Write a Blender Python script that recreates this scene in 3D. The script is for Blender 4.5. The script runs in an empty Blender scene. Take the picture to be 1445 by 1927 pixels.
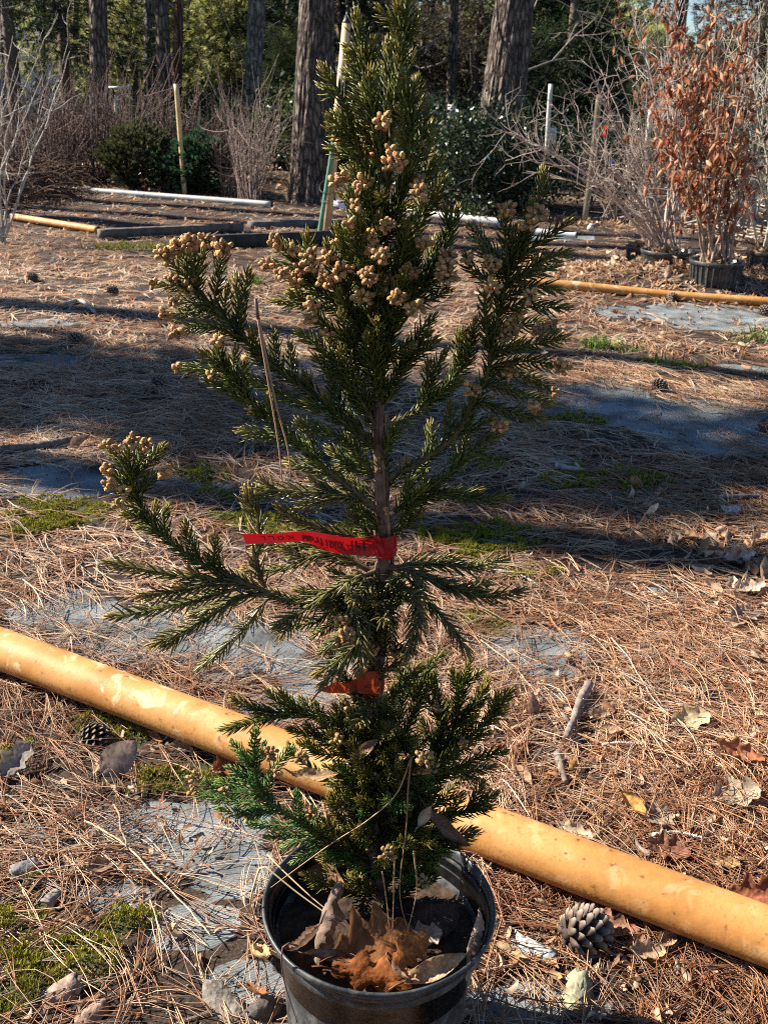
import bpy, math, random
import numpy as np
from mathutils import Vector, Matrix, Euler

# ---------------------------------------------------------------- camera, sky, sun, exposure
SC = bpy.context.scene
COL = SC.collection
R_ = math.radians
PITCH, ROLL, CAMH = 22.6, 2.0, 1.17
FPX, PW, PH = 1950.0, 1445.0, 1927.0

cam_d = bpy.data.cameras.new('camera')
cam = bpy.data.objects.new('camera', cam_d)
COL.objects.link(cam)
CAMROT = (Matrix.Rotation(R_(90 - PITCH), 3, 'X') @ Matrix.Rotation(R_(ROLL), 3, 'Z'))
cam.matrix_world = Matrix.Translation((0, 0, CAMH)) @ CAMROT.to_4x4()
cam_d.sensor_fit = 'VERTICAL'
cam_d.sensor_height = 36.0
cam_d.lens = 36.0 * FPX / PH
cam_d.clip_start = 0.05
cam_d.clip_end = 3000
cam_d.dof.use_dof = True
cam_d.dof.focus_distance = 1.25
cam_d.dof.aperture_fstop = 20.0
SC.camera = cam

SUN_EL, SUN_AZ = R_(36), R_(14)          # sun stands to the left and a little behind the scene
SUN_DIR = Vector((-math.cos(SUN_AZ) * math.cos(SUN_EL), math.sin(SUN_AZ) * math.cos(SUN_EL), math.sin(SUN_EL)))
w = bpy.data.worlds.new('World')
SC.world = w
w.use_nodes = True
wn = w.node_tree.nodes
sky = wn.new('ShaderNodeTexSky')
sky.sky_type = 'NISHITA'
sky.sun_disc = False
sky.sun_elevation = SUN_EL
sky.sun_rotation = math.atan2(SUN_DIR.x, SUN_DIR.y)
sky.air_density = 1.0
sky.dust_density = 0.0
sky.ozone_density = 6.0
w.node_tree.links.new(sky.outputs[0], wn['Background'].inputs[0])
wn['Background'].inputs[1].default_value = 0.05
sd = bpy.data.lights.new('sun', 'SUN')
sd.energy = 5.0
sd.angle = R_(0.53)
sd.color = (1.0, 0.93, 0.82)
sun = bpy.data.objects.new('sun', sd)
COL.objects.link(sun)
sun.rotation_euler = SUN_DIR.to_track_quat('Z', 'Y').to_euler()
SC.view_settings.view_transform = 'Standard'
SC.view_settings.look = 'None'
SC.view_settings.gamma = 1
SC.view_settings.exposure = 1.6
SC.cycles.max_bounces = 6
SC.cycles.transparent_max_bounces = 8
SC.cycles.use_denoising = False
SC.cycles.filter_width = 1.0
SC.cycles.sample_clamp_indirect = 4.0

# ---------------------------------------------------------------- helpers
rng = np.random.default_rng(7)
random.seed(7)

def ray(px, py):
    return CAMROT @ Vector(((px - PW / 2) / FPX, -(py - PH / 2) / FPX, -1.0))

def P(px, py, Y):
    """world point seen at photo pixel (px,py), at distance Y in front of the camera's foot"""
    d = ray(px, py)
    t = Y / d.y
    return Vector((d.x * t, Y, CAMH + d.z * t))

def _hash(ix, iy, s):
    n = (ix * 374761393 + iy * 668265263 + s * 1442695041).astype(np.int64)
    n = (n ^ (n >> 13)) * 1274126177
    n = n ^ (n >> 16)
    return (n & 0xffff) / 65535.0

def vnoise(x, y, s=0):
    x = np.asarray(x, float); y = np.asarray(y, float)
    ix = np.floor(x).astype(np.int64); iy = np.floor(y).astype(np.int64)
    fx = x - ix; fy = y - iy
    fx = fx * fx * (3 - 2 * fx); fy = fy * fy * (3 - 2 * fy)
    a = _hash(ix, iy, s); b = _hash(ix + 1, iy, s); c = _hash(ix, iy + 1, s); d = _hash(ix + 1, iy + 1, s)
    return (a * (1 - fx) + b * fx) * (1 - fy) + (c * (1 - fx) + d * fx) * fy

def fbm(x, y, s=0, o=3):
    v = 0; a = 0.5; f = 1.0
    for k in range(o):
        v = v + a * vnoise(x * f, y * f, s + k * 17); a *= 0.5; f *= 2.03
    return v / (1 - 0.5 ** o)

def hgt(x, y):
    x = np.asarray(x, float); y = np.asarray(y, float)
    near = np.clip((16 - y) / 8, 0, 1)
    h = (fbm(x * 1.1, y * 1.1, 3) - .5) * 0.05 + (fbm(x * 6, y * 6, 5) - .5) * 0.016
    h = h * near
    h = h + 0.10 * np.exp(-(((x - 2.2) / 1.3) ** 2 + ((y - 6.75) / .42) ** 2))       # drift of leaves before the pots
    h = h + 0.16 * np.exp(-(((x + 1.9) / 1.6) ** 2 + ((y - 12.6) / .9) ** 2))
    return h

def G(px, py, z=0.0, follow=True):
    """ground point under photo pixel, lifted by z"""
    d = ray(px, py)
    h = 0.0
    for _ in range(4):
        t = (h + z - CAMH) / d.z
        if follow:
            h = float(hgt(d.x * t, d.y * t))
    return Vector((d.x * t, d.y * t, h + z))

def mesh_np(name, V, quads=None, tris=None, cols=None, mat=None, parent=None, smooth=True, loc=None):
    V = np.asarray(V, np.float32)
    me = bpy.data.meshes.new(name)
    q = np.zeros((0, 4), np.int32) if quads is None or len(quads) == 0 else np.asarray(quads, np.int32)
    t = np.zeros((0, 3), np.int32) if tris is None or len(tris) == 0 else np.asarray(tris, np.int32)
    me.vertices.add(len(V))
    me.vertices.foreach_set('co', V.ravel())
    nl = q.size + t.size
    me.loops.add(nl)
    me.loops.foreach_set('vertex_index', np.concatenate([q.ravel(), t.ravel()]).astype(np.int32))
    me.polygons.add(len(q) + len(t))
    ls = np.concatenate([np.arange(len(q)) * 4, q.size + np.arange(len(t)) * 3]).astype(np.int32)
    me.polygons.foreach_set('loop_start', ls)
    me.update(calc_edges=True)
    me.validate()
    if smooth:
        me.polygons.foreach_set('use_smooth', np.ones(len(me.polygons), bool))
    if cols is not None:
        cols = np.asarray(cols, np.float32)
        if cols.shape[1] == 3:
            cols = np.concatenate([cols, np.ones((len(cols), 1), np.float32)], 1)
        a = me.color_attributes.new('Col', 'FLOAT_COLOR', 'POINT')
        a.data.foreach_set('color', cols.ravel())
    if mat:
        me.materials.append(mat)
    o = bpy.data.objects.new(name, me)
    COL.objects.link(o)
    if parent is not None:
        o.parent = parent
        if loc is None:
            # geometry was given in world space: bring it into the parent's space (parents are unrotated empties)
            off = np.array(parent_world(parent), np.float32)
            me.vertices.foreach_set('co', (V - off).ravel())
    if loc is not None:
        o.location = loc
    return o

def parent_world(p):
    v = Vector(p.location)
    while p.parent is not None:
        p = p.parent
        v = v + p.location
    return v

def tag(o, label=None, cat=None, group=None, kind=None):
    if label: o['label'] = label
    if cat: o['category'] = cat
    if group: o['group'] = group
    if kind: o['kind'] = kind
    return o

def thing(name, loc, label, cat, group=None):
    o = bpy.data.objects.new(name, None)
    COL.objects.link(o)
    o.location = loc
    o.empty_display_size = 0.05
    return tag(o, label, cat, group)

class MB:
    """collects tubes, boxes and sheets into one mesh"""
    def __init__(s):
        s.V = []; s.Q = []; s.T = []; s.C = []; s.n = 0
    def add(s, V, Q=None, T=None, C=(1, 1, 1)):
        V = np.asarray(V, float)
        s.V.append(V)
        if Q is not None and len(Q): s.Q.append(np.asarray(Q, int) + s.n)
        if T is not None and len(T): s.T.append(np.asarray(T, int) + s.n)
        C = np.asarray(C, float)
        if C.ndim == 1: C = np.repeat(C[None, :3], len(V), 0)
        s.C.append(C[:, :3]); s.n += len(V)
    def tube(s, pts, rad, n=8, C=(1, 1, 1), cap=True, squash=None):
        pts = np.asarray([tuple(p) for p in pts], float)
        m = len(pts)
        rad = np.broadcast_to(np.asarray(rad, float), (m,))
        N, B, T = frames(pts)
        a = np.linspace(0, 2 * np.pi, n, endpoint=False)
        ring = np.cos(a)[None, :, None] * N[:, None, :] + np.sin(a)[None, :, None] * B[:, None, :] * (squash or 1)
        V = (pts[:, None, :] + ring * rad[:, None, None]).reshape(-1, 3)
        i = np.arange(m - 1)[:, None] * n; j = np.arange(n)[None, :]; k = (j + 1) % n
        Q = np.stack([i + j, i + k, i + n + k, i + n + j], -1).reshape(-1, 4)
        C = np.asarray(C, float)
        if C.ndim == 2 and len(C) == m: C = np.repeat(C, n, 0)
        Tt = None
        if cap:
            V = np.concatenate([V, pts[:1], pts[-1:]]); c0 = m * n; c1 = c0 + 1
            jj = np.arange(n); kk = (jj + 1) % n
            Tt = np.concatenate([np.stack([np.full(n, c0), kk, jj], 1), np.stack([np.full(n, c1), (m - 1) * n + jj, (m - 1) * n + kk], 1)])
            if C.ndim == 2: C = np.concatenate([C, C[:1], C[-1:]])
        s.add(V, Q, Tt, C)
    def box(s, c, size, rot=None, C=(1, 1, 1), bev=0.0):
        x, y, z = np.asarray(size) / 2
        if bev > 0:
            b = min(bev, x * .9, y * .9, z * .9)
            V = []
            for zz, xx, yy in ((-z, x - b, y - b), (-z + b, x, y), (z - b, x, y), (z, x - b, y - b)):
                for sx, sy in ((-1, -1), (1, -1), (1, 1), (-1, 1)):
                    V.append((sx * xx, sy * yy, zz))
            Q = [(3, 2, 1, 0), (12, 13, 14, 15)]
            for r in range(3):
                for k in range(4):
                    Q.append((r * 4 + k, r * 4 + (k + 1) % 4, r * 4 + 4 + (k + 1) % 4, r * 4 + 4 + k))
        else:
            V = [(sx * x, sy * y, sz * z) for sz in (-1, 1) for sx, sy in ((-1, -1), (1, -1), (1, 1), (-1, 1))]
            Q = [(3, 2, 1, 0), (4, 5, 6, 7), (0, 1, 5, 4), (1, 2, 6, 5), (2, 3, 7, 6), (3, 0, 4, 7)]
        V = np.array(V, float)
        if rot is not None: V = V @ np.array(rot).T
        s.add(V + np.asarray(tuple(c)), Q, None, C)
    def build(s, name, mat, parent=None, smooth=True, loc=None):
        V = np.concatenate(s.V) if s.V else np.zeros((0, 3))
        return mesh_np(name, V, np.concatenate(s.Q) if s.Q else None, np.concatenate(s.T) if s.T else None,
                       np.concatenate(s.C), mat, parent, smooth, loc)

def frames(pts):
    m = len(pts)
    T = np.gradient(pts, axis=0)
    T /= np.linalg.norm(T, axis=1)[:, None] + 1e-9
    N = np.zeros_like(T)
    ref = np.array([0, 0, 1.0]) if abs(T[0, 2]) < .9 else np.array([1.0, 0, 0])
    v = np.cross(T[0], ref); v /= np.linalg.norm(v); N[0] = v
    for k in range(1, m):
        v = v - T[k] * v.dot(T[k]); v /= np.linalg.norm(v) + 1e-9; N[k] = v
    return N, np.cross(T, N), T

def smooth_path(pts, step):
    """Catmull-Rom through pts, resampled every `step`"""
    p = np.asarray([tuple(q) for q in pts], float)
    if len(p) == 2:
        mid = (p[0] + p[1]) / 2
        p = np.array([p[0], mid, p[1]])
    e = np.concatenate([2 * p[:1] - p[1:2], p, 2 * p[-1:] - p[-2:-1]])
    out = []
    for k in range(1, len(e) - 2):
        t = np.linspace(0, 1, 12, endpoint=False)[:, None]
        a, b, c, d = e[k - 1], e[k], e[k + 1], e[k + 2]
        out.append(.5 * ((2 * b) + (-a + c) * t + (2 * a - 5 * b + 4 * c - d) * t ** 2 + (-a + 3 * b - 3 * c + d) * t ** 3))
    out.append(p[-1:])
    q = np.concatenate(out)
    s = np.concatenate([[0], np.cumsum(np.linalg.norm(np.diff(q, axis=0), axis=1))])
    n = max(3, int(s[-1] / step) + 1)
    ss = np.linspace(0, s[-1], n)
    return np.stack([np.interp(ss, s, q[:, k]) for k in range(3)], 1), s[-1]

def unit(v):
    return v / (np.linalg.norm(v, axis=-1, keepdims=True) + 1e-9)

def rand_rot(n, r=rng):
    q = unit(r.normal(size=(n, 4)))
    w_, x, y, z = q.T
    return np.stack([np.stack([1 - 2 * (y * y + z * z), 2 * (x * y - z * w_), 2 * (x * z + y * w_)], -1),
                     np.stack([2 * (x * y + z * w_), 1 - 2 * (x * x + z * z), 2 * (y * z - x * w_)], -1),
                     np.stack([2 * (x * z - y * w_), 2 * (y * z + x * w_), 1 - 2 * (x * x + y * y)], -1)], 1)

def scatter(TV, TQ, TT, M, O, cols):
    """copies of a template (TV verts) by matrices M (n,3,3) and origins O; returns V,Q,T,C"""
    n = len(O); k = len(TV)
    V = np.einsum('nij,kj->nki', M, np.asarray(TV, float)) + O[:, None, :]
    off = (np.arange(n) * k)[:, None, None]
    Q = (np.asarray(TQ, int)[None] + off).reshape(-1, 4) if TQ is not None and len(TQ) else None
    T = (np.asarray(TT, int)[None] + off).reshape(-1, 3) if TT is not None and len(TT) else None
    C = np.repeat(cols, k, 0)
    return V.reshape(-1, 3), Q, T, C

# ---------------------------------------------------------------- materials
def new_mat(name):
    m = bpy.data.materials.new(name)
    m.use_nodes = True
    nt = m.node_tree
    b = nt.nodes['Principled BSDF']
    return m, nt, b

def N_(nt, typ, **kw):
    n = nt.nodes.new(typ)
    for k, v in kw.items():
        if hasattr(n, k): setattr(n, k, v)
        else: n.inputs[k].default_value = v
    return n

def L_(nt, a, b): nt.links.new(a, b)

def ramp(nt, src, stops):
    r = nt.nodes.new('ShaderNodeValToRGB')
    e = r.color_ramp.elements
    while len(e) < len(stops): e.new(0.5)
    for k, (p, c) in enumerate(stops):
        e[k].position = p
        e[k].color = (c[0], c[1], c[2], 1) if hasattr(c, '__len__') else (c, c, c, 1)
    L_(nt, src, r.inputs[0])
    return r

def attr_mat(name, rough=.6, spec=.4, trans=0.0, nscale=0, namt=.3, bump=0.0, bscale=200, sheen=0):
    """colour from the mesh's own 'Col' attribute, mottled by noise"""
    m, nt, b = new_mat(name)
    a = N_(nt, 'ShaderNodeVertexColor'); a.layer_name = 'Col'
    col = a.outputs[0]
    tc = N_(nt, 'ShaderNodeTexCoord')
    if nscale:
        n = N_(nt, 'ShaderNodeTexNoise'); n.inputs['Scale'].default_value = nscale; n.inputs['Detail'].default_value = 5
        L_(nt, tc.outputs['Object'], n.inputs['Vector'])
        rr = ramp(nt, n.outputs[0], [(.3, 1 - namt), (.7, 1 + namt)])
        mx = N_(nt, 'ShaderNodeMix', data_type='RGBA', blend_type='MULTIPLY'); mx.inputs[0].default_value = 1
        L_(nt, col, mx.inputs[6]); L_(nt, rr.outputs[0], mx.inputs[7]); col = mx.outputs[2]
    L_(nt, col, b.inputs['Base Color'])
    b.inputs['Roughness'].default_value = rough
    b.inputs['Specular IOR Level'].default_value = spec
    if bump:
        n2 = N_(nt, 'ShaderNodeTexNoise'); n2.inputs['Scale'].default_value = bscale; n2.inputs['Detail'].default_value = 4
        L_(nt, tc.outputs['Object'], n2.inputs['Vector'])
        bp = N_(nt, 'ShaderNodeBump'); bp.inputs['Strength'].default_value = bump; bp.inputs['Distance'].default_value = .004
        L_(nt, n2.outputs[0], bp.inputs['Height']); L_(nt, bp.outputs[0], b.inputs['Normal'])
    if trans:
        t = N_(nt, 'ShaderNodeBsdfTranslucent'); L_(nt, col, t.inputs[0])
        ms = N_(nt, 'ShaderNodeMixShader'); ms.inputs[0].default_value = trans
        L_(nt, b.outputs[0], ms.inputs[1]); L_(nt, t.outputs[0], ms.inputs[2])
        L_(nt, ms.outputs[0], nt.nodes['Material Output'].inputs[0])
    return m

M_NEEDLE = attr_mat('evergreen_needle', .36, .38, .32)
M_WOOD = attr_mat('twig_bark', .8, .25, 0, 60, .35, .5, 160)
M_CONE = attr_mat('pollen_cone', .7, .3, .08, 900, .35, .8, 900)
M_STRAW = attr_mat('pine_straw', .55, .35, .05)
M_LEAF = attr_mat('dead_leaf', .75, .12, .35, 55, .35, .4, 130)
M_FOL = attr_mat('background_foliage', .6, .3, .42)
M_HOLLY = attr_mat('glossy_leaf', .36, .5, .15)
M_CHIP = attr_mat('bark_chip', .9, .2, 0, 90, .45, 1.0, 90)
M_MOSS = attr_mat('moss', .9, .1, .2)
M_PCONE = attr_mat('pine_cone', .75, .2, 0, 120, .3)
M_PLAIN = attr_mat('weathered_plastic', .45, .4, 0, 9, .18)
M_LUMBER = attr_mat('weathered_lumber', .85, .2, 0, 14, .4, .5, 40)

def bark_mat(name, c_plate, c_crack, sx=22, sz=6, lichen=.0):
    m, nt, b = new_mat(name)
    tc = N_(nt, 'ShaderNodeTexCoord')
    mp = N_(nt, 'ShaderNodeMapping'); mp.inputs['Scale'].default_value = (sx, sx, sz)
    L_(nt, tc.outputs['Object'], mp.inputs['Vector'])
    wn_ = N_(nt, 'ShaderNodeTexNoise'); wn_.inputs['Scale'].default_value = 1.3; wn_.inputs['Detail'].default_value = 4
    L_(nt, mp.outputs[0], wn_.inputs['Vector'])
    mix = N_(nt, 'ShaderNodeMix', data_type='RGBA'); mix.inputs[0].default_value = .42
    L_(nt, mp.outputs[0], mix.inputs[6]); L_(nt, wn_.outputs['Color'], mix.inputs[7])
    v = N_(nt, 'ShaderNodeTexVoronoi', feature='DISTANCE_TO_EDGE'); v.inputs['Scale'].default_value = 1.0
    L_(nt, mix.outputs[2], v.inputs['Vector'])
    n = N_(nt, 'ShaderNodeTexNoise'); n.inputs['Scale'].default_value = 9; n.inputs['Detail'].default_value = 8
    L_(nt, tc.outputs['Object'], n.inputs['Vector'])
    r1 = ramp(nt, v.outputs[0], [(.0, c_crack), (.16, [x * .75 for x in c_plate]), (.5, [min(1, x * 1.25) for x in c_plate])])
    r2 = ramp(nt, n.outputs[0], [(.3, .55), (.7, 1.3)])
    mx = N_(nt, 'ShaderNodeMix', data_type='RGBA', blend_type='MULTIPLY'); mx.inputs[0].default_value = 1
    L_(nt, r1.outputs[0], mx.inputs[6]); L_(nt, r2.outputs[0], mx.inputs[7])
    col = mx.outputs[2]
    if lichen:
        n3 = N_(nt, 'ShaderNodeTexNoise'); n3.inputs['Scale'].default_value = 16; n3.inputs['Detail'].default_value = 6
        L_(nt, tc.outputs['Object'], n3.inputs['Vector'])
        r3 = ramp(nt, n3.outputs[0], [(.62 - lichen, 0.), (.74 - lichen, .8)])
        m3 = N_(nt, 'ShaderNodeMix', data_type='RGBA'); L_(nt, r3.outputs[0], m3.inputs[0])
        L_(nt, col, m3.inputs[6]); m3.inputs[7].default_value = (.30, .31, .27, 1); col = m3.outputs[2]
    L_(nt, col, b.inputs['Base Color'])
    b.inputs['Roughness'].default_value = .9
    b.inputs['Specular IOR Level'].default_value = .15
    r4 = ramp(nt, v.outputs[0], [(0, 0.), (.35, 1.)])
    ad = N_(nt, 'ShaderNodeMath', operation='MULTIPLY_ADD'); ad.inputs[1].default_value = .35
    L_(nt, n.outputs[0], ad.inputs[0]); L_(nt, r4.outputs[0], ad.inputs[2])
    bp = N_(nt, 'ShaderNodeBump'); bp.inputs['Strength'].default_value = 1; bp.inputs['Distance'].default_value = .03
    L_(nt, ad.outputs[0], bp.inputs['Height']); L_(nt, bp.outputs[0], b.inputs['Normal'])
    return m

M_BARK = bark_mat('pine_bark', (.23, .18, .148), (.034, .027, .022), 40, 11)
M_BARKG = bark_mat('grey_bark', (.22, .20, .18), (.05, .044, .038), 34, 10, .06)
M_BARKB = bark_mat('reddish_bark', (.22, .13, .085), (.04, .025, .018), 30, 3)

# ---------------------------------------------------------------- ground: fabric, soil, moss
def ell(lst):
    out = []
    for px, py, rx, ry in lst:
        c = G(px, py, 0, False); a = G(px + rx, py, 0, False)
        b1 = G(px, py - ry, 0, False); b2 = G(px, py + ry, 0, False)
        out.append((c.x, (b1.y + b2.y) / 2, abs(a.x - c.x), max(.02, abs(b1.y - b2.y) / 2)))
    return out

FABRIC = ell([(320, 1565, 165, 75), (435, 1625, 80, 60), (215, 1685, 75, 30), (350, 1740, 90, 40), (40, 1590, 40, 60), (1000, 1228, 115, 55),
              (1040, 1290, 60, 30), (330, 1185, 235, 55), (130, 1150, 110, 40), (610, 1265, 110, 42), (545, 1312, 90, 26), (110, 905, 120, 30),
              (345, 908, 85, 17), (1260, 785, 190, 34), (1130, 752, 120, 24), (1350, 830, 110, 22), (1050, 868, 50, 10), (1340, 597, 140, 20), (1190, 588, 80, 10),
              (440, 742, 62, 9), (70, 680, 110, 13), (570, 690, 130, 15), (1010, 1900, 170, 48), (650, 770, 70, 20), (1420, 690, 60, 8),
              (60, 610, 110, 7), (1230, 1110, 25, 8), (1060, 445, 60, 6), (470, 1850, 70, 50)])
MOSS = ell([(130, 1810, 150, 75), (50, 1700, 70, 80), (30, 1880, 60, 60), (210, 1365, 75, 30), (345, 1455, 120, 42), (250, 1735, 80, 34),
            (110, 965, 120, 32), (430, 930, 95, 16), (385, 888, 65, 13), (930, 1012, 100, 40), (890, 1170, 75, 28), (905, 872, 60, 20),
            (1095, 792, 60, 10), (1140, 905, 130, 18), (50, 990, 70, 25), (490, 985, 120, 22), (840, 1000, 60, 26), (1000, 1075, 70, 22),
            (1260, 690, 90, 8), (260, 470, 120, 10), (660, 1010, 50, 26), (25, 1410, 40, 22), (1080, 880, 40, 8)])

def mask(lst, x, y, s, jag=.5):
    grow = 1.18 if s == 11 else 1.0
    """1 inside the ellipses, 0 outside, with an uneven edge"""
    x = np.asarray(x, float); y = np.asarray(y, float)
    best = np.full(x.shape, 9.0)
    for cx, cy, a, b in lst:
        best = np.minimum(best, np.sqrt(((x - cx) / a) ** 2 + ((y - cy) / b) ** 2) / grow)
    n = fbm(x * 9, y * 9, s, 4) - .5
    return np.clip((1.05 - best + n * jag * 2) * 3.0, 0, 1)

def grow_axis(a, b, step, far, k=1.35):
    v = [b]; d = step
    while v[-1] < far:
        d *= k; v.append(v[-1] + d)
    return v[1:]

ys = list(np.arange(.45, 3.0, .02)) + list(np.arange(3.0, 8, .045)) + list(np.arange(8, 16, .16))
ys = [-6, -3, -1.5, -.6, 0, .25] + ys + grow_axis(0, ys[-1], .2, 1500)
xp = list(np.arange(0, 1.5, .021)) + list(np.arange(1.5, 4.6, .06))
xp = xp + grow_axis(0, xp[-1], .08, 1300)
xs = [-v for v in xp[:0:-1]] + xp
X, Y = np.meshgrid(np.array(xs), np.array(ys))
Z = hgt(X, Y)
fa = mask(FABRIC, X, Y, 11); mo = mask(MOSS, X, Y, 23)
Z = Z - .004 * fa
nx, ny = len(xs), len(ys)
i = np.arange(ny - 1)[:, None] * nx; j = np.arange(nx - 1)[None, :]
Qg = np.stack([i + j, i + j + 1, i + nx + j + 1, i + nx + j], -1).reshape(-1, 4)
cg = np.stack([fa.ravel(), mo.ravel(), np.clip((Y.ravel() - 4.5) / 4, 0, 1)], 1)

m, nt, b = new_mat('nursery_ground')
tc = N_(nt, 'ShaderNodeTexCoord')
va = N_(nt, 'ShaderNodeVertexColor'); va.layer_name = 'Col'
sep = N_(nt, 'ShaderNodeSeparateColor'); L_(nt, va.outputs[0], sep.inputs[0])
def streak(ang, sc, seed):
    mp = N_(nt, 'ShaderNodeMapping'); mp.inputs['Rotation'].default_value = (0, 0, R_(ang)); mp.inputs['Scale'].default_value = (sc * .22, sc, sc)
    mp.inputs['Location'].default_value = (seed, seed * 2, 0)
    L_(nt, tc.outputs['Object'], mp.inputs['Vector'])
    n = N_(nt, 'ShaderNodeTexNoise'); n.inputs['Scale'].default_value = 1; n.inputs['Detail'].default_value = 6; n.inputs['Distortion'].default_value = 2.0
    L_(nt, mp.outputs[0], n.inputs['Vector'])
    return n.outputs[0]
s1, s2, s3 = streak(12, 190, 1), streak(-38, 170, 5), streak(70, 180, 9)
mx1 = N_(nt, 'ShaderNodeMath', operation='MAXIMUM'); L_(nt, s1, mx1.inputs[0]); L_(nt, s2, mx1.inputs[1])
mx2 = N_(nt, 'ShaderNodeMath', operation='MAXIMUM'); L_(nt, mx1.outputs[0], mx2.inputs[0]); L_(nt, s3, mx2.inputs[1])
nd = N_(nt, 'ShaderNodeTexNoise'); nd.inputs['Scale'].default_value = 210; nd.inputs['Detail'].default_value = 8; nd.inputs['Roughness'].default_value = .7
L_(nt, tc.outputs['Object'], nd.inputs['Vector'])
mxd = N_(nt, 'ShaderNodeMix', data_type='FLOAT'); mxd.inputs[0].default_value = .78; L_(nt, mx2.outputs[0], mxd.inputs[2]); L_(nt, nd.outputs[0], mxd.inputs[3])
duff = ramp(nt, mxd.outputs[0], [(.40, (.012, .009, .007)), (.53, (.045, .029, .020)), (.62, (.11, .068, .042)), (.74, (.25, .16, .095))])
nb = N_(nt, 'ShaderNodeTexNoise'); nb.inputs['Scale'].default_value = 3.2; nb.inputs['Detail'].default_value = 7
L_(nt, tc.outputs['Object'], nb.inputs['Vector'])
nbr = ramp(nt, nb.outputs[0], [(.3, (.5, .47, .45)), (.7, (1.25, 1.1, .95))])
mu = N_(nt, 'ShaderNodeMix', data_type='RGBA', blend_type='MULTIPLY'); mu.inputs[0].default_value = 1
L_(nt, duff.outputs[0], mu.inputs[6]); L_(nt, nbr.outputs[0], mu.inputs[7])
# woven landscape fabric, grey blue, dusty
wv = N_(nt, 'ShaderNodeTexWave', bands_direction='X'); wv.inputs['Scale'].default_value = 210; wv.inputs['Distortion'].default_value = 1.5; wv.inputs['Detail'].default_value = 1
mpw = N_(nt, 'ShaderNodeMapping'); mpw.inputs['Rotation'].default_value = (0, 0, R_(-28))
L_(nt, tc.outputs['Object'], mpw.inputs['Vector']); L_(nt, mpw.outputs[0], wv.inputs['Vector'])
nf = N_(nt, 'ShaderNodeTexNoise'); nf.inputs['Scale'].default_value = 8; nf.inputs['Detail'].default_value = 9; nf.inputs['Roughness'].default_value = .65
L_(nt, tc.outputs['Object'], nf.inputs['Vector'])
fcol = ramp(nt, nf.outputs[0], [(.34, (.05, .048, .042)), (.42, (.13, .138, .135)), (.52, (.20, .218, .222)), (.68, (.33, .345, .34))])
wv2 = N_(nt, 'ShaderNodeTexWave', bands_direction='Y'); wv2.inputs['Scale'].default_value = 170; wv2.inputs['Distortion'].default_value = 2.5; wv2.inputs['Detail'].default_value = 2
L_(nt, mpw.outputs[0], wv2.inputs['Vector'])
wmul = N_(nt, 'ShaderNodeMath', operation='MULTIPLY'); L_(nt, wv.outputs[0], wmul.inputs[0]); L_(nt, wv2.outputs[0], wmul.inputs[1])
nw = N_(nt, 'ShaderNodeTexNoise'); nw.inputs['Scale'].default_value = 420; nw.inputs['Detail'].default_value = 3; L_(nt, tc.outputs['Object'], nw.inputs['Vector'])
wad = N_(nt, 'ShaderNodeMath', operation='MULTIPLY_ADD'); wad.inputs[1].default_value = 1.1; L_(nt, nw.outputs[0], wad.inputs[0]); L_(nt, wmul.outputs[0], wad.inputs[2])
wr = ramp(nt, wad.outputs[0], [(.35, .72), (1.1, 1.12)])
mf = N_(nt, 'ShaderNodeMix', data_type='RGBA', blend_type='MULTIPLY'); mf.inputs[0].default_value = 1
L_(nt, fcol.outputs[0], mf.inputs[6]); L_(nt, wr.outputs[0], mf.inputs[7])
# edges broken up by fine noise
def sharpen(src, lo, hi):
    a = N_(nt, 'ShaderNodeMath', operation='MULTIPLY_ADD'); a.inputs[1].default_value = .9; a.inputs[2].default_value = -.45
    L_(nt, nf.outputs[0], a.inputs[0])
    s = N_(nt, 'ShaderNodeMath', operation='ADD'); L_(nt, src, s.inputs[0]); L_(nt, a.outputs[0], s.inputs[1])
    return ramp(nt, s.outputs[0], [(lo, 0.), (hi, 1.)]).outputs[0]
mxf = N_(nt, 'ShaderNodeMix', data_type='RGBA'); L_(nt, sharpen(sep.outputs[0], .44, .52), mxf.inputs[0])
L_(nt, mu.outputs[2], mxf.inputs[6]); L_(nt, mf.outputs[2], mxf.inputs[7])
mcol = ramp(nt, nf.outputs[0], [(.3, (.022, .022, .010)), (.6, (.06, .064, .016)), (.8, (.11, .108, .03))])
mxm = N_(nt, 'ShaderNodeMix', data_type='RGBA'); L_(nt, sharpen(sep.outputs[1], .4, .75), mxm.inputs[0])
L_(nt, mxf.outputs[2], mxm.inputs[6]); L_(nt, mcol.outputs[0], mxm.inputs[7])
L_(nt, mxm.outputs[2], b.inputs['Base Color'])
b.inputs['Roughness'].default_value = .8
b.inputs['Specular IOR Level'].default_value = .3
wm = N_(nt, 'ShaderNodeMath', operation='MULTIPLY'); L_(nt, wv.outputs[0], wm.inputs[0]); L_(nt, sep.outputs[0], wm.inputs[1])
hm = N_(nt, 'ShaderNodeMath', operation='MULTIPLY_ADD'); hm.inputs[1].default_value = .22
L_(nt, wm.outputs[0], hm.inputs[0]); L_(nt, mx2.outputs[0], hm.inputs[2])
bp = N_(nt, 'ShaderNodeBump'); bp.inputs['Strength'].default_value = .7; bp.inputs['Distance'].default_value = .008
L_(nt, hm.outputs[0], bp.inputs['Height']); L_(nt, bp.outputs[0], b.inputs['Normal'])
M_GROUND = m
gnd = mesh_np('ground', np.stack([X.ravel(), Y.ravel(), Z.ravel()], 1), Qg, None, cg, M_GROUND)
tag(gnd, kind='structure')

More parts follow.
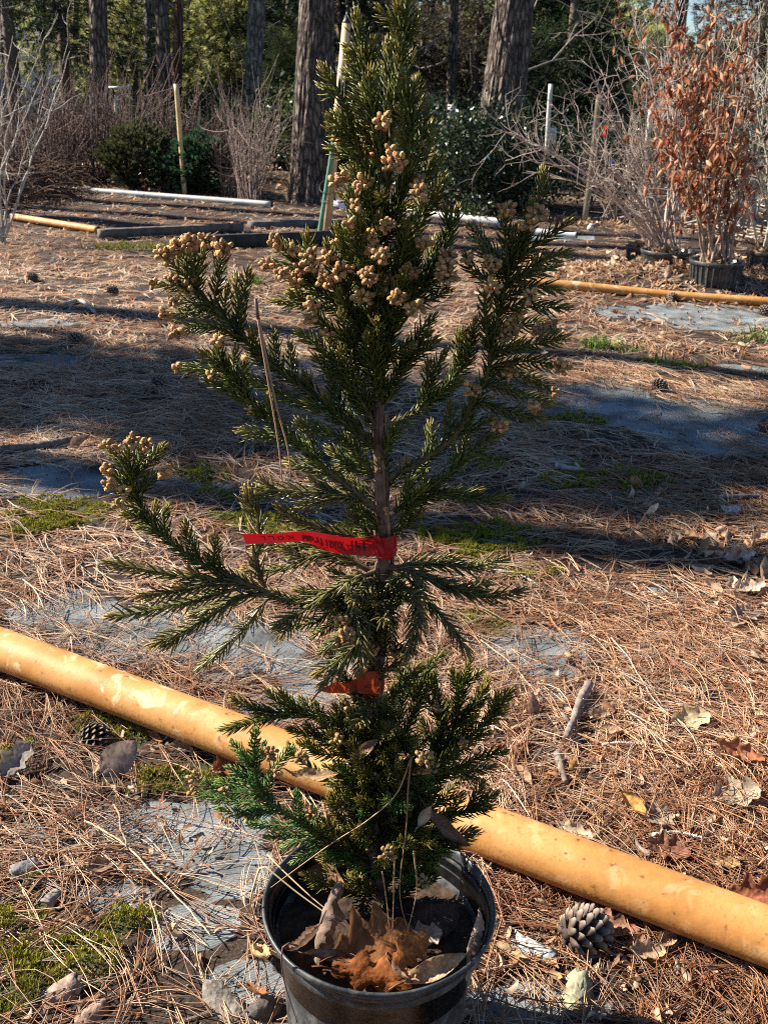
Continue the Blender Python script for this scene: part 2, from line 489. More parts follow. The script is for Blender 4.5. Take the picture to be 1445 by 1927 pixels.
# ---------------------------------------------------------------- pine straw carpet
def straw(n, y0, y1, width, seg, sides, lift, margin=.45):
    r = np.random.default_rng(int(y0 * 100) + 5 + n)
    y = np.sqrt(r.uniform(y0 ** 2, y1 ** 2, n * 3)) if y1 < 20 else r.uniform(y0, y1, n * 3)
    y = r.uniform(y0, y1, n * 4)
    half = .40 * y + margin
    keep = r.uniform(size=n * 4) < half / (half.max())
    y = y[keep]; half = half[keep]
    x = r.uniform(-1, 1, len(y)) * half
    f = mask(FABRIC, x, y, 11); mm = mask(MOSS, x, y, 23)
    clump = np.clip((fbm(x * 3.1, y * 3.1, 41) - .30) * 3.2, .32, 1)
    p = clump * (1 - .90 * f) * (1 - .8 * mm)
    k = r.uniform(size=len(y)) < p
    x, y = x[k][:n], y[k][:n]
    n1 = len(x)
    # bundles of three share a root
    reps = 3
    th0 = (fbm(x * .9, y * .9, 51) - .5) * 5 + r.normal(0, .85, n1)
    th0 = np.where(r.uniform(size=n1) < .3, r.uniform(-3.2, 3.2, n1), th0)
    x = np.repeat(x, reps); y = np.repeat(y, reps); th = np.repeat(th0, reps) + r.normal(0, .07, n1 * reps)
    N = n1 * reps
    L = np.repeat(r.uniform(.10, .19, n1), reps) * r.uniform(.85, 1.05, N)
    bend = r.normal(0, .55, N)
    z0 = np.repeat(np.abs(r.normal(0, lift, n1)), reps) + .0015
    z1 = np.abs(r.normal(0, lift, N)) + .0015
    arch = np.where(r.uniform(size=N) < .16, r.uniform(.0, .022, N), r.uniform(0, .004, N))
    s = np.linspace(0, 1, seg + 1)[None, :]
    a = th[:, None] + bend[:, None] * (s - .3)
    dx = np.cos(a) * L[:, None] / seg; dy = np.sin(a) * L[:, None] / seg
    cx = x[:, None] + np.cumsum(dx, 1) - dx[:, :1]; cy = y[:, None] + np.cumsum(dy, 1) - dy[:, :1]
    cz = hgt(cx, cy) + z0[:, None] * (1 - s) + z1[:, None] * s + arch[:, None] * np.sin(np.pi * s)
    ctr = np.stack([cx, cy, cz], -1)
    side = np.stack([-np.sin(a), np.cos(a), np.zeros_like(a)], -1)
    wd = (width * r.uniform(.75, 1.25, N))[:, None] * np.where(s > .85, .6, 1.0)
    up = np.array([0, 0, 1.0])
    if sides == 3:
        ring = np.stack([ctr + side * wd[..., None] * .5, ctr - side * wd[..., None] * .5, ctr + up * wd[..., None] * .6], 2)
    else:
        ring = np.stack([ctr + side * wd[..., None] * .5, ctr - side * wd[..., None] * .5], 2)
    V = ring.reshape(-1, 3)
    base = (np.arange(N) * (seg + 1) * sides)[:, None, None]
    kk = (np.arange(seg) * sides)[None, :, None]
    jj = np.arange(sides if sides == 3 else 1)[None, None, :]
    j2 = (jj + 1) % sides
    Q = np.stack([base + kk + jj, base + kk + j2, base + kk + sides + j2, base + kk + sides + jj], -1).reshape(-1, 4)
    pal = np.array([(.40, .225, .12), (.52, .355, .215), (.31, .145, .075), (.60, .46, .32), (.20, .105, .065), (.42, .345, .275), (.33, .235, .165)])
    c1 = pal[r.choice(len(pal), n1, p=[.22, .2, .17, .14, .1, .09, .08])] * r.uniform(.8, 1.2, (n1, 1))
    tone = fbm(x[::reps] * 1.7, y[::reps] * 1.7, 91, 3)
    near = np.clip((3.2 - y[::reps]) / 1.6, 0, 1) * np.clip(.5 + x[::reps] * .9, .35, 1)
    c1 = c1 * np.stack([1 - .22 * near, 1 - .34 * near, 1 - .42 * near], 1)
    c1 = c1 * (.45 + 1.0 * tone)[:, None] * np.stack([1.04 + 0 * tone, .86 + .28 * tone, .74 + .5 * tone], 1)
    C = np.repeat(c1, reps, 0) * r.uniform(.88, 1.12, (N, 1))
    C = np.repeat(C, (seg + 1) * sides, 0)
    return V, Q, C

def straw_layer(parts):
    mb = MB()
    for a in parts:
        V, Q, C = straw(*a); mb.add(V, Q, None, C)
    return mb
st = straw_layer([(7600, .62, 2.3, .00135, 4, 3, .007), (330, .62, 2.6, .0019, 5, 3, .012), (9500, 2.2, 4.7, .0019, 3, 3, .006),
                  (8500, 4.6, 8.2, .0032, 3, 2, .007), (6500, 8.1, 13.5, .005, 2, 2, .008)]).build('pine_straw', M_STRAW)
tag(st, 'carpet of loose rust and tan pine needles over the nursery ground', 'pine needles', kind='stuff')

# crumbs of bark, humus and cone scale among the straw
def crumbs():
    r = np.random.default_rng(31); mb = MB()
    TV = np.array([(-.5, -.3, 0), (.4, -.5, .05), (.6, .2, 0), (-.2, .5, .04), (0, 0, .45), (.1, .05, -.2)])
    TT = [(0, 1, 4), (1, 2, 4), (2, 3, 4), (3, 0, 4), (1, 0, 5), (2, 1, 5), (3, 2, 5), (0, 3, 5)]
    for n, y0, y1, s0, s1 in ((9000, .62, 2.3, .002, .0075), (7000, 2.2, 5, .004, .011), (3500, 5, 10, .008, .022)):
        y = r.uniform(y0, y1, n); x = r.uniform(-1, 1, n) * (.40 * y + .3)
        k = r.uniform(size=n) > .45 * mask(FABRIC, x, y, 11); x, y = x[k], y[k]; m_ = len(x)
        M = rand_rot(m_, r) * (r.uniform(s0, s1, m_) * r.uniform(.5, 1, m_))[:, None, None]
        c = np.array([(.075, .05, .035), (.14, .09, .06), (.05, .035, .027), (.22, .16, .12), (.20, .19, .17)])[r.choice(5, m_, p=[.34, .24, .22, .12, .08])] * r.uniform(.7, 1.3, (m_, 1))
        mb.add(*scatter(TV, None, TT, M, np.stack([x, y, hgt(x, y) + .002], 1), c))
    return mb
cr = crumbs().build('litter_crumbs', M_CHIP, None, False)
tag(cr, 'crumbs of bark and humus lying between the pine needles', 'litter', kind='stuff')

# moss tufts
def moss():
    r = np.random.default_rng(3)
    mb = MB()
    TV = []; TT = []
    for k in range(3):
        a = k * 2.1
        ca, sa = math.cos(a), math.sin(a)
        TV += [(-sa * .22, ca * .22, 0), (sa * .22, -ca * .22, 0), (ca * .5, sa * .5, 1.0)]; TT.append((3 * k, 3 * k + 1, 3 * k + 2))
    for (cx, cy, a, b_) in MOSS:
        n = int(min(11000, 80000 * a * b_ * 4 / (1 + max(0, cy - 2.4) ** 2)))
        x = cx + r.uniform(-1.4, 1.4, n) * a; y = cy + r.uniform(-1.4, 1.4, n) * b_
        k = (mask(MOSS, x, y, 23) > r.uniform(.25, .9, n)) & (fbm(x * 22, y * 22, 61) > .33)
        x, y = x[k], y[k]
        n = len(x)
        if n == 0: continue
        cl = fbm(x * 22, y * 22, 61)
        sc = r.uniform(.004, .0085, n) * (1 + max(0, cy - 2) * .35)
        an = r.uniform(0, 6.28, n)
        M = np.zeros((n, 3, 3)); M[:, 0, 0] = np.cos(an); M[:, 0, 1] = -np.sin(an); M[:, 1, 0] = np.sin(an); M[:, 1, 1] = np.cos(an); M[:, 2, 2] = 1
        M *= sc[:, None, None]
        O = np.stack([x, y, hgt(x, y) + (cl - .38) * .05 - .001], 1)
        C = np.array([(.21, .205, .030)]) * r.uniform(.45, 1.5, (n, 1)) + np.array([(.05, .03, .0)]) * r.uniform(0, 1, (n, 1))
        mb.add(*scatter(TV, None, TT, M, O, C))
    return mb
ms_ = moss().build('moss', M_MOSS)
tag(ms_, 'yellow green moss growing in cushions between the needles and fabric', 'moss', kind='stuff')

# grass tufts, sparse green blades
def grass():
    r = np.random.default_rng(9)
    mb = MB()
    for px, py, rx, ry, n in ((1128, 656, 30, 7, 110), (1180, 663, 30, 6, 22), (1250, 690, 60, 6, 30), (720, 545, 14, 4, 40), (480, 538, 16, 4, 60), (1420, 640, 40, 10, 60),
                              (230, 468, 80, 7, 20), (945, 1010, 14, 18, 4), (700, 650, 40, 10, 40), (1210, 500, 30, 4, 20)):
        for k in range(n):
            p = G(px + r.normal(0, rx * .5), py + r.normal(0, ry * .5))
            a = r.uniform(0, 6.28); l = r.uniform(.04, .10); le = r.uniform(.2, .9)
            d = Vector((math.cos(a) * le, math.sin(a) * le, 1)).normalized() * l
            s = Vector((-math.sin(a), math.cos(a), 0)) * .002 * (1 + p.y * .12)
            q = p + d * .55; e = p + d + Vector((d.x, d.y, -.25 * l)) * .6
            c = np.array((.10, .17, .035)) * r.uniform(.6, 1.4)
            mb.add([p - s, p + s, q + s * .8, q - s * .8, e], [(0, 1, 2, 3)], [(3, 2, 4)], c)
    return mb
gr = grass().build('grass', M_MOSS)
tag(gr, 'thin sparse green grass blades among the pine needles', 'grass', kind='stuff')

# ---------------------------------------------------------------- dead leaves
def leaf_sheet(Ln, W, kind, curl, cross, r, nu=29, nv=13, col=(.3, .18, .1)):
    """one dead leaf as a curled sheet, base at the origin, x along the midrib; returns V,Q,C"""
    t = np.linspace(0, 1, nu)
    if kind == 'oak':
        wp = np.sin(np.pi * np.clip(t, .02, .98) ** .85) ** .65 * (1 + .34 * np.sin(t * 2 * np.pi * 3.3 + .8))
    elif kind == 'torn':
        wp = np.sin(np.pi * np.clip(t, .03, .97)) ** .45 * (1 + .22 * np.sin(t * 17 + r.uniform(0, 6)) + .1 * np.sin(t * 31))
    elif kind == 'long':
        wp = np.sin(np.pi * np.clip(t, .02, .99) ** .9) ** .9
    else:
        wp = np.sin(np.pi * np.clip(t, .02, .985) ** .8) ** .8
    wp = np.maximum(wp * W / 2, W * .02)
    s = np.linspace(-1, 1, nv)
    y = wp[:, None] * s[None, :]
    ph = cross * s
    cr = cross if abs(cross) > .05 else .05
    yy = wp[:, None] * np.sin(cr * s)[None, :] / cr
    zz = wp[:, None] * (1 - np.cos(cr * s))[None, :] / abs(cr) * np.sign(cr)
    zz = zz + Ln * .03 * np.sin(t * r.uniform(6, 14) + r.uniform(0, 6))[:, None] * (s[None, :] ** 2) + Ln * .02 * r.normal(size=(nu, nv)) * (np.abs(s)[None, :] ** 2) * .6
    cu = curl if abs(curl) > .05 else .05
    if nu > 20:
        zz = zz + Ln * .022 * (fbm(t[:, None] * 9 + r.uniform(0, 50), s[None, :] * 3.5 + r.uniform(0, 50), 3, 3) - .5) * 2 + Ln * .006 * np.abs(np.sin((t[:, None] * 8.5 - np.abs(s)[None, :] * 1.6) * np.pi))
    th = cu * (t - .5)
    cx = np.sin(th) / cu * Ln; cz = (1 - np.cos(th)) / cu * Ln
    X = cx[:, None] - np.sin(th)[:, None] * zz; Zz = cz[:, None] + np.cos(th)[:, None] * zz
    V = np.stack([X, yy, Zz], -1).reshape(-1, 3)
    i = np.arange(nu - 1)[:, None] * nv; j = np.arange(nv - 1)[None, :]
    Q = np.stack([i + j, i + j + 1, i + nv + j + 1, i + nv + j], -1).reshape(-1, 4)
    c = np.array(col)[None, None, :] * (1 + .16 * r.normal(size=(nu, nv, 1))) * (1 - .22 * np.abs(s)[None, :, None] ** 2)
    if nu > 20:
        vein = np.abs(((t[:, None] * 8.5 - np.abs(s)[None, :] * 1.6) % 1) - .5)
        c = c * np.where(vein < .10, 1.22, 1.0)[..., None] * (.72 + .56 * fbm(t[:, None] * 6 + Ln * 900, s[None, :] * 4 + 7, 9, 3))[..., None]
    c = np.where(np.abs(s)[None, :, None] < .1, c * 1.3, c)
    return V, Q, np.clip(c.reshape(-1, 3), 0, 1)

def add_leaf(name, pos, Ln, W, kind, curl, cross, rot, col, label, cat='leaf', group=None, stalk=True, mat=None, seed=1):
    r = np.random.default_rng(seed)
    V, Q, C = leaf_sheet(Ln, W, kind, curl, cross, r, col=col)
    M = np.array(Euler((R_(rot[0]), R_(rot[1]), R_(rot[2]))).to_matrix())
    V = V @ M.T
    zmin = V[:, 2].min()
    mb = MB(); mb.add(V, Q, None, C)
    if stalk:
        a = V[6]; d = unit(V[6] - V[6 + 39])
        mb.tube([a - d * .0, a + d * Ln * .12 + np.array((0, 0, .002)), a + d * Ln * .24], [.0013, .001, .0009], 5, np.array(col) * .7)
    o = mb.build(name, mat or M_LEAF, None, True, pos)
    return tag(o, label, cat, group)

# litter of small leaf scraps everywhere, and the drifts before the pots
def litter(regions, seed):
    r = np.random.default_rng(seed)
    mb = MB()
    temps = [leaf_sheet(1, u, k, c, x, r, 7, 5, (1, 1, 1)) for u, k, c, x in
             ((.5, 'ovate', 1.2, 1.0), (.6, 'oak', -.9, 1.3), (.42, 'long', 1.8, -.9), (.7, 'torn', .8, -1.2), (.55, 'ovate', -1.6, 1.5))]
    pal = np.array([(.52, .35, .22), (.42, .25, .14), (.60, .45, .31), (.30, .15, .08), (.46, .33, .24)])
    for (cx, cy, rx, ry, n, s0, s1, stack) in regions:
        x = cx + r.normal(0, .55, n) * rx; y = cy + r.normal(0, .55, n) * ry
        z = hgt(x, y) + np.abs(r.normal(0, 1, n)) * stack + .006
        kind = r.integers(0, len(temps), n)
        for k, (V, Q, C) in enumerate(temps):
            u = kind == k
            if not u.any(): continue
            nn = u.sum()
            E = np.zeros((nn, 3, 3))
            ax = r.normal(0, .55, nn); ay = r.normal(0, .5, nn); az = r.uniform(0, 6.28, nn); s_ = r.uniform(s0, s1, nn)
            for q in range(nn):
                E[q] = np.array(Euler((ax[q], ay[q], az[q])).to_matrix()) * s_[q]
            c = pal[r.integers(0, len(pal), nn)] * r.uniform(.75, 1.25, (nn, 1))
            Vv, Qq, _, Cc = scatter(V, Q, None, E, np.stack([x[u], y[u], z[u]], 1), c)
            Cc = Cc * np.tile(C, (nn, 1))
            mb.add(Vv, Qq, None, Cc)
    return mb
def reg(px, py, rx, ry, n, s0, s1, stack):
    c = ell([(px, py, rx, ry)])[0]
    return (c[0], c[1], c[2], c[3], n, s0, s1, stack)
dr = litter([reg(1240, 524, 200, 18, 1500, .04, .085, .022), reg(1080, 520, 90, 14, 160, .04, .08, .012), reg(1300, 514, 120, 12, 420, .04, .085, .035), reg(1430, 515, 60, 20, 320, .04, .08, .03),
             reg(1290, 560, 180, 22, 90, .04, .07, .004)], 21).build('leaf_drift', M_LEAF)
tag(dr, 'drift of dry tan oak leaves heaped in front of the black pots on the right', 'leaf litter', kind='stuff')
dr = litter([reg(330, 345, 190, 16, 1300, .05, .10, .05), reg(120, 320, 120, 14, 350, .05, .10, .05), reg(840, 375, 90, 9, 260, .05, .09, .03), reg(1180, 420, 160, 8, 260, .05, .09, .02)], 22).build('leaf_drift', M_LEAF)
tag(dr, 'dark brown fallen leaves heaped under the brush beyond the white pipe', 'leaf litter', kind='stuff')
dr = litter([reg(1250, 1480, 330, 330, 420, .012, .035, .004), reg(1380, 1100, 120, 160, 90, .03, .07, .008), reg(200, 1650, 330, 330, 260, .010, .028, .003), reg(700, 900, 900, 300, 260, .015, .045, .003),
             reg(1200, 1800, 330, 120, 160, .012, .035, .004), reg(700, 560, 900, 110, 420, .03, .06, .004), reg(560, 430, 600, 30, 200, .03, .06, .004), reg(1180, 640, 300, 50, 90, .03, .06, .003)], 23).build('leaf_scraps', M_LEAF)
tag(dr, 'small scraps of broken brown leaf strewn through the pine needles', 'leaf litter', kind='stuff')

# ---------------------------------------------------------------- nursery pot
def lathe(prof, n, ctr, mb, col, wob=0.0, seed=0):
    r = np.random.default_rng(seed)
    a = np.linspace(0, 2 * np.pi, n, endpoint=False)
    ph = r.uniform(0, 6.28, 4)
    w = 1 + wob * (np.sin(2 * a + ph[0]) + .4 * np.sin(3 * a + ph[1]) + .2 * np.sin(7 * a + ph[2]))
    V = []
    for (rad, z) in prof:
        V.append(np.stack([np.cos(a) * rad * w, np.sin(a) * rad * w, np.full(n, z) + wob * .05 * np.sin(2 * a + ph[3])], 1))
    V = np.concatenate(V) + np.asarray(tuple(ctr))
    m_ = len(prof)
    i = np.arange(m_ - 1)[:, None] * n; j = np.arange(n)[None, :]; k = (j + 1) % n
    mb.add(V, np.stack([i + j, i + k, i + n + k, i + n + j], -1).reshape(-1, 4), None, col)

def plastic_mat(name, dusty):
    m, nt, b = new_mat(name)
    tc = N_(nt, 'ShaderNodeTexCoord')
    n = N_(nt, 'ShaderNodeTexNoise'); n.inputs['Scale'].default_value = 16; n.inputs['Detail'].default_value = 9; n.inputs['Roughness'].default_value = .7; n.inputs['Distortion'].default_value = .8
    mp = N_(nt, 'ShaderNodeMapping'); mp.inputs['Scale'].default_value = (1, 1, .55)
    L_(nt, tc.outputs['Object'], mp.inputs['Vector']); L_(nt, mp.outputs[0], n.inputs['Vector'])
    r1 = ramp(nt, n.outputs[0], [(.36, (.012 * dusty, .013 * dusty, .015 * dusty)), (.56, (.035 * dusty, .038 * dusty, .04 * dusty)), (.72, (.12 * dusty, .115 * dusty, .10 * dusty))])
    n2 = N_(nt, 'ShaderNodeTexNoise'); n2.inputs['Scale'].default_value = 70; n2.inputs['Detail'].default_value = 6
    L_(nt, tc.outputs['Object'], n2.inputs['Vector'])
    r2 = ramp(nt, n2.outputs[0], [(.55, 0.), (.75, .5)])
    mx = N_(nt, 'ShaderNodeMix', data_type='RGBA'); L_(nt, r2.outputs[0], mx.inputs[0]); L_(nt, r1.outputs[0], mx.inputs[6]); mx.inputs[7].default_value = (.13 * dusty, .12 * dusty, .10 * dusty, 1)
    L_(nt, mx.outputs[2], b.inputs['Base Color'])
    rr = ramp(nt, n.outputs[0], [(.4, .3 if dusty > .5 else .2), (.65, .75 if dusty > .5 else .3)])
    L_(nt, rr.outputs[0], b.inputs['Roughness'])
    b.inputs['Specular IOR Level'].default_value = .5
    bp = N_(nt, 'ShaderNodeBump'); bp.inputs['Strength'].default_value = .25; bp.inputs['Distance'].default_value = .004
    L_(nt, n2.outputs[0], bp.inputs['Height']); L_(nt, bp.outputs[0], b.inputs['Normal'])
    return m
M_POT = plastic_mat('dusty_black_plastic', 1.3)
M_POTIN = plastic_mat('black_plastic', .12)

PC = G(713, 1697, .245, False); PC.z = 0
PCY = PC.y
gz = float(hgt(PC.x, PC.y))
pot = thing('nursery_pot', (PC.x, PC.y, 0), 'large dusty black plastic nursery pot holding the potted conifer', 'plant pot')
SOILZ = .197
mb = MB()
lathe([(.030, -.004), (.104, -.004), (.107, .0), (.110, .05), (.1135, .10), (.1165, .15), (.119, .185), (.1195, .197), (.1245, .204), (.127, .207), (.1275, .216), (.1265, .2185), (.1305, .222), (.1312, .2275),
       (.1300, .2295), (.1345, .234)], 120, PC, mb, (1, 1, 1), .006, 2)
mb.build('pot_wall', M_POT, pot)
mb = MB()
lathe([(.1345, .234), (.1395, .2365), (.1412, .2405), (.1412, .2445), (.1398, .2462), (.1375, .2455), (.1355, .240), (.1345, .234)], 120, PC, mb, (1, 1, 1), .006, 2)
mb.build('rim', M_POT, pot)
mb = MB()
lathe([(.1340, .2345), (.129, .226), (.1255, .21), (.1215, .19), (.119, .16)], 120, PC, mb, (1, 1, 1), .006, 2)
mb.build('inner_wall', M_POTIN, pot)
# soil
mb = MB()
nr, na = 26, 72
rr = np.linspace(0, .121, nr)[:, None]; aa = np.linspace(0, 2 * np.pi, na, endpoint=False)[None, :]
sx, sy = rr * np.cos(aa), rr * np.sin(aa)
sz = SOILZ + (fbm(sx * 40 + 9, sy * 40, 71) - .5) * .018 + (fbm(sx * 160 + 9, sy * 160, 72) - .5) * .008
i = np.arange(nr - 1)[:, None] * na; j = np.arange(na)[None, :]; k = (j + 1) % na
sc_ = np.clip(np.stack([.035 + .03 * fbm(sx * 90, sy * 90, 5), .022 + .02 * fbm(sx * 90, sy * 90, 5), .014 + .012 * fbm(sx * 90, sy * 90, 5)], -1).reshape(-1, 3), 0, 1)
mb.add(np.stack([sx + PC.x, sy + PC.y, sz], -1).reshape(-1, 3), np.stack([i + j, i + k, i + na + k, i + na + j], -1).reshape(-1, 4), None, sc_)
mb.build('potting_soil', M_CHIP, pot)

# ---------------------------------------------------------------- the conifer in the pot
TY = G(716, 1690, SOILZ, False).y
TRUNK_PX = [(716, 1695), (704, 1560), (697, 1440), (703, 1330), (710, 1200), (721, 1050), (718, 950), (713, 850), (712, 780), (718, 650), (722, 500), (726, 400),
            (731, 300), (743, 200), (757, 100), (764, 30), (769, -22)]
def trunk_at(py):
    a = np.array(TRUNK_PX, float)[::-1]
    return float(np.interp(py, a[:, 1], a[:, 0]))

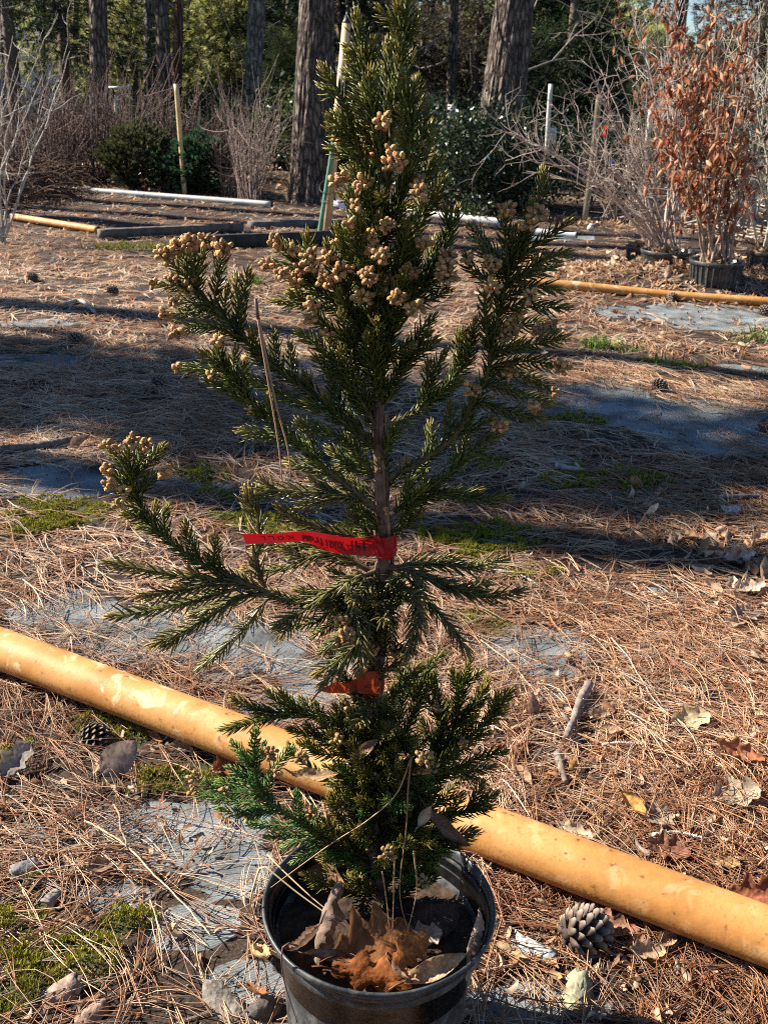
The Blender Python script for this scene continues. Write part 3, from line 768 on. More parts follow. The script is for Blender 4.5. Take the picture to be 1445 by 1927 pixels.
# each limb: style, depth sign (+ away from camera, - towards), main path tip->base, then side shoots tip->base
LIMBS = [
 ('d', .0, [(769, -22), (763, 40), (757, 100), (747, 170), (738, 240)], [(712, 17), (735, 36), (759, 58)], [(789, 27), (780, 50), (766, 74)], [(748, 10), (762, 34)], [(740, 58), (752, 78), (757, 108)], [(752, 92), (750, 120)], [(775, 100), (762, 140), (752, 190)]),
 ('d', -.15, [(671, 24), (677, 65), (688, 116), (705, 205), (728, 300)], [(652, 88), (668, 100), (685, 120)], [(706, 72), (700, 100), (692, 140)], [(653, 107), (676, 140), (694, 182)], [(650, 138), (676, 158), (697, 200)], [(684, 95), (686, 118)]),
 ('d', .25, [(731, 80), (733, 120), (733, 160), (730, 220), (730, 310)], [(718, 124), (727, 148)], [(745, 150), (735, 190)]),
 ('d', -.3, [(697, 128), (695, 170), (702, 210), (713, 270), (724, 350)], [(664, 180), (682, 192), (701, 215)], [(669, 206), (688, 222), (707, 245)], [(669, 226), (688, 255), (712, 285)], [(684, 160), (698, 195)]),
 ('d', -.05, [(604, 126), (618, 150), (636, 178), (650, 210), (664, 255), (684, 312), (706, 370), (722, 420)], [(606, 160), (618, 170), (632, 182)], [(631, 210), (650, 228), (660, 245)], [(619, 222), (640, 240), (664, 262)], [(618, 240), (640, 258), (670, 280)],
   [(619, 278), (645, 290), (676, 300)], [(633, 262), (655, 280), (680, 306)], [(650, 318), (672, 335), (695, 348)], [(643, 365), (668, 378), (705, 385)]),
 ('d', -.2, [(761, 139), (765, 168), (769, 208), (773, 249), (766, 311), (748, 380), (730, 440)], [(782, 147), (777, 178), (771, 205)], [(754, 172), (762, 195), (769, 215)], [(750, 208), (761, 226), (771, 245)], [(796, 185), (784, 210), (773, 245)], [(748, 250), (762, 275)]),
 ('d', .15, [(804, 198), (797, 230), (788, 275), (770, 340), (735, 430)], [(814, 232), (803, 255), (792, 272)], [(810, 262), (798, 285), (784, 310)], [(826, 300), (806, 330), (776, 360)]),
 ('d', .25, [(834, 328), (806, 390), (766, 470), (730, 560)], [(822, 350), (815, 380), (800, 404)], [(815, 290), (797, 350), (776, 430)]),
 ('d', .1, [(859, 392), (850, 425), (838, 465), (802, 530), (752, 600), (722, 650)], [(838, 392), (842, 430), (836, 468)], [(820, 448), (810, 485), (796, 535)], [(846, 470), (828, 500), (806, 528)], [(852, 510), (822, 535), (790, 548)], [(846, 545), (815, 560), (775, 575)], [(786, 455), (780, 500), (775, 565)]),
 ('d', -.35, [(768, 428), (757, 475), (742, 530), (724, 590)], [(785, 448), (772, 480), (752, 510)], [(750, 440), (752, 465), (750, 495)]),
 ('d', -.4, [(674, 402), (678, 450), (684, 500), (700, 560), (718, 620)], [(655, 420), (668, 450), (682, 490)], [(657, 360), (668, 400), (677, 440)], [(692, 425), (688, 460), (686, 500)]),
 ('d', -.3, [(716, 400), (712, 450), (712, 500), (718, 570)], [(736, 470), (722, 500), (714, 530)], [(700, 440), (708, 480)]),
 ('d', .05, [(517, 456), (541, 476), (571, 514), (605, 550), (646, 572), (690, 605), (719, 650)], [(578, 438), (582, 480), (590, 530)], [(503, 495), (530, 505), (560, 512)], [(530, 516), (556, 528), (588, 540)], [(582, 478), (592, 510), (604, 545)], [(548, 460), (560, 480), (574, 510)], [(555, 545), (580, 548), (608, 553)]),
 ('d', -.1, [(614, 455), (626, 490), (642, 540), (672, 600), (712, 660)], [(640, 448), (640, 480), (640, 520)], [(620, 488), (632, 520), (648, 555)], [(657, 498), (656, 530), (654, 566)], [(616, 533), (636, 556), (660, 580)]),
 ('d', .2, [(519, 566), (563, 570), (618, 578), (674, 602), (719, 650)], [(548, 552), (585, 572)]),
 ('d', -.2, [(588, 572), (600, 596), (618, 614), (646, 634), (676, 668), (716, 735)], [(583, 600), (606, 612), (630, 622)], [(640, 588), (650, 620), (664, 652)], [(620, 640), (650, 656), (676, 674)]),
 ('d', -.35, [(560, 623), (596, 645), (624, 678), (652, 712), (690, 772), (713, 810)], [(591, 671), (616, 698), (648, 716)], [(621, 622), (632, 670), (652, 714)], [(640, 655), (655, 690), (672, 740)]),
 ('d', -.5, [(690, 630), (700, 680), (708, 730), (712, 775)], [(676, 660), (692, 700)], [(712, 650), (706, 700)]),
 ('d', .3, [(718, 616), (715, 650), (718, 700)], [(737, 640), (722, 680)], [(745, 600), (730, 640), (720, 690)]),
 ('d', .1, [(820, 597), (799, 618), (779, 650), (757, 690), (722, 752)], [(808, 628), (786, 655), (764, 684)], [(770, 640), (760, 670), (748, 705)], [(822, 640), (790, 668), (756, 698)]),
 # long arm to the upper left
 ('d', .05, [(311, 480), (349, 518), (377, 554), (424, 598), (474, 650), (529, 698), (585, 738), (640, 778), (706, 843)], [(385, 462), (378, 500), (370, 545)], [(332, 466), (352, 500), (372, 545)], [(358, 456), (362, 500), (376, 552)], [(418, 468), (412, 512), (404, 575)],
   [(468, 508), (457, 558), (448, 625)], [(446, 520), (448, 570), (450, 625)], [(515, 622), (518, 664), (529, 698)], [(546, 650), (551, 697), (572, 730)], [(576, 703), (587, 738), (606, 756)], [(297, 536), (345, 538), (376, 555)], [(327, 524), (352, 540), (378, 558)],
   [(318, 592), (371, 588), (420, 597)], [(334, 624), (371, 614), (418, 620), (458, 642)], [(474, 620), (484, 652), (505, 678)], [(428, 540), (424, 570), (424, 597)], [(330, 566), (370, 572), (408, 588)], [(620, 700), (630, 740), (650, 785)], [(655, 740), (660, 775), (672, 808)]),
 # second left arm below it
 ('d', -.15, [(410, 640), (417, 684), (445, 725), (457, 745), (490, 775), (540, 818), (600, 872), (660, 918), (716, 965)], [(335, 690), (391, 695), (432, 712)], [(376, 664), (410, 684), (430, 706)], [(444, 658), (439, 697), (448, 730)], [(463, 678), (457, 719), (466, 752)], [(388, 713), (432, 734), (466, 756)],
   [(465, 713), (510, 731), (560, 758), (610, 775)], [(452, 811), (490, 818), (545, 832)], [(505, 745), (506, 770), (520, 800)], [(560, 790), (580, 820), (605, 870)], [(540, 870), (580, 880), (630, 898)]),
 ('d', .2, [(620, 843), (655, 872), (690, 890), (713, 900)], [(640, 880), (665, 890)], [(560, 800), (605, 812), (660, 838), (708, 868)], [(655, 812), (662, 850), (690, 885)]),
 ('d', -.2, [(575, 756), (620, 775), (665, 812), (706, 852)], [(610, 745), (632, 785)]),
 # right hand limbs
 ('d', -.05, [(1019, 322), (1019, 355), (1010, 392), (986, 453), (964, 495), (948, 555), (935, 610), (925, 655), (918, 704), (889, 756), (871, 802), (834, 840), (804, 861), (761, 886), (722, 908)],
   [(883, 424), (908, 458), (936, 480), (950, 520)], [(955, 394), (952, 432), (945, 512)], [(1072, 411), (1038, 439), (1005, 464), (968, 510)], [(1068, 476), (1034, 487), (998, 509), (960, 545)], [(1054, 547), (1019, 538), (985, 545), (950, 565)], [(1068, 577), (1024, 577), (984, 570), (945, 590)],
   [(1065, 634), (1019, 646), (983, 652), (932, 668)], [(1052, 690), (1018, 682), (982, 680), (928, 692)], [(1043, 737), (1004, 714), (976, 706), (922, 704)], [(1021, 790), (984, 780), (954, 775), (905, 762)], [(1037, 757), (992, 746), (960, 733), (912, 722)], [(875, 482), (888, 508), (914, 528), (940, 560)],
   [(914, 541), (913, 600), (920, 665)], [(926, 492), (930, 530), (936, 590)], [(994, 420), (985, 455)], [(893, 734), (889, 768), (872, 800)], [(846, 758), (846, 786), (838, 832)], [(1000, 380), (990, 430), (976, 476)], [(1046, 500), (1010, 515), (970, 530)], [(1030, 610), (985, 612), (940, 622)], [(966, 430), (968, 470), (960, 505)], [(900, 455), (920, 490), (940, 520)], [(975, 640), (950, 655), (928, 680)]),
 ('d', .2, [(864, 626), (864, 681), (852, 715), (834, 737), (798, 764), (758, 790), (716, 800)], [(886, 624), (880, 681), (860, 708)], [(837, 662), (820, 692), (808, 735), (798, 762)], [(807, 680), (804, 722), (790, 768)], [(896, 604), (884, 650), (874, 692)], [(872, 622), (866, 655)], [(866, 714), (836, 738), (806, 758)]),
 ('d', -.1, [(944, 802), (919, 827), (886, 851), (849, 886), (813, 913), (774, 950), (722, 988)], [(956, 937), (895, 941), (834, 932), (776, 945)], [(905, 921), (868, 930), (812, 926)], [(810, 797), (813, 832), (800, 872), (776, 905), (722, 940)], [(880, 815), (870, 850), (852, 880)], [(800, 890), (790, 925)], [(770, 905), (760, 945)]),
 ('d', .1, [(796, 960), (758, 992), (722, 1012)], [(775, 950), (752, 985)]),
 ('d', -.1, [(659, 948), (688, 970), (717, 992)]),
 # thin long needled shoots
 ('l', -.1, [(466, 922), (526, 925), (612, 928), (680, 940), (717, 966)], [(557, 957), (612, 943), (668, 940)], [(526, 956), (570, 982), (612, 998), (665, 1010)], [(590, 905), (640, 926)]),
 # low left arm
 ('d', .0, [(247, 830), (246, 869), (256, 921), (277, 966), (311, 1008), (374, 1056), (443, 1087), (512, 1118), (557, 1132), (640, 1138), (710, 1132)], [(201, 838), (228, 869), (252, 905)], [(273, 836), (262, 866), (252, 898)], [(308, 838), (284, 868), (262, 900)], [(308, 888), (286, 900), (264, 930)], [(204, 888), (232, 905), (258, 930)], [(208, 915), (240, 928), (264, 946)],
   [(222, 948), (248, 956), (272, 962)], [(234, 970), (262, 975), (286, 982)], [(260, 990), (285, 993), (310, 1010)], [(318, 952), (308, 978), (318, 1012)], [(349, 983), (360, 1020), (380, 1058)], [(232, 925), (255, 940)], [(295, 950), (292, 985)], [(405, 1010), (405, 1050), (420, 1078)]),
 ('l', -.25, [(201, 1060), (266, 1071), (336, 1084), (405, 1091), (450, 1096), (520, 1120)], [(266, 1125), (336, 1115), (395, 1102), (450, 1098)], [(208, 1157), (284, 1147), (346, 1132), (401, 1118), (470, 1104)]),
 ('l', -.35, [(287, 1213), (346, 1188), (401, 1157), (450, 1124), (520, 1115)], [(374, 1258), (422, 1216), (467, 1174), (491, 1140), (530, 1122)], [(360, 1160), (410, 1140), (460, 1115)]),
 ('l', -.3, [(519, 1178), (571, 1150), (623, 1112), (664, 1092), (714, 1075)], [(464, 1074), (526, 1071), (578, 1050), (630, 1040), (700, 1046)], [(481, 1029), (543, 1026), (600, 1030), (690, 1040)], [(464, 922), (485, 974), (488, 1021), (481, 1056), (500, 1105)]),
 ('d', .1, [(556, 1178), (600, 1165), (650, 1130), (712, 1100)], [(590, 1195), (630, 1170), (680, 1130)], [(560, 1110), (610, 1120), (670, 1118)], [(640, 1185), (660, 1150), (690, 1110)], [(620, 1070), (650, 1090), (700, 1100)], [(585, 1130), (640, 1135), (700, 1120)], [(600, 1230), (640, 1200), (680, 1160), (712, 1130)]),
 # drooping right and front shoots
 ('l', .0, [(946, 1050), (885, 1067), (819, 1061), (772, 1063), (721, 1072)], [(860, 1050), (800, 1062)]),
 ('l', -.3, [(981, 1113), (918, 1124), (869, 1114), (819, 1093), (779, 1076), (721, 1062)], [(882, 1233), (849, 1180), (812, 1140), (782, 1102), (745, 1072)], [(920, 1095), (870, 1108), (820, 1092)]),
 ('l', -.6, [(762, 1242), (776, 1193), (786, 1130), (782, 1082), (728, 1066)], [(719, 1113), (745, 1085), (770, 1075)], [(800, 1170), (790, 1130)]),
 ('l', -.75, [(686, 1250), (676, 1180), (663, 1124), (657, 1094), (712, 1070)], [(603, 1292), (643, 1252), (673, 1212), (693, 1174), (712, 1135)], [(596, 1269), (640, 1240), (672, 1208)], [(672, 1265), (682, 1220), (694, 1172)]),
 # inner greenery around the stem
 ('d', -.5, [(745, 1175), (735, 1150), (714, 1130)], [(700, 1180), (712, 1150)], [(740, 1225), (735, 1190), (714, 1165)], [(695, 1118), (712, 1100)], [(765, 1130), (740, 1110), (720, 1090)], [(660, 1215), (690, 1190), (710, 1180)], [(640, 1170), (670, 1165), (708, 1160)]),
 # low bush left
 ('d', .2, [(440, 1316), (498, 1339), (575, 1344), (642, 1357), (702, 1382)], [(431, 1370), (498, 1353), (545, 1346)], [(529, 1302), (548, 1330), (580, 1348)], [(503, 1301), (530, 1329), (560, 1346)], [(470, 1330), (510, 1345)], [(590, 1318), (610, 1345)]),
 ('d', .1, [(548, 1374), (602, 1384), (660, 1402), (698, 1430)], [(543, 1400), (584, 1447), (620, 1470), (698, 1490)], [(600, 1350), (632, 1390)], [(575, 1395), (612, 1420), (660, 1435)]),
 ('g', -.55, [(480, 1368), (477, 1428), (489, 1490), (530, 1525), (575, 1552), (622, 1590), (704, 1640)], [(435, 1396), (470, 1438), (488, 1485)], [(368, 1495), (431, 1505), (490, 1516), (530, 1528)], [(408, 1472), (462, 1483), (500, 1500)], [(506, 1460), (500, 1490), (512, 1512)], [(548, 1408), (516, 1448), (504, 1490)], [(377, 1468), (420, 1490), (450, 1506)],
   [(467, 1550), (528, 1552), (572, 1560)], [(530, 1596), (576, 1580), (620, 1592)], [(556, 1490), (566, 1540), (590, 1566)], [(412, 1520), (460, 1530), (520, 1532)], [(452, 1415), (472, 1450)], [(498, 1400), (482, 1440)], [(590, 1520), (600, 1555), (622, 1588)], [(430, 1445), (470, 1470), (500, 1500)], [(500, 1575), (550, 1570), (600, 1578)], [(550, 1625), (590, 1605), (640, 1605)]),
 # low bush right
 ('d', .2, [(814, 1280), (827, 1330), (822, 1392), (778, 1470), (712, 1560)], [(800, 1310), (818, 1350)], [(850, 1340), (832, 1375), (816, 1410)], [(790, 1350), (806, 1400)]),
 ('d', .1, [(885, 1242), (876, 1272), (870, 1315), (842, 1400), (785, 1500), (710, 1590)], [(917, 1278), (903, 1320), (866, 1372)], [(849, 1260), (862, 1300), (862, 1350)], [(912, 1290), (890, 1330), (860, 1370)], [(905, 1262), (885, 1290)], [(862, 1270), (870, 1310)], [(895, 1345), (868, 1380), (840, 1410)]),
 ('d', -.1, [(962, 1298), (938, 1332), (882, 1390), (822, 1442), (712, 1560)], [(953, 1414), (890, 1430), (832, 1462), (760, 1520)], [(950, 1335), (910, 1365)], [(920, 1380), (880, 1400)], [(935, 1310), (920, 1345)], [(930, 1440), (880, 1450), (840, 1470)]),
 ('d', .3, [(832, 1228), (802, 1263), (786, 1314), (760, 1385), (704, 1440)], [(766, 1238), (759, 1300), (742, 1390)], [(820, 1268), (800, 1310), (776, 1350)], [(780, 1270), (780, 1320)], [(742, 1290), (738, 1350), (706, 1420)], [(745, 1255), (750, 1310)]),
 ('d', -.2, [(935, 1491), (903, 1510), (858, 1533), (790, 1545), (710, 1590)], [(894, 1560), (845, 1572), (776, 1570)], [(910, 1470), (880, 1510)], [(870, 1500), (840, 1530)], [(925, 1520), (870, 1540)], [(880, 1585), (830, 1580), (780, 1578)]),
 ('g', -.6, [(845, 1608), (800, 1596), (755, 1600), (712, 1640)], [(746, 1576), (735, 1610)], [(790, 1560), (765, 1590)], [(820, 1630), (780, 1620)], [(770, 1640), (740, 1630)], [(640, 1600), (680, 1625)], [(660, 1560), (690, 1600)], [(635, 1680), (665, 1665), (700, 1655)]),
 ('f', -.8, [(668, 1782), (690, 1745), (716, 1710), (716, 1670)]),
 ('d', -.45, [(683, 1468), (692, 1500), (704, 1550)], [(732, 1482), (720, 1520), (708, 1560)], [(705, 1458), (706, 1510)], [(650, 1500), (670, 1540), (700, 1580)], [(770, 1430), (745, 1480), (715, 1530)], [(620, 1500), (650, 1550), (696, 1600)], [(750, 1520), (730, 1560)], [(610, 1560), (650, 1590), (700, 1620)], [(795, 1500), (760, 1540), (715, 1580)], [(600, 1610), (650, 1620), (700, 1635)],
   [(640, 1440), (670, 1480), (700, 1520)], [(660, 1400), (680, 1440), (702, 1480)], [(740, 1400), (722, 1440), (704, 1480)]),
 ('d', -.3, [(660, 1280), (672, 1310), (690, 1345), (703, 1380)], [(650, 1330), (680, 1360)], [(730, 1330), (715, 1370)], [(668, 1300), (680, 1330)], [(740, 1340), (720, 1380)], [(650, 1375), (690, 1400)]),
]

# extra shoots filling the middle of the crown and the foot of the bush
rs = random.Random(5)
def filler(n, x0, x1, y0, y1, rise, styles, spread=.5):
    out = []
    for k in range(n):
        tx, ty = rs.uniform(x0, x1), rs.uniform(y0, y1)
        by = ty + rs.uniform(*rise)
        bx = trunk_at(by) + (tx - trunk_at(by)) * rs.uniform(.05, .35)
        mid = ((tx * .62 + bx * .38) + rs.uniform(-8, 8), ty * .5 + by * .5)
        out.append((rs.choice(styles), rs.uniform(-spread, spread), [(tx, ty), mid, (bx, by)]))
    return out
def front(n, x0, x1, y0, y1, styles, d=(4, 10), drop=(20, 70)):
    out = []
    for k in range(n):
        tx, ty = rs.uniform(x0, x1), rs.uniform(y0, y1)
        if 625 < tx < 745 and 1215 < ty < 1350: ty += 130
        by = ty + rs.uniform(*drop)
        out.append((rs.choice(styles), -rs.uniform(*d), [(tx, ty), ((tx + trunk_at(by)) / 2, (ty + by) / 2 - 6), (trunk_at(by), by)]))
    return out
FILL = [front(24, 600, 820, 1430, 1670, ['d', 'd', 'd', 'g'], (3, 10), (-20, 60)), front(12, 640, 800, 1290, 1450, ['d'], (3, 8)), front(12, 640, 800, 1080, 1250, ['l', 'l', 'd'], (3, 9), (-60, 30)), front(4, 670, 780, 230, 520, ['d'], (3, 7)), front(3, 660, 780, 520, 780, ['d'], (3, 7)),
        filler(6, 640, 800, 300, 420, (90, 150), ['d']), filler(9, 620, 825, 400, 520, (90, 160), ['d']), filler(9, 610, 830, 470, 600, (80, 150), ['d']),
        filler(5, 630, 800, 590, 700, (80, 130), ['d']), filler(4, 640, 790, 700, 830, (50, 90), ['d']), filler(5, 650, 790, 860, 980, (30, 70), ['d', 'l']), filler(2, 650, 790, 230, 320, (90, 150), ['d']),
        filler(30, 570, 880, 1480, 1660, (20, 90), ['d', 'd', 'd', 'd', 'g'], .9), filler(16, 620, 880, 1310, 1480, (50, 120), ['d'], .8), filler(16, 620, 800, 1080, 1260, (30, 80), ['d', 'l'], .8)]

STY = {  # needle length, spacing, outward a1,a2, forward b1,b2, base colour, tip colour
 'd': (.0165, .00118, .78, .26, .76, .05, (.090, .110, .018), (.36, .27, .055), .0021),
 'l': (.0215, .00150, .74, .22, .80, .0, (.175, .160, .055), (.42, .27, .075), .0025),
 'g': (.0145, .00105, .80, .28, .70, .05, (.070, .150, .032), (.26, .32, .07), .0020),
 'f': (.0145, .00120, .75, .22, .80, .05, (.07, .20, .035), (.11, .27, .05), .0014),
}

def needles_on(path, style, r, tip_tuck=True, bronze=0.0):
    Ln, sp, a1, a2, b1, b2, cb, ct, w0 = STY[style]
    s = np.concatenate([[0], np.cumsum(np.linalg.norm(np.diff(path, axis=0), axis=1))])
    tot = s[-1]
    n = max(14, int(tot / sp))
    u = np.linspace(0, tot, n) + r.normal(0, sp * .5, n)
    u = np.clip(u, 0, tot)
    Nf, Bf, Tf = frames(path)
    itp = lambda A: np.stack([np.interp(u, s, A[:, k]) for k in range(3)], 1)
    p, T, Nn = itp(path), unit(itp(Tf)), itp(Nf)
    Nn = unit(Nn - T * (Nn * T).sum(1, keepdims=True)); Bn = np.cross(T, Nn)
    ph = np.arange(n) * 2.39996 + r.normal(0, .25, n)
    if style == 'l':
        # spread into two sides
        ph = ph - .38 * np.sin(2 * ph)
    Rr = np.cos(ph)[:, None] * Nn + np.sin(ph)[:, None] * Bn
    q = (tot - u)                                   # distance from the tip
    k_tip = np.clip(1 - q / .013, 0, 1)
    grow = .45 + .55 * np.clip(q / .016, 0, 1)
    L = Ln * grow * r.uniform(.8, 1.15, n)
    a1_ = a1 * (1 - .55 * k_tip) * r.uniform(.8, 1.2, n); b1_ = b1 + .25 * k_tip
    sv = np.array([0, .33, .7, 1.0])
    rad = a1_[:, None] * sv - a2 * sv ** 2
    axi = b1_[:, None] * sv + b2 * sv ** 2
    ctr = p[:, None, :] + Rr[:, None, :] * (rad * L[:, None] + .0012)[..., None] + T[:, None, :] * (axi * L[:, None])[..., None]
    S = np.cross(T, Rr)
    tan = unit(Rr * a1_[:, None] + T * b1_[:, None]); U = np.cross(tan, S)
    wk = np.array([.9, 1.0, .7])
    ring = []
    for a in (0, 2.094, 4.189):
        ring.append(ctr[:, :3] + (S * math.sin(a) + U * math.cos(a))[:, None, :] * (w0 * .5 * wk)[None, :, None])
    V = np.concatenate([np.stack(ring, 2).reshape(n, 9, 3), ctr[:, 3:4]], 1)     # 9 ring verts + tip
    base = (np.arange(n) * 10)[:, None, None]
    Q = []
    for k in range(2):
        for a in range(3):
            Q.append((3 * k + a, 3 * k + (a + 1) % 3, 3 * k + 3 + (a + 1) % 3, 3 * k + 3 + a))
    Q = (np.array(Q)[None] + base).reshape(-1, 4)
    Tt = (np.array([(6, 7, 9), (7, 8, 9), (8, 6, 9)])[None] + base).reshape(-1, 3)
    cb_ = np.array(cb) * (1 - bronze) + np.array((.13, .10, .036)) * bronze
    c = cb_[None] * r.uniform(.45, 1.5, (n, 1)) + np.array([(.012, .004, 0)]) * r.uniform(0, 1, (n, 1))
    kt = np.clip(1 - q / .022, 0, 1)[:, None] ** 1.3 * r.uniform(.5, 1.0, (n, 1))
    c = c * (1 - kt) + np.array(ct)[None] * kt
    C = np.repeat(c[:, None, :], 10, 1)
    C[:, 9] *= 1.25
    C[:, 0:3] *= .8
    return V.reshape(-1, 3), Q, Tt, C.reshape(-1, 3)

shrub = thing('potted_conifer', (PC.x, TY, SOILZ), 'young dark green conifer with tan pollen cones growing in the large black pot', 'conifer shrub')

def to3(path_px, d0, d1):
    """tip->base pixel path to base->tip world points with depth offset going d0..d1"""
    pts = path_px[::-1]
    q = np.array(pts, float)
    s = np.concatenate([[0], np.cumsum(np.linalg.norm(np.diff(q, axis=0), axis=1))]); s /= s[-1]
    return [tuple(P(x, y, TY + d0 + (d1 - d0) * k ** 1.0)) for (x, y), k in zip(pts, s)]

# trunk
tp = np.array([tuple(P(x, y, TY)) for x, y in TRUNK_PX])
tps, tl = smooth_path(tp, .008)
mb = MB()
k = np.linspace(0, 1, len(tps))
rad = np.interp(k, [0, .04, .2, .45, .65, .85, 1], [.0125, .0105, .0092, .0078, .0055, .003, .0014])
rt = np.random.default_rng(2)
rad = rad * (1 + .06 * rt.normal(size=len(k)))
C = np.array((.17, .095, .06))[None] * rt.uniform(.6, 1.3, (len(k), 1)) * np.where(k[:, None] > .75, np.array([(.55, .9, .45)]), np.array([(1, 1, 1)]))
mb.tube(tps, rad, 14, C)
# bark strips peeling along the stem
for q in range(70):
    u0 = rt.integers(3, int(len(tps) * .6)); ln = rt.integers(4, 12); a = rt.uniform(0, 6.28)
    seg = tps[u0:u0 + ln]
    off = np.array([math.cos(a), math.sin(a), 0]) * (rad[u0] * 1.0)
    lift = np.sin(np.linspace(0, 3.1, len(seg)))[:, None] * off * .15
    mb.tube(seg + off + lift, .0011, 4, np.array((.20, .11, .07)) * rt.uniform(.5, 1.5), squash=2.0)
mb.build('trunk', M_WOOD, shrub)

ALL_TIPS = []      # (px, py, depth Y, limb part)
rl = np.random.default_rng(11)
def build_limb(items, seed):
    """items: list of (style, depth sign, main, *subs) making one limb part with its own foliage"""
    r = np.random.default_rng(seed)
    wood, fol = MB(), MB()
    tips, bases = [], []
    for it in items:
        st_, dsg, main, subs = it[0], it[1], it[2], it[3:]
        a = np.array(main, float)
        ln = np.linalg.norm(np.diff(a, axis=0), axis=1).sum() / 1750
        d_tip = dsg * ln * .9 if abs(dsg) < 2 else dsg / 100
        base = main[-1]
        tx = trunk_at(base[1])
        if abs(base[0] - tx) < 45 and len(items) < 4: main = main[:-1] + [(tx, base[1])]
        p3 = to3(main, 0, d_tip)
        path, L3 = smooth_path(p3, .004)
        path = path + np.cumsum(r.normal(0, .00012, path.shape), 0)
        bro = r.uniform(.1, .45) if st_ == 'd' and main[0][1] > 1300 and main[0][0] > 560 else .35 if st_ == 'd' and main[0][1] > 900 and main[0][1] < 1120 and main[0][0] < 420 else (.18 if st_ == 'd' and r.uniform() < .3 else 0)
        def put(path, L3, st_, main_r, lat):
            kk = np.linspace(0, 1, len(path))
            wr_ = np.interp(kk, [0, .5, 1], [main_r, main_r * .55, .0007])
            wc = np.where(kk[:, None] < .35, np.array([(.13, .085, .045)]), np.array([(.105, .11, .03)])) * r.uniform(.8, 1.2, (len(path), 1))
            wood.tube(path, wr_, 6, wc)
            bare = 0 if L3 < .12 else min(.25, .02 / L3)
            i0 = int(len(path) * bare)
            fol.add(*needles_on(path[i0:], st_, r, True, bro))
            if lat:
                # short side shoots
                nlat = int(L3 / ((.04 if main[0][1] > 1250 else .16) if st_ == 'd' else .10))
                for q in range(nlat):
                    u = r.uniform(.15, .9); k0 = int(u * (len(path) - 2))
                    Tn = unit(path[k0 + 1] - path[k0])
                    d = r.normal(size=3); d -= Tn * d.dot(Tn); d = unit(d)
                    ll = r.uniform(.014, .04) * (1.15 - u * .5)
                    dirv = unit(Tn * r.uniform(.75, 1.2) + d * r.uniform(.6, 1) + np.array((0, 0, .25)))
                    p0 = path[k0]
                    sub = np.array([p0, p0 + dirv * ll * .5, p0 + dirv * ll + np.array((0, 0, .12 * ll)) + Tn * ll * .15])
                    sp_, l_ = smooth_path(sub, .004)
                    fol.add(*needles_on(sp_, st_, r, True, bro))
                    wood.tube(sp_, [.0009] * len(sp_), 5, (.10, .105, .03))
        bases.append(path[0])
        put(path, L3, st_, min(.0042, .0014 + .009 * L3), True)
        tips.append((main[0][0], main[0][1], TY + d_tip))
        # depth along the main, to hang side shoots on it
        mp_ = np.array(main[::-1], float); ms = np.concatenate([[0], np.cumsum(np.linalg.norm(np.diff(mp_, axis=0), axis=1))])
        for sb in subs:
            b_ = np.array(sb[-1], float)
            # nearest point of the main in the plane of the plant
            best = None
            for q in range(len(mp_) - 1):
                v = mp_[q + 1] - mp_[q]; t = np.clip(np.dot(b_ - mp_[q], v) / (v.dot(v) + 1e-9), 0, 1)
                pt = mp_[q] + v * t; dd = np.linalg.norm(pt - b_)
                if best is None or dd < best[0]: best = (dd, pt, (ms[q] + t * np.linalg.norm(v)) / ms[-1])
            d0 = d_tip * best[2]
            sb2 = list(sb[:-1]) + [tuple(best[1])] if best[0] < 60 else list(sb)
            sl = np.linalg.norm(np.diff(np.array(sb2, float), axis=0), axis=1).sum() / 1750
            d1 = d0 + r.uniform(-.6, .6) * sl
            pp, l3 = smooth_path(to3(sb2, d0, d1), .004)
            pp = pp + np.cumsum(r.normal(0, .00012, pp.shape), 0)
            put(pp, l3, st_, min(.0028, .0011 + .006 * l3), l3 > .05)
            tips.append((sb[0][0], sb[0][1], TY + d1))
    if len(items) > 1:
        for a, b in zip(bases[:-1], bases[1:]): wood.tube([a, a * .5 + b * .5, b], .0012, 5, (.13, .09, .05))  # added thin links joining the separate shoots of a group, no real twigs
    br = wood.build('branch', M_WOOD, shrub)
    fo = fol.build('foliage', M_NEEDLE, br)
    for t in tips: ALL_TIPS.append(t + (br,))
    return br

for q, it in enumerate(LIMBS): build_limb([it], 100 + q)
for q, fl in enumerate(FILL):
    fl.sort(key=lambda t: t[2][-1][1])
    for h in range(0, len(fl), 4): build_limb(fl[h:h + 4], 300 + q * 10 + h)

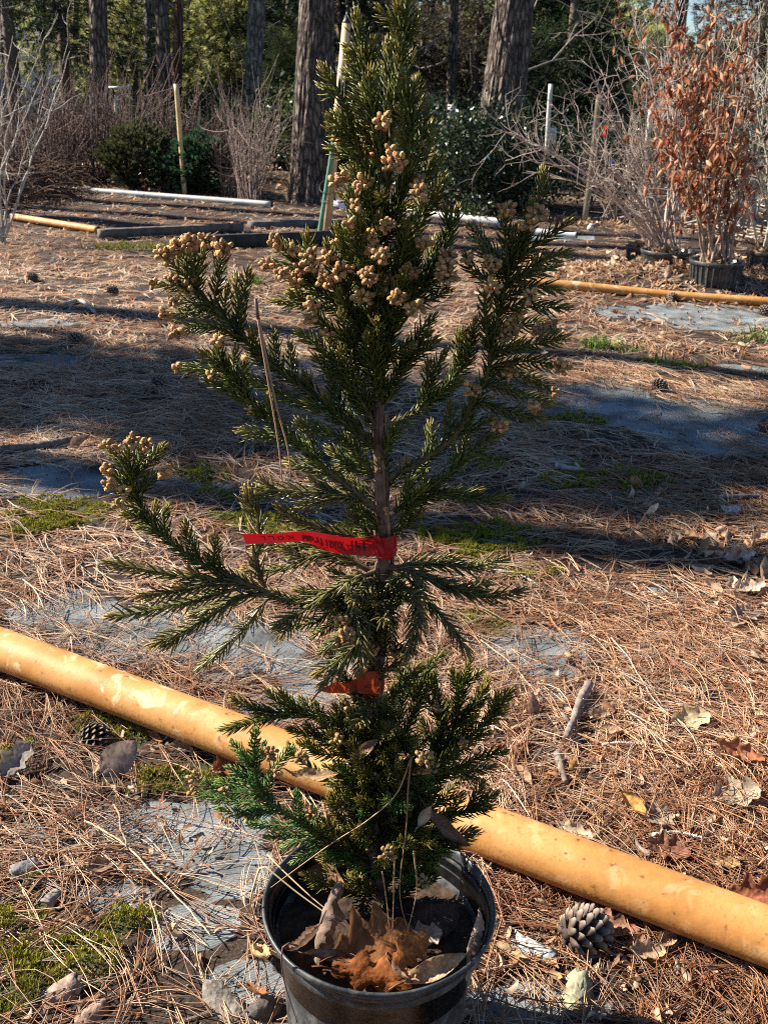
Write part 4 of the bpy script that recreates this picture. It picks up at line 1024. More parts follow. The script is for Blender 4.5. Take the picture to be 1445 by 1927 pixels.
# pollen cone clusters: px, py, cones, spread in px
CONES = [(705, 232, 6, 12), (723, 228, 7, 14), (697, 262, 7, 13), (715, 257, 5, 9), (694, 284, 9, 15), (713, 279, 10, 14), (736, 281, 4, 9), (738, 307, 10, 16), (754, 304, 6, 10), (794, 270, 1, 2), (636, 259, 3, 6),
 (685, 345, 11, 17), (643, 332, 5, 9), (631, 343, 4, 8), (786, 346, 8, 12), (789, 364, 8, 12), (657, 417, 3, 8), (671, 386, 4, 9), (726, 425, 8, 15), (693, 447, 12, 16), (703, 467, 7, 12), (718, 486, 9, 14), (693, 519, 14, 17), (682, 556, 10, 15),
 (732, 530, 7, 13), (721, 551, 7, 12), (746, 558, 7, 12), (773, 511, 8, 15), (760, 519, 6, 10), (779, 577, 10, 17), (840, 486, 12, 17), (842, 519, 14, 19), (798, 458, 7, 13), (638, 453, 4, 9), (618, 486, 6, 10), (616, 530, 10, 15), (637, 510, 10, 16), (657, 505, 4, 7),
 (517, 459, 8, 14), (505, 497, 6, 11), (530, 514, 5, 10), (555, 470, 5, 10), (563, 505, 5, 9), (557, 528, 9, 13), (582, 480, 5, 10), (585, 497, 8, 12), (589, 575, 7, 12), (582, 600, 4, 7), (620, 628, 4, 8), (652, 728, 4, 8), (600, 640, 2, 5),
 (312, 478, 12, 16), (335, 464, 11, 15), (357, 454, 9, 13), (385, 452, 9, 14), (420, 468, 10, 15), (290, 532, 4, 9), (327, 524, 6, 11), (355, 542, 14, 17), (310, 590, 6, 11), (330, 566, 5, 9), (332, 624, 6, 11), (408, 640, 3, 7), (335, 690, 3, 7), (396, 706, 2, 5), (463, 675, 1, 3),
 (955, 392, 9, 14), (1012, 402, 12, 17), (994, 420, 7, 13), (925, 496, 11, 16), (927, 540, 10, 15), (1012, 497, 9, 14), (998, 556, 7, 12), (967, 608, 12, 16), (953, 628, 12, 17), (977, 588, 5, 9), (1014, 621, 7, 11), (1036, 617, 9, 14), (1022, 640, 5, 9), (957, 702, 10, 15), (1058, 690, 9, 13), (1045, 738, 2, 4), (892, 734, 9, 14), (1006, 764, 5, 9), (941, 800, 8, 12),
 (882, 484, 4, 8), (840, 500, 8, 14), (201, 838, 3, 7), (246, 829, 9, 13), (273, 836, 6, 10), (218, 842, 3, 6), (308, 887, 8, 12), (204, 887, 7, 12), (208, 914, 8, 12), (232, 925, 6, 10), (222, 948, 4, 8),
 (643, 1170, 9, 13), (653, 1192, 9, 13), (643, 1210, 10, 14), (739, 1226, 6, 10), (706, 1119, 4, 8), (699, 1226, 6, 10), (733, 962, 3, 7), (668, 1305, 7, 12), (650, 1330, 6, 10),
 (507, 1419, 10, 14), (516, 1453, 6, 10), (564, 1425, 7, 12), (368, 1464, 6, 11), (359, 1488, 5, 9), (422, 1487, 4, 8), (467, 1541, 3, 7), (584, 1533, 8, 12), (651, 1517, 12, 15), (647, 1559, 7, 11), (633, 1392, 7, 11), (642, 1410, 5, 9), (638, 1437, 6, 10), (728, 1608, 13, 16), (795, 1658, 8, 12), (680, 1652, 9, 13),
 (800, 1430, 13, 16), (790, 1447, 9, 12), (812, 1446, 7, 10), (872, 1397, 4, 7), (735, 1480, 6, 10), (705, 1460, 6, 10), (818, 1330, 6, 9)]
nu, nv = 9, 8
th = np.linspace(0, np.pi, nv + 1)[1:-1]
CT = [(0, 0, 1.0)] + [(math.sin(t) * math.cos(a), math.sin(t) * math.sin(a), math.cos(t)) for t in th for a in np.linspace(0, 2 * np.pi, nu, endpoint=False)] + [(0, 0, -1.0)]
CT = np.array(CT)
CT[1:-1] *= (1 + .17 * np.cos((np.arange(len(CT) - 2) % nu) * np.pi * 2 / 3 + (np.arange(len(CT) - 2) // nu) * 2.1))[:, None]
CTt = [(0, 1 + k, 1 + (k + 1) % nu) for k in range(nu)] + [(len(CT) - 1, len(CT) - 2 - k, len(CT) - 2 - (k + 1) % nu) for k in range(nu)]
CQ = [(1 + q * nu + k, 1 + (q + 1) * nu + k, 1 + (q + 1) * nu + (k + 1) % nu, 1 + q * nu + (k + 1) % nu) for q in range(nv - 2) for k in range(nu)]
rc = np.random.default_rng(77)
ta = np.array([(t[0], t[1]) for t in ALL_TIPS])
for (px, py, n, sp) in CONES:
    n = int(n * 1.3 + .5)
    dd = np.linalg.norm(ta - np.array((px, py)), axis=1)
    t = ALL_TIPS[int(dd.argmin())]
    c0 = np.array(tuple(P(px, py, t[2] - .022)))
    k_px = FPX / np.linalg.norm(c0 - np.array((0, 0, CAMH)))
    R = sp / k_px * 1.0
    v = unit(rc.normal(size=(n, 3))) * R * rc.uniform(.45, 1.0, (n, 1)) ** .7 * np.array([(1, .7, .85)])
    # cones crowd round the shoot: push overlapping ones apart
    size = rc.uniform(.0021, .0032, n) * (.88 if py > 1250 else 1)
    for _ in range(14):
        for a in range(n):
            dv = v[a] - v; ds = np.linalg.norm(dv, axis=1); u = (ds < .0054) & (ds > 1e-9)
            if u.any(): v[a] += (dv[u] / ds[u][:, None] * (.0054 - ds[u])[:, None]).sum(0) * .4
    ax = unit(v / (R + 1e-6) + np.array((0, 0, .35)) + rc.normal(0, .3, (n, 3)))
    x_ = unit(np.cross(ax, rc.normal(size=(n, 3)))); y_ = np.cross(ax, x_)
    M = np.stack([x_ * size[:, None], y_ * size[:, None], ax * (size * 1.28)[:, None]], 2)
    col = np.array([(.86, .47, .19)]) * rc.uniform(.55, 1.2, (n, 1)) * (1 + rc.normal(0, .06, (n, 3))) * (np.array([(1, 1, 1)]) if py < 1250 else np.array([(.78, .82, .8)]))
    mb = MB()
    V, Q, T, C = scatter(CT, CQ, CTt, M, c0 + v, col)
    C = C * np.tile((.62 + .55 * (np.arange(len(CT)) % 3 == 1))[:, None], (n, 1))
    mb.add(V, Q, T, C)
    for a in range(n): mb.tube([c0 + v[a] * .1, c0 + v[a] - ax[a] * size[a]], .0006, 4, (.16, .13, .05), cap=False)
    mb.build('cone_cluster', M_CONE, t[3])

# ---------------------------------------------------------------- tapes tied to the stem
def tape_mat(name, col, rough, trans):
    m, nt, b = new_mat(name)
    b.inputs['Base Color'].default_value = (*col, 1); b.inputs['Roughness'].default_value = rough; b.inputs['Specular IOR Level'].default_value = .5
    tc = N_(nt, 'ShaderNodeTexCoord'); n = N_(nt, 'ShaderNodeTexNoise'); n.inputs['Scale'].default_value = 60; n.inputs['Detail'].default_value = 3
    L_(nt, tc.outputs['Object'], n.inputs['Vector'])
    bp = N_(nt, 'ShaderNodeBump'); bp.inputs['Strength'].default_value = .25; bp.inputs['Distance'].default_value = .003
    L_(nt, n.outputs[0], bp.inputs['Height']); L_(nt, bp.outputs[0], b.inputs['Normal'])
    t = N_(nt, 'ShaderNodeBsdfTranslucent'); t.inputs[0].default_value = (*col, 1)
    ms = N_(nt, 'ShaderNodeMixShader'); ms.inputs[0].default_value = trans
    L_(nt, b.outputs[0], ms.inputs[1]); L_(nt, t.outputs[0], ms.inputs[2]); L_(nt, ms.outputs[0], nt.nodes['Material Output'].inputs[0])
    return m
M_RED = tape_mat('red_vinyl', (.50, .004, .008), .4, .3)
M_ORANGE = tape_mat('orange_plastic', (.42, .05, .010), .5, .3)
M_INK, _nt, _b = new_mat('marker_ink'); _b.inputs['Base Color'].default_value = (.03, .004, .006, 1); _b.inputs['Roughness'].default_value = .6

def strip(edge_top, edge_bot, depths, n=40):
    """ribbon surface between two pixel polylines; depth per control column. Returns function (u,v)->point and verts/quads"""
    T_ = np.array([tuple(P(x, y, d)) for (x, y), d in zip(edge_top, depths)]); B_ = np.array([tuple(P(x, y, d)) for (x, y), d in zip(edge_bot, depths)])
    Ts, _ = smooth_path(T_, np.linalg.norm(np.diff(T_, axis=0), axis=1).sum() / n); Bs, _ = smooth_path(B_, np.linalg.norm(np.diff(B_, axis=0), axis=1).sum() / n)
    m_ = min(len(Ts), len(Bs)); Ts = Ts[np.linspace(0, len(Ts) - 1, m_).astype(int)]; Bs = Bs[np.linspace(0, len(Bs) - 1, m_).astype(int)]
    nv_ = 5; s = np.linspace(0, 1, nv_)[None, :, None]
    V = (Ts[:, None] * (1 - s) + Bs[:, None] * s)
    nrm = unit(np.cross(Ts[-1] - Ts[0], Bs[0] - Ts[0]))
    V = V + nrm * (.0012 * np.sin(np.linspace(0, 3.14, nv_)))[None, :, None] * np.sin(np.linspace(0, 9, m_))[:, None, None]
    i = np.arange(m_ - 1)[:, None] * nv_; j = np.arange(nv_ - 1)[None, :]
    Q = np.stack([i + j, i + j + 1, i + nv_ + j + 1, i + nv_ + j], -1).reshape(-1, 4)
    def at(u, v):
        k = np.clip(u, 0, 1) * (m_ - 1); a = int(min(k, m_ - 2)); f = k - a
        t = Ts[a] * (1 - f) + Ts[a + 1] * f; b = Bs[a] * (1 - f) + Bs[a + 1] * f
        return t * (1 - v) + b * v
    return V.reshape(-1, 3), Q, at, nrm

def loop_band(px, py_top, py_bot, rad, mb, col=(1, 1, 1)):
    c1 = np.array(tuple(P(px, py_top, TY))); c0 = np.array(tuple(P(px, py_bot, TY)))
    a = np.linspace(0, 2 * np.pi, 33)[:-1]
    rad_ = rad * (1 + .1 * np.sin(3 * a))
    ring = np.stack([np.cos(a) * rad_, np.sin(a) * rad_, 0.0012 * np.sin(2 * a)], 1)
    V = np.concatenate([c0 + ring, (c0 + c1) / 2 + ring * 1.04, c1 + ring])
    n = 32; i = np.arange(2)[:, None] * n; j = np.arange(n)[None, :]; k = (j + 1) % n
    mb.add(V, np.stack([i + j, i + k, i + n + k, i + n + j], -1).reshape(-1, 4), None, col)

front = TY - .020
tape = thing('flagging_tape', P(722, 1030, TY - .016), 'bright red plastic flagging tape with black handwriting tied round the conifer stem', 'tape')
mb = MB()
V, Q, at, nrm = strip([(456, 1005), (520, 1004), (575, 999), (610, 1004), (650, 1011), (700, 1013), (716, 1013)], [(463, 1024), (520, 1022), (575, 1020), (612, 1036), (650, 1043), (700, 1047), (722, 1048)],
                      [TY - .075, TY - .066, TY - .055, TY - .047, TY - .04, TY - .028, front])
mb.add(V, Q)
loop_band(724, 1009, 1043, .0125, mb)
V2, Q2, _, _ = strip([(692, 1006), (703, 1012), (711, 1030), (716, 1048)], [(712, 1008), (716, 1014), (722, 1030), (724, 1049)], [front - .004] * 4, 12)
mb.add(V2, Q2)
V2, Q2, _, _ = strip([(708, 1011), (725, 1012), (745, 1006)], [(712, 1048), (728, 1050), (748, 1036)], [front - .001, front + .001, TY - .008], 12)
mb.add(V2, Q2)
mb.build('ribbon', M_RED, tape)
# the handwriting, upside down on the tail as in the photograph
GLY = {'W': [[(0, 0), (.25, 1), (.5, .4), (.75, 1), (1, 0)]], 'a': [[(.9, .3), (.5, .2), (.1, .5), (.2, .9), (.6, .95), (.9, .4), (.95, 1)]], 'r': [[(.1, .25), (.15, 1)], [(.15, .5), (.5, .25), (.9, .35)]],
       'i': [[(.4, .3), (.5, 1)], [(.42, .02), (.45, .1)]], 't': [[(.4, 0), (.5, 1)], [(.1, .35), (.9, .3)]], 'u': [[(.1, .25), (.15, .85), (.5, 1), (.85, .8), (.85, .25), (.9, 1)]], 'x': [[(0, .2), (1, 1)], [(1, .15), (0, 1)]],
       '1': [[(.5, 0), (.45, 1)]], '9': [[(.85, .3), (.5, 0), (.15, .25), (.45, .55), (.85, .3), (.8, 1)]], ']': [[(.1, 0), (.7, .05), (.65, .95)], [(.1, .5), (.6, .5)]], 'K': [[(.1, 0), (.1, 1)], [(.9, 0), (.2, .5), (.9, 1)]],
       'O': [[(.5, 0), (.1, .4), (.4, 1), (.85, .7), (.8, .15), (.5, 0)]], 'L': [[(.2, 0), (.2, 1), (.9, .95)]], 'R': [[(.1, 1), (.1, 0), (.8, .2), (.2, .5), (.9, 1)]]}
ink = MB()
def write(txt, u0, u1, v0, v1, thick, flip=True):
    n = len(txt)
    for k, ch in enumerate(txt):
        cu = u0 + (u1 - u0) * k / n; cw = (u1 - u0) / n * .78
        for strokes in GLY[ch]:
            pts = []
            for (gx, gy) in strokes:
                if flip: gx, gy = 1 - gx, 1 - gy
                pts.append(at(cu + gx * cw, v0 + gy * (v1 - v0)) - nrm * .0009 * np.sign(nrm[1]) * -1)
            for a, b in zip(pts[:-1], pts[1:]):
                d = unit(b - a); s = np.cross(d, nrm) * thick
                ink.add([a - s - d * thick * .5, a + s - d * thick * .5, b + s + d * thick * .5, b - s + d * thick * .5], [(0, 1, 2, 3)])
write('xuaitraW'[::-1], .38, .70, .26, .74, .0011)
write('191', .74, .88, .18, .80, .0015)
write('LLOK', .10, .34, .30, .70, .0006)
# keep the ink on the camera side of the ribbon
o = ink.build('handwriting', M_INK, tape)

tag_ = thing('plant_tag', P(690, 1285, TY - .016), 'orange plastic band tag with small black printed numbers wrapped round the lower stem', 'tag')
mb = MB()
loop_band(702, 1266, 1304, .0125, mb)
V, Q, at2, nrm2 = strip([(670, 1268), (690, 1264), (712, 1263)], [(672, 1304), (692, 1307), (714, 1305)], [front - .002, front - .006, front + .002], 14)
mb.add(V, Q)
V2, Q2, _, _ = strip([(602, 1298), (618, 1290), (635, 1282), (650, 1286), (672, 1276)], [(603, 1300), (618, 1304), (636, 1304), (652, 1304), (672, 1300)], [TY - .05, TY - .045, TY - .035, TY - .028, front], 24)
mb.add(V2, Q2)
V2, Q2, _, _ = strip([(586, 1318), (594, 1306), (603, 1298)], [(588, 1320), (597, 1308), (604, 1300)], [TY - .055, TY - .052, TY - .05], 10)
mb.add(V2, Q2)
mb.build('band', M_ORANGE, tag_)
tcu = bpy.data.curves.new('t', 'FONT'); tcu.body = '965-0504'; tcu.size = .0085; tcu.extrude = 0
to = bpy.data.objects.new('t', tcu); COL.objects.link(to)
bpy.context.view_layer.update()
dg = bpy.context.evaluated_depsgraph_get()
tm = bpy.data.meshes.new_from_object(to.evaluated_get(dg))
bpy.data.objects.remove(to)
tv = np.array([v.co[:] for v in tm.vertices]); wd = tv[:, 0].max()
o3 = np.array([at2(.30 + .66 * (x / wd), .72 - (y / .0085) * .22 - .05 * x / wd) for x, y, _ in tv]) + np.array((0, -1, .4)) * .0012
for v, c in zip(tm.vertices, o3): v.co = Vector(c) - tag_.location
tm.materials.append(M_INK)
to = bpy.data.objects.new('printed_number', tm); COL.objects.link(to); to.parent = tag_

# ---------------------------------------------------------------- leaves lying in the pot
def pot_leaf(px, py, z, *a, **k):
    p = G(px, py, z, False)
    return add_leaf('dead_leaf', p, *a, **k)
IP = 'leaves lying in the pot'
LG = dict(group=IP)
pot_leaf(605, 1735, SOILZ + .035, .10, .055, 'torn', .5, 2.4, (70, -52, 68), (.28, .20, .15), 'tall rolled grey brown dead leaf standing at the left inside the black pot', seed=1, **LG)
pot_leaf(705, 1775, SOILZ + .03, .095, .075, 'oak', .5, .5, (38, -8, 20), (.27, .115, .045), 'broad sunlit red brown oak leaf in the middle of the black pot', seed=2, **LG)
pot_leaf(640, 1805, SOILZ + .022, .085, .032, 'long', -.6, 2.2, (20, 5, -8), (.42, .27, .17), 'tan rolled leaf lying along the front left of the pot soil', seed=3, **LG)
pot_leaf(700, 1836, SOILZ + .02, .095, .042, 'oak', .3, -.6, (62, 2, -10), (.30, .10, .03), 'dark orange backlit leaf against the front inside wall of the pot', seed=4, **LG)
pot_leaf(770, 1785, SOILZ + .03, .055, .045, 'oak', .9, .9, (48, -20, 40), (.48, .20, .06), 'small bright orange curled leaf right of the middle of the pot', seed=5, **LG)
pot_leaf(818, 1822, SOILZ + .025, .085, .035, 'long', .9, 1.4, (40, -12, 22), (.45, .31, .19), 'long tan leaf curling up at the front right of the pot', seed=6, **LG)
pot_leaf(884, 1775, SOILZ + .04, .085, .035, 'long', .4, 1.1, (75, -62, 70), (.46, .32, .25), 'pale pinkish leaf standing upright against the right inside wall of the pot', seed=7, **LG)
pot_leaf(566, 1782, SOILZ + .035, .07, .03, 'ovate', 1.6, 1.4, (30, 20, 200), (.21, .12, .075), 'dark curled leaf hooked over the left rim of the pot', seed=8, **LG)
pot_leaf(822, 1735, SOILZ + .012, .075, .05, 'ovate', .3, .4, (12, -6, 35), (.13, .075, .055), 'large dark leaf lying in the shade at the right of the pot', seed=9, **LG)
pot_leaf(795, 1765, SOILZ + .022, .05, .035, 'torn', .8, 1.1, (30, -10, 10), (.52, .38, .29), 'small pale crumpled leaf behind the bright orange one in the pot', seed=10, **LG)
pot_leaf(612, 1655, SOILZ + .015, .055, .04, 'ovate', .6, .7, (25, 5, -15), (.25, .13, .07), 'brown leaf in the shadow at the back left of the pot', seed=11, **LG)
pot_leaf(745, 1830, SOILZ + .02, .06, .04, 'oak', 1.1, 1.2, (35, 10, 120), (.40, .25, .15), 'crumpled brown leaf under the bright orange one at the pot front', seed=12, **LG)
def up_leaf(px, py, Y, *a, **k): return add_leaf('dead_leaf', P(px, py, Y), *a, **k)
UG = dict(group='leaves caught in the conifer')
up_leaf(590, 1462, TY - .03, .060, .022, 'long', .9, .9, (10, 6, 8), (.45, .29, .16), 'tan leaf draped across the lower left branches of the conifer', seed=21, **UG)
up_leaf(690, 1410, TY - .05, .042, .018, 'long', .8, 1.2, (40, -40, 10), (.25, .15, .09), 'brown leaf caught upright beside the stem in the lower conifer', seed=22, **UG)
up_leaf(835, 1560, TY - .04, .075, .024, 'long', 1.2, 1.2, (30, 40, -10), (.22, .12, .075), 'long brown curled leaf hanging in the lower right of the conifer', seed=23, **UG)
up_leaf(800, 1535, TY - .06, .03, .015, 'long', .8, .9, (40, -55, 30), (.50, .36, .22), 'small sunlit tan leaf caught among the lower right branches', seed=24, **UG)

# ---------------------------------------------------------------- pine needles caught in the conifer and over the pot
def straw_piece(name, pxs, rad, col, label, group='pine needles caught on the conifer'):
    pts = [P(x, y, Y) for x, y, Y in pxs]
    s, _ = smooth_path(pts, .01)
    mb = MB(); mb.tube(s, np.interp(np.linspace(0, 1, len(s)), [0, .1, 1], [rad * 1.2, rad, rad * .5]), 5, col)
    o = mb.build(name, M_STRAW)
    return tag(o, label, 'pine needle', group)
o = thing('pine_needles', P(482, 562, TY - .14), 'pair of long brown pine needles hanging on the upper left arm of the conifer', 'pine needle', 'pine needles caught on the conifer')
mb = MB()
s, _ = smooth_path([P(481, 562, TY - .14), P(486, 600, TY - .14)], .008); mb.tube(s, .0016, 6, (.16, .085, .06)); mb.build('sheath', M_STRAW, o)
for q in ([(484, 590), (497, 670), (512, 760), (524, 835), (532, 908)], [(486, 592), (503, 680), (522, 770), (541, 840), (548, 900)]):
    mb = MB(); s, _ = smooth_path([P(x, y, TY - .14) for x, y in q], .01); mb.tube(s, np.linspace(.0011, .0007, len(s)), 5, (.38, .22, .12)); mb.build('needle', M_STRAW, o)
straw_piece('pine_needle', [(774, 1425, TY - .09), (768, 1480, TY - .09), (764, 1560, TY - .10), (752, 1680, TY - .11), (772, 1765, TY - .11)], .0009, (.33, .17, .08), 'pine needle drooping from mid bush down to the pot soil, right of the stem')
straw_piece('pine_needle', [(772, 1430, TY - .085), (745, 1495, TY - .09), (690, 1545, TY - .1), (620, 1590, TY - .11), (510, 1670, TY - .12)], .0009, (.45, .28, .15), 'long bowed pine needle reaching from the bush to the left pot rim')
straw_piece('pine_needle', [(742, 1620, TY - .12), (740, 1700, TY - .12), (738, 1790, TY - .12)], .0009, (.42, .24, .11), 'straight orange pine needle standing in the middle of the pot')
straw_piece('pine_needle', [(719, 1640, TY - .12), (728, 1700, TY - .12), (736, 1785, TY - .12)], .0008, (.36, .20, .10), 'leaning pine needle just left of the straight one in the pot')
straw_piece('pine_needle', [(778, 1600, TY - .1), (784, 1670, TY - .1), (775, 1720, TY - .1), (758, 1780, TY - .11)], .0009, (.40, .24, .12), 'bent pine needle at the right in front of the bush over the pot')
straw_piece('grass_stalk', [(488, 1635, 1.0), (500, 1632, 1.0), (560, 1680, .98), (650, 1745, .95)], .0013, (.50, .36, .21), 'bent straw stalk lying over the left pot rim into the soil')
straw_piece('grass_stalk', [(503, 1608, 1.03), (545, 1650, 1.0), (600, 1700, .97), (655, 1740, .95)], .0012, (.47, .33, .19), 'upper of two straw stalks leaning over the left pot rim')
straw_piece('grass_stalk', [(488, 1635, 1.0), (480, 1660, .98), (472, 1700, .97), (484, 1745, .98)], .0014, (.45, .31, .17), 'dry grass blade bent double outside the left pot rim')
straw_piece('leaf_stem', [(560, 1780, .90), (537, 1776, .885), (530, 1800, .882), (536, 1850, .885), (560, 1925, .89)], .0011, (.17, .09, .06), 'dark leaf stem hanging over the front left of the pot')

# ---------------------------------------------------------------- poles and pipes on the ground
def pole_mat():
    m, nt, b = new_mat('aged_yellow_pole')
    tc = N_(nt, 'ShaderNodeTexCoord')
    n = N_(nt, 'ShaderNodeTexNoise'); n.inputs['Scale'].default_value = 7; n.inputs['Detail'].default_value = 5; n.inputs['Distortion'].default_value = .4
    L_(nt, tc.outputs['Object'], n.inputs['Vector'])
    base = ramp(nt, n.outputs[0], [(.3, (.36, .155, .040)), (.5, (.44, .21, .062)), (.7, (.50, .27, .095))])
    # pale worn blotches, mostly on the upper side
    n2 = N_(nt, 'ShaderNodeTexNoise'); n2.inputs['Scale'].default_value = 24; n2.inputs['Detail'].default_value = 4; n2.inputs['Distortion'].default_value = .7
    L_(nt, tc.outputs['Object'], n2.inputs['Vector'])
    r2 = ramp(nt, n2.outputs[0], [(.55, 0.), (.66, .9)])
    n5 = N_(nt, 'ShaderNodeTexNoise'); n5.inputs['Scale'].default_value = 2.2; L_(nt, tc.outputs['Object'], n5.inputs['Vector'])
    r5 = ramp(nt, n5.outputs[0], [(.36, 0.), (.56, .9)])
    spx = N_(nt, 'ShaderNodeSeparateXYZ'); L_(nt, tc.outputs['Object'], spx.inputs[0])
    mrx = N_(nt, 'ShaderNodeMapRange'); mrx.inputs[1].default_value = .15; mrx.inputs[2].default_value = -.3; mrx.inputs[3].default_value = .25; mrx.inputs[4].default_value = 1
    L_(nt, spx.outputs[0], mrx.inputs[0])
    m5 = N_(nt, 'ShaderNodeMath', operation='MULTIPLY'); L_(nt, r5.outputs[0], m5.inputs[0]); L_(nt, mrx.outputs[0], m5.inputs[1])
    mm = N_(nt, 'ShaderNodeMath', operation='MULTIPLY'); L_(nt, r2.outputs[0], mm.inputs[0]); L_(nt, m5.outputs[0], mm.inputs[1])
    mx = N_(nt, 'ShaderNodeMix', data_type='RGBA'); L_(nt, mm.outputs[0], mx.inputs[0]); L_(nt, base.outputs[0], mx.inputs[6]); mx.inputs[7].default_value = (.72, .56, .34, 1)
    # rusty specks gathered low on the side
    n3 = N_(nt, 'ShaderNodeTexNoise'); n3.inputs['Scale'].default_value = 190; n3.inputs['Detail'].default_value = 4
    L_(nt, tc.outputs['Object'], n3.inputs['Vector'])
    sp = N_(nt, 'ShaderNodeSeparateXYZ'); L_(nt, tc.outputs['Object'], sp.inputs[0])
    mr = N_(nt, 'ShaderNodeMapRange'); mr.inputs[1].default_value = .012; mr.inputs[2].default_value = -.035; mr.inputs[3].default_value = -.12; mr.inputs[4].default_value = .22
    L_(nt, sp.outputs[2], mr.inputs[0])
    ad = N_(nt, 'ShaderNodeMath', operation='ADD'); L_(nt, n3.outputs[0], ad.inputs[0]); L_(nt, mr.outputs[0], ad.inputs[1])
    r3 = ramp(nt, ad.outputs[0], [(.46, 0.), (.64, .9)])
    m2 = N_(nt, 'ShaderNodeMix', data_type='RGBA'); L_(nt, r3.outputs[0], m2.inputs[0]); L_(nt, mx.outputs[2], m2.inputs[6]); m2.inputs[7].default_value = (.36, .14, .03, 1)
    # grain drawn out along the pole and a few dark pits
    n4 = N_(nt, 'ShaderNodeTexNoise'); n4.inputs['Scale'].default_value = 60; n4.inputs['Detail'].default_value = 6
    L_(nt, tc.outputs['Object'], n4.inputs['Vector'])
    r4 = ramp(nt, n4.outputs[0], [(.26, (.30, .2, .13)), (.36, (.92, .90, .86)), (.7, (1.12, 1.08, 1.02))])
    m3 = N_(nt, 'ShaderNodeMix', data_type='RGBA', blend_type='MULTIPLY'); m3.inputs[0].default_value = 1; L_(nt, m2.outputs[2], m3.inputs[6]); L_(nt, r4.outputs[0], m3.inputs[7])
    L_(nt, m3.outputs[2], b.inputs['Base Color'])
    b.inputs['Roughness'].default_value = .6; b.inputs['Specular IOR Level'].default_value = .3
    bp = N_(nt, 'ShaderNodeBump'); bp.inputs['Strength'].default_value = .15; bp.inputs['Distance'].default_value = .002
    L_(nt, n3.outputs[0], bp.inputs['Height']); L_(nt, bp.outputs[0], b.inputs['Normal'])
    return m
M_POLE = pole_mat()

def pole(name, a, b, rad, mat, label, cat, ext0=0, ext1=0, sag=0.0, col=(1, 1, 1), joint=None):
    """hollow pipe from a to b (its axis), origin at its middle"""
    a = np.array(tuple(a)); b = np.array(tuple(b)); d = b - a
    a2, b2 = a - d * ext0, b + d * ext1
    mid = (a2 + b2) / 2
    mid[2] = (a2[2] + b2[2]) / 2
    t = np.linspace(0, 1, 40)[:, None]
    c = a2 * (1 - t) + b2 * t
    c = c + np.array((0, 0, 1)) * sag * np.sin(t * 9)
    mb = MB()
    mb.tube(c - mid, rad, 28, col, cap=False)
    mb.tube(c - mid, rad * .90, 28, np.array(col) * .5, cap=False)
    # ring faces at both ends
    n = 28
    for k0 in (0, (len(c) - 1) * n):
        o0, o1 = k0, len(c) * n + k0
        q = [(o0 + k, o0 + (k + 1) % n, o1 + (k + 1) % n, o1 + k) for k in range(n)]
        mb.Q.append(np.array(q))
    if joint is not None:
        jc = c[int(joint * 39)] - mid; u = unit(d)
        mb.tube([jc - u * .05, jc - u * .05, jc + u * .05, jc + u * .05], [rad, rad * 1.14, rad * 1.14, rad], 28, np.array(col) * .95)
    o = mb.build(name, mat, None, True, mid)
    return tag(o, label, cat)

R1 = .0425
fa_, fb_ = G(0, 1223, R1, False), G(1445, 1767, R1, False)
fa_.z = fb_.z = R1 + .004
pole('yellow_pole', fa_, fb_, R1, M_POLE, 'thick weathered yellow pole with pale blotches lying across the foreground behind the pot', 'pole', .6, .5)
pole('yellow_pipe', G(1045, 535, .03), G(1445, 569, .03), .026, M_POLE, 'thin orange yellow pipe lying in front of the leaf drift on the right', 'pipe', .25, .3, .004, joint=.86)
pole('yellow_pipe', G(22, 407, .03), G(186, 433, .03), .028, M_POLE, 'short yellow pole lying at the left edge of the clearing', 'pipe')
pole('white_pipe', G(82, 352, .03), G(512, 385, .03), .030, M_PLAIN, 'white plastic pipe lying left of the big pine at the back of the clearing', 'pipe', col=(.42, .42, .39))
pole('white_pipe', G(690, 392, .035), G(943, 419, .035), .036, M_PLAIN, 'thicker white pipe lying behind the conifer in front of the holly', 'pipe', col=(.50, .48, .43))
pole('white_pipe', G(985, 434, .03), G(1085, 443, .03), .028, M_PLAIN, 'short greyish white pipe lying under the bare shrub on the right', 'pipe', col=(.42, .43, .44))

def board(a, b, h, th, label, col):
    a = np.array(tuple(a)); b = np.array(tuple(b)); d = b - a; L = np.linalg.norm(d); u = d / L
    n = np.array((-u[1], u[0], 0)); n /= np.linalg.norm(n)
    up = np.array((0, 0, 1.0))
    mb = MB(); m_ = 24; r = np.random.default_rng(int(L * 1000))
    V = []
    for k in range(m_ + 1):
        c = a + d * k / m_ ; hh = h * (1 + .025 * r.normal()) ; w_ = th * .5
        V += [c - n * w_ - up * h * .45, c + n * w_ - up * h * .45, c + n * w_ + up * hh * .5, c - n * w_ + up * hh * .5]
    Q = [(4 * k + q, 4 * k + (q + 1) % 4, 4 * k + 4 + (q + 1) % 4, 4 * k + 4 + q) for k in range(m_) for q in range(4)] + [(3, 2, 1, 0), (4 * m_, 4 * m_ + 1, 4 * m_ + 2, 4 * m_ + 3)]
    mb.add(np.array(V) - a, Q, None, col)
    o = mb.build('timber_board', M_LUMBER, None, False, tuple(a))
    return tag(o, label, 'board')
board(G(187, 440, .04), G(455, 428, .03), .065, .07, 'grey timber edging board at the left, its pale cut end towards the short yellow pole', (.12, .105, .09))
board(G(330, 460, .045), G(655, 446, .045), .105, .045, 'dark edging board standing behind the upper left cones of the conifer', (.05, .042, .036))
board(G(470, 424, .02), G(640, 420, .02), .06, .10, 'low dark board lying flat behind the green stake', (.10, .10, .10))

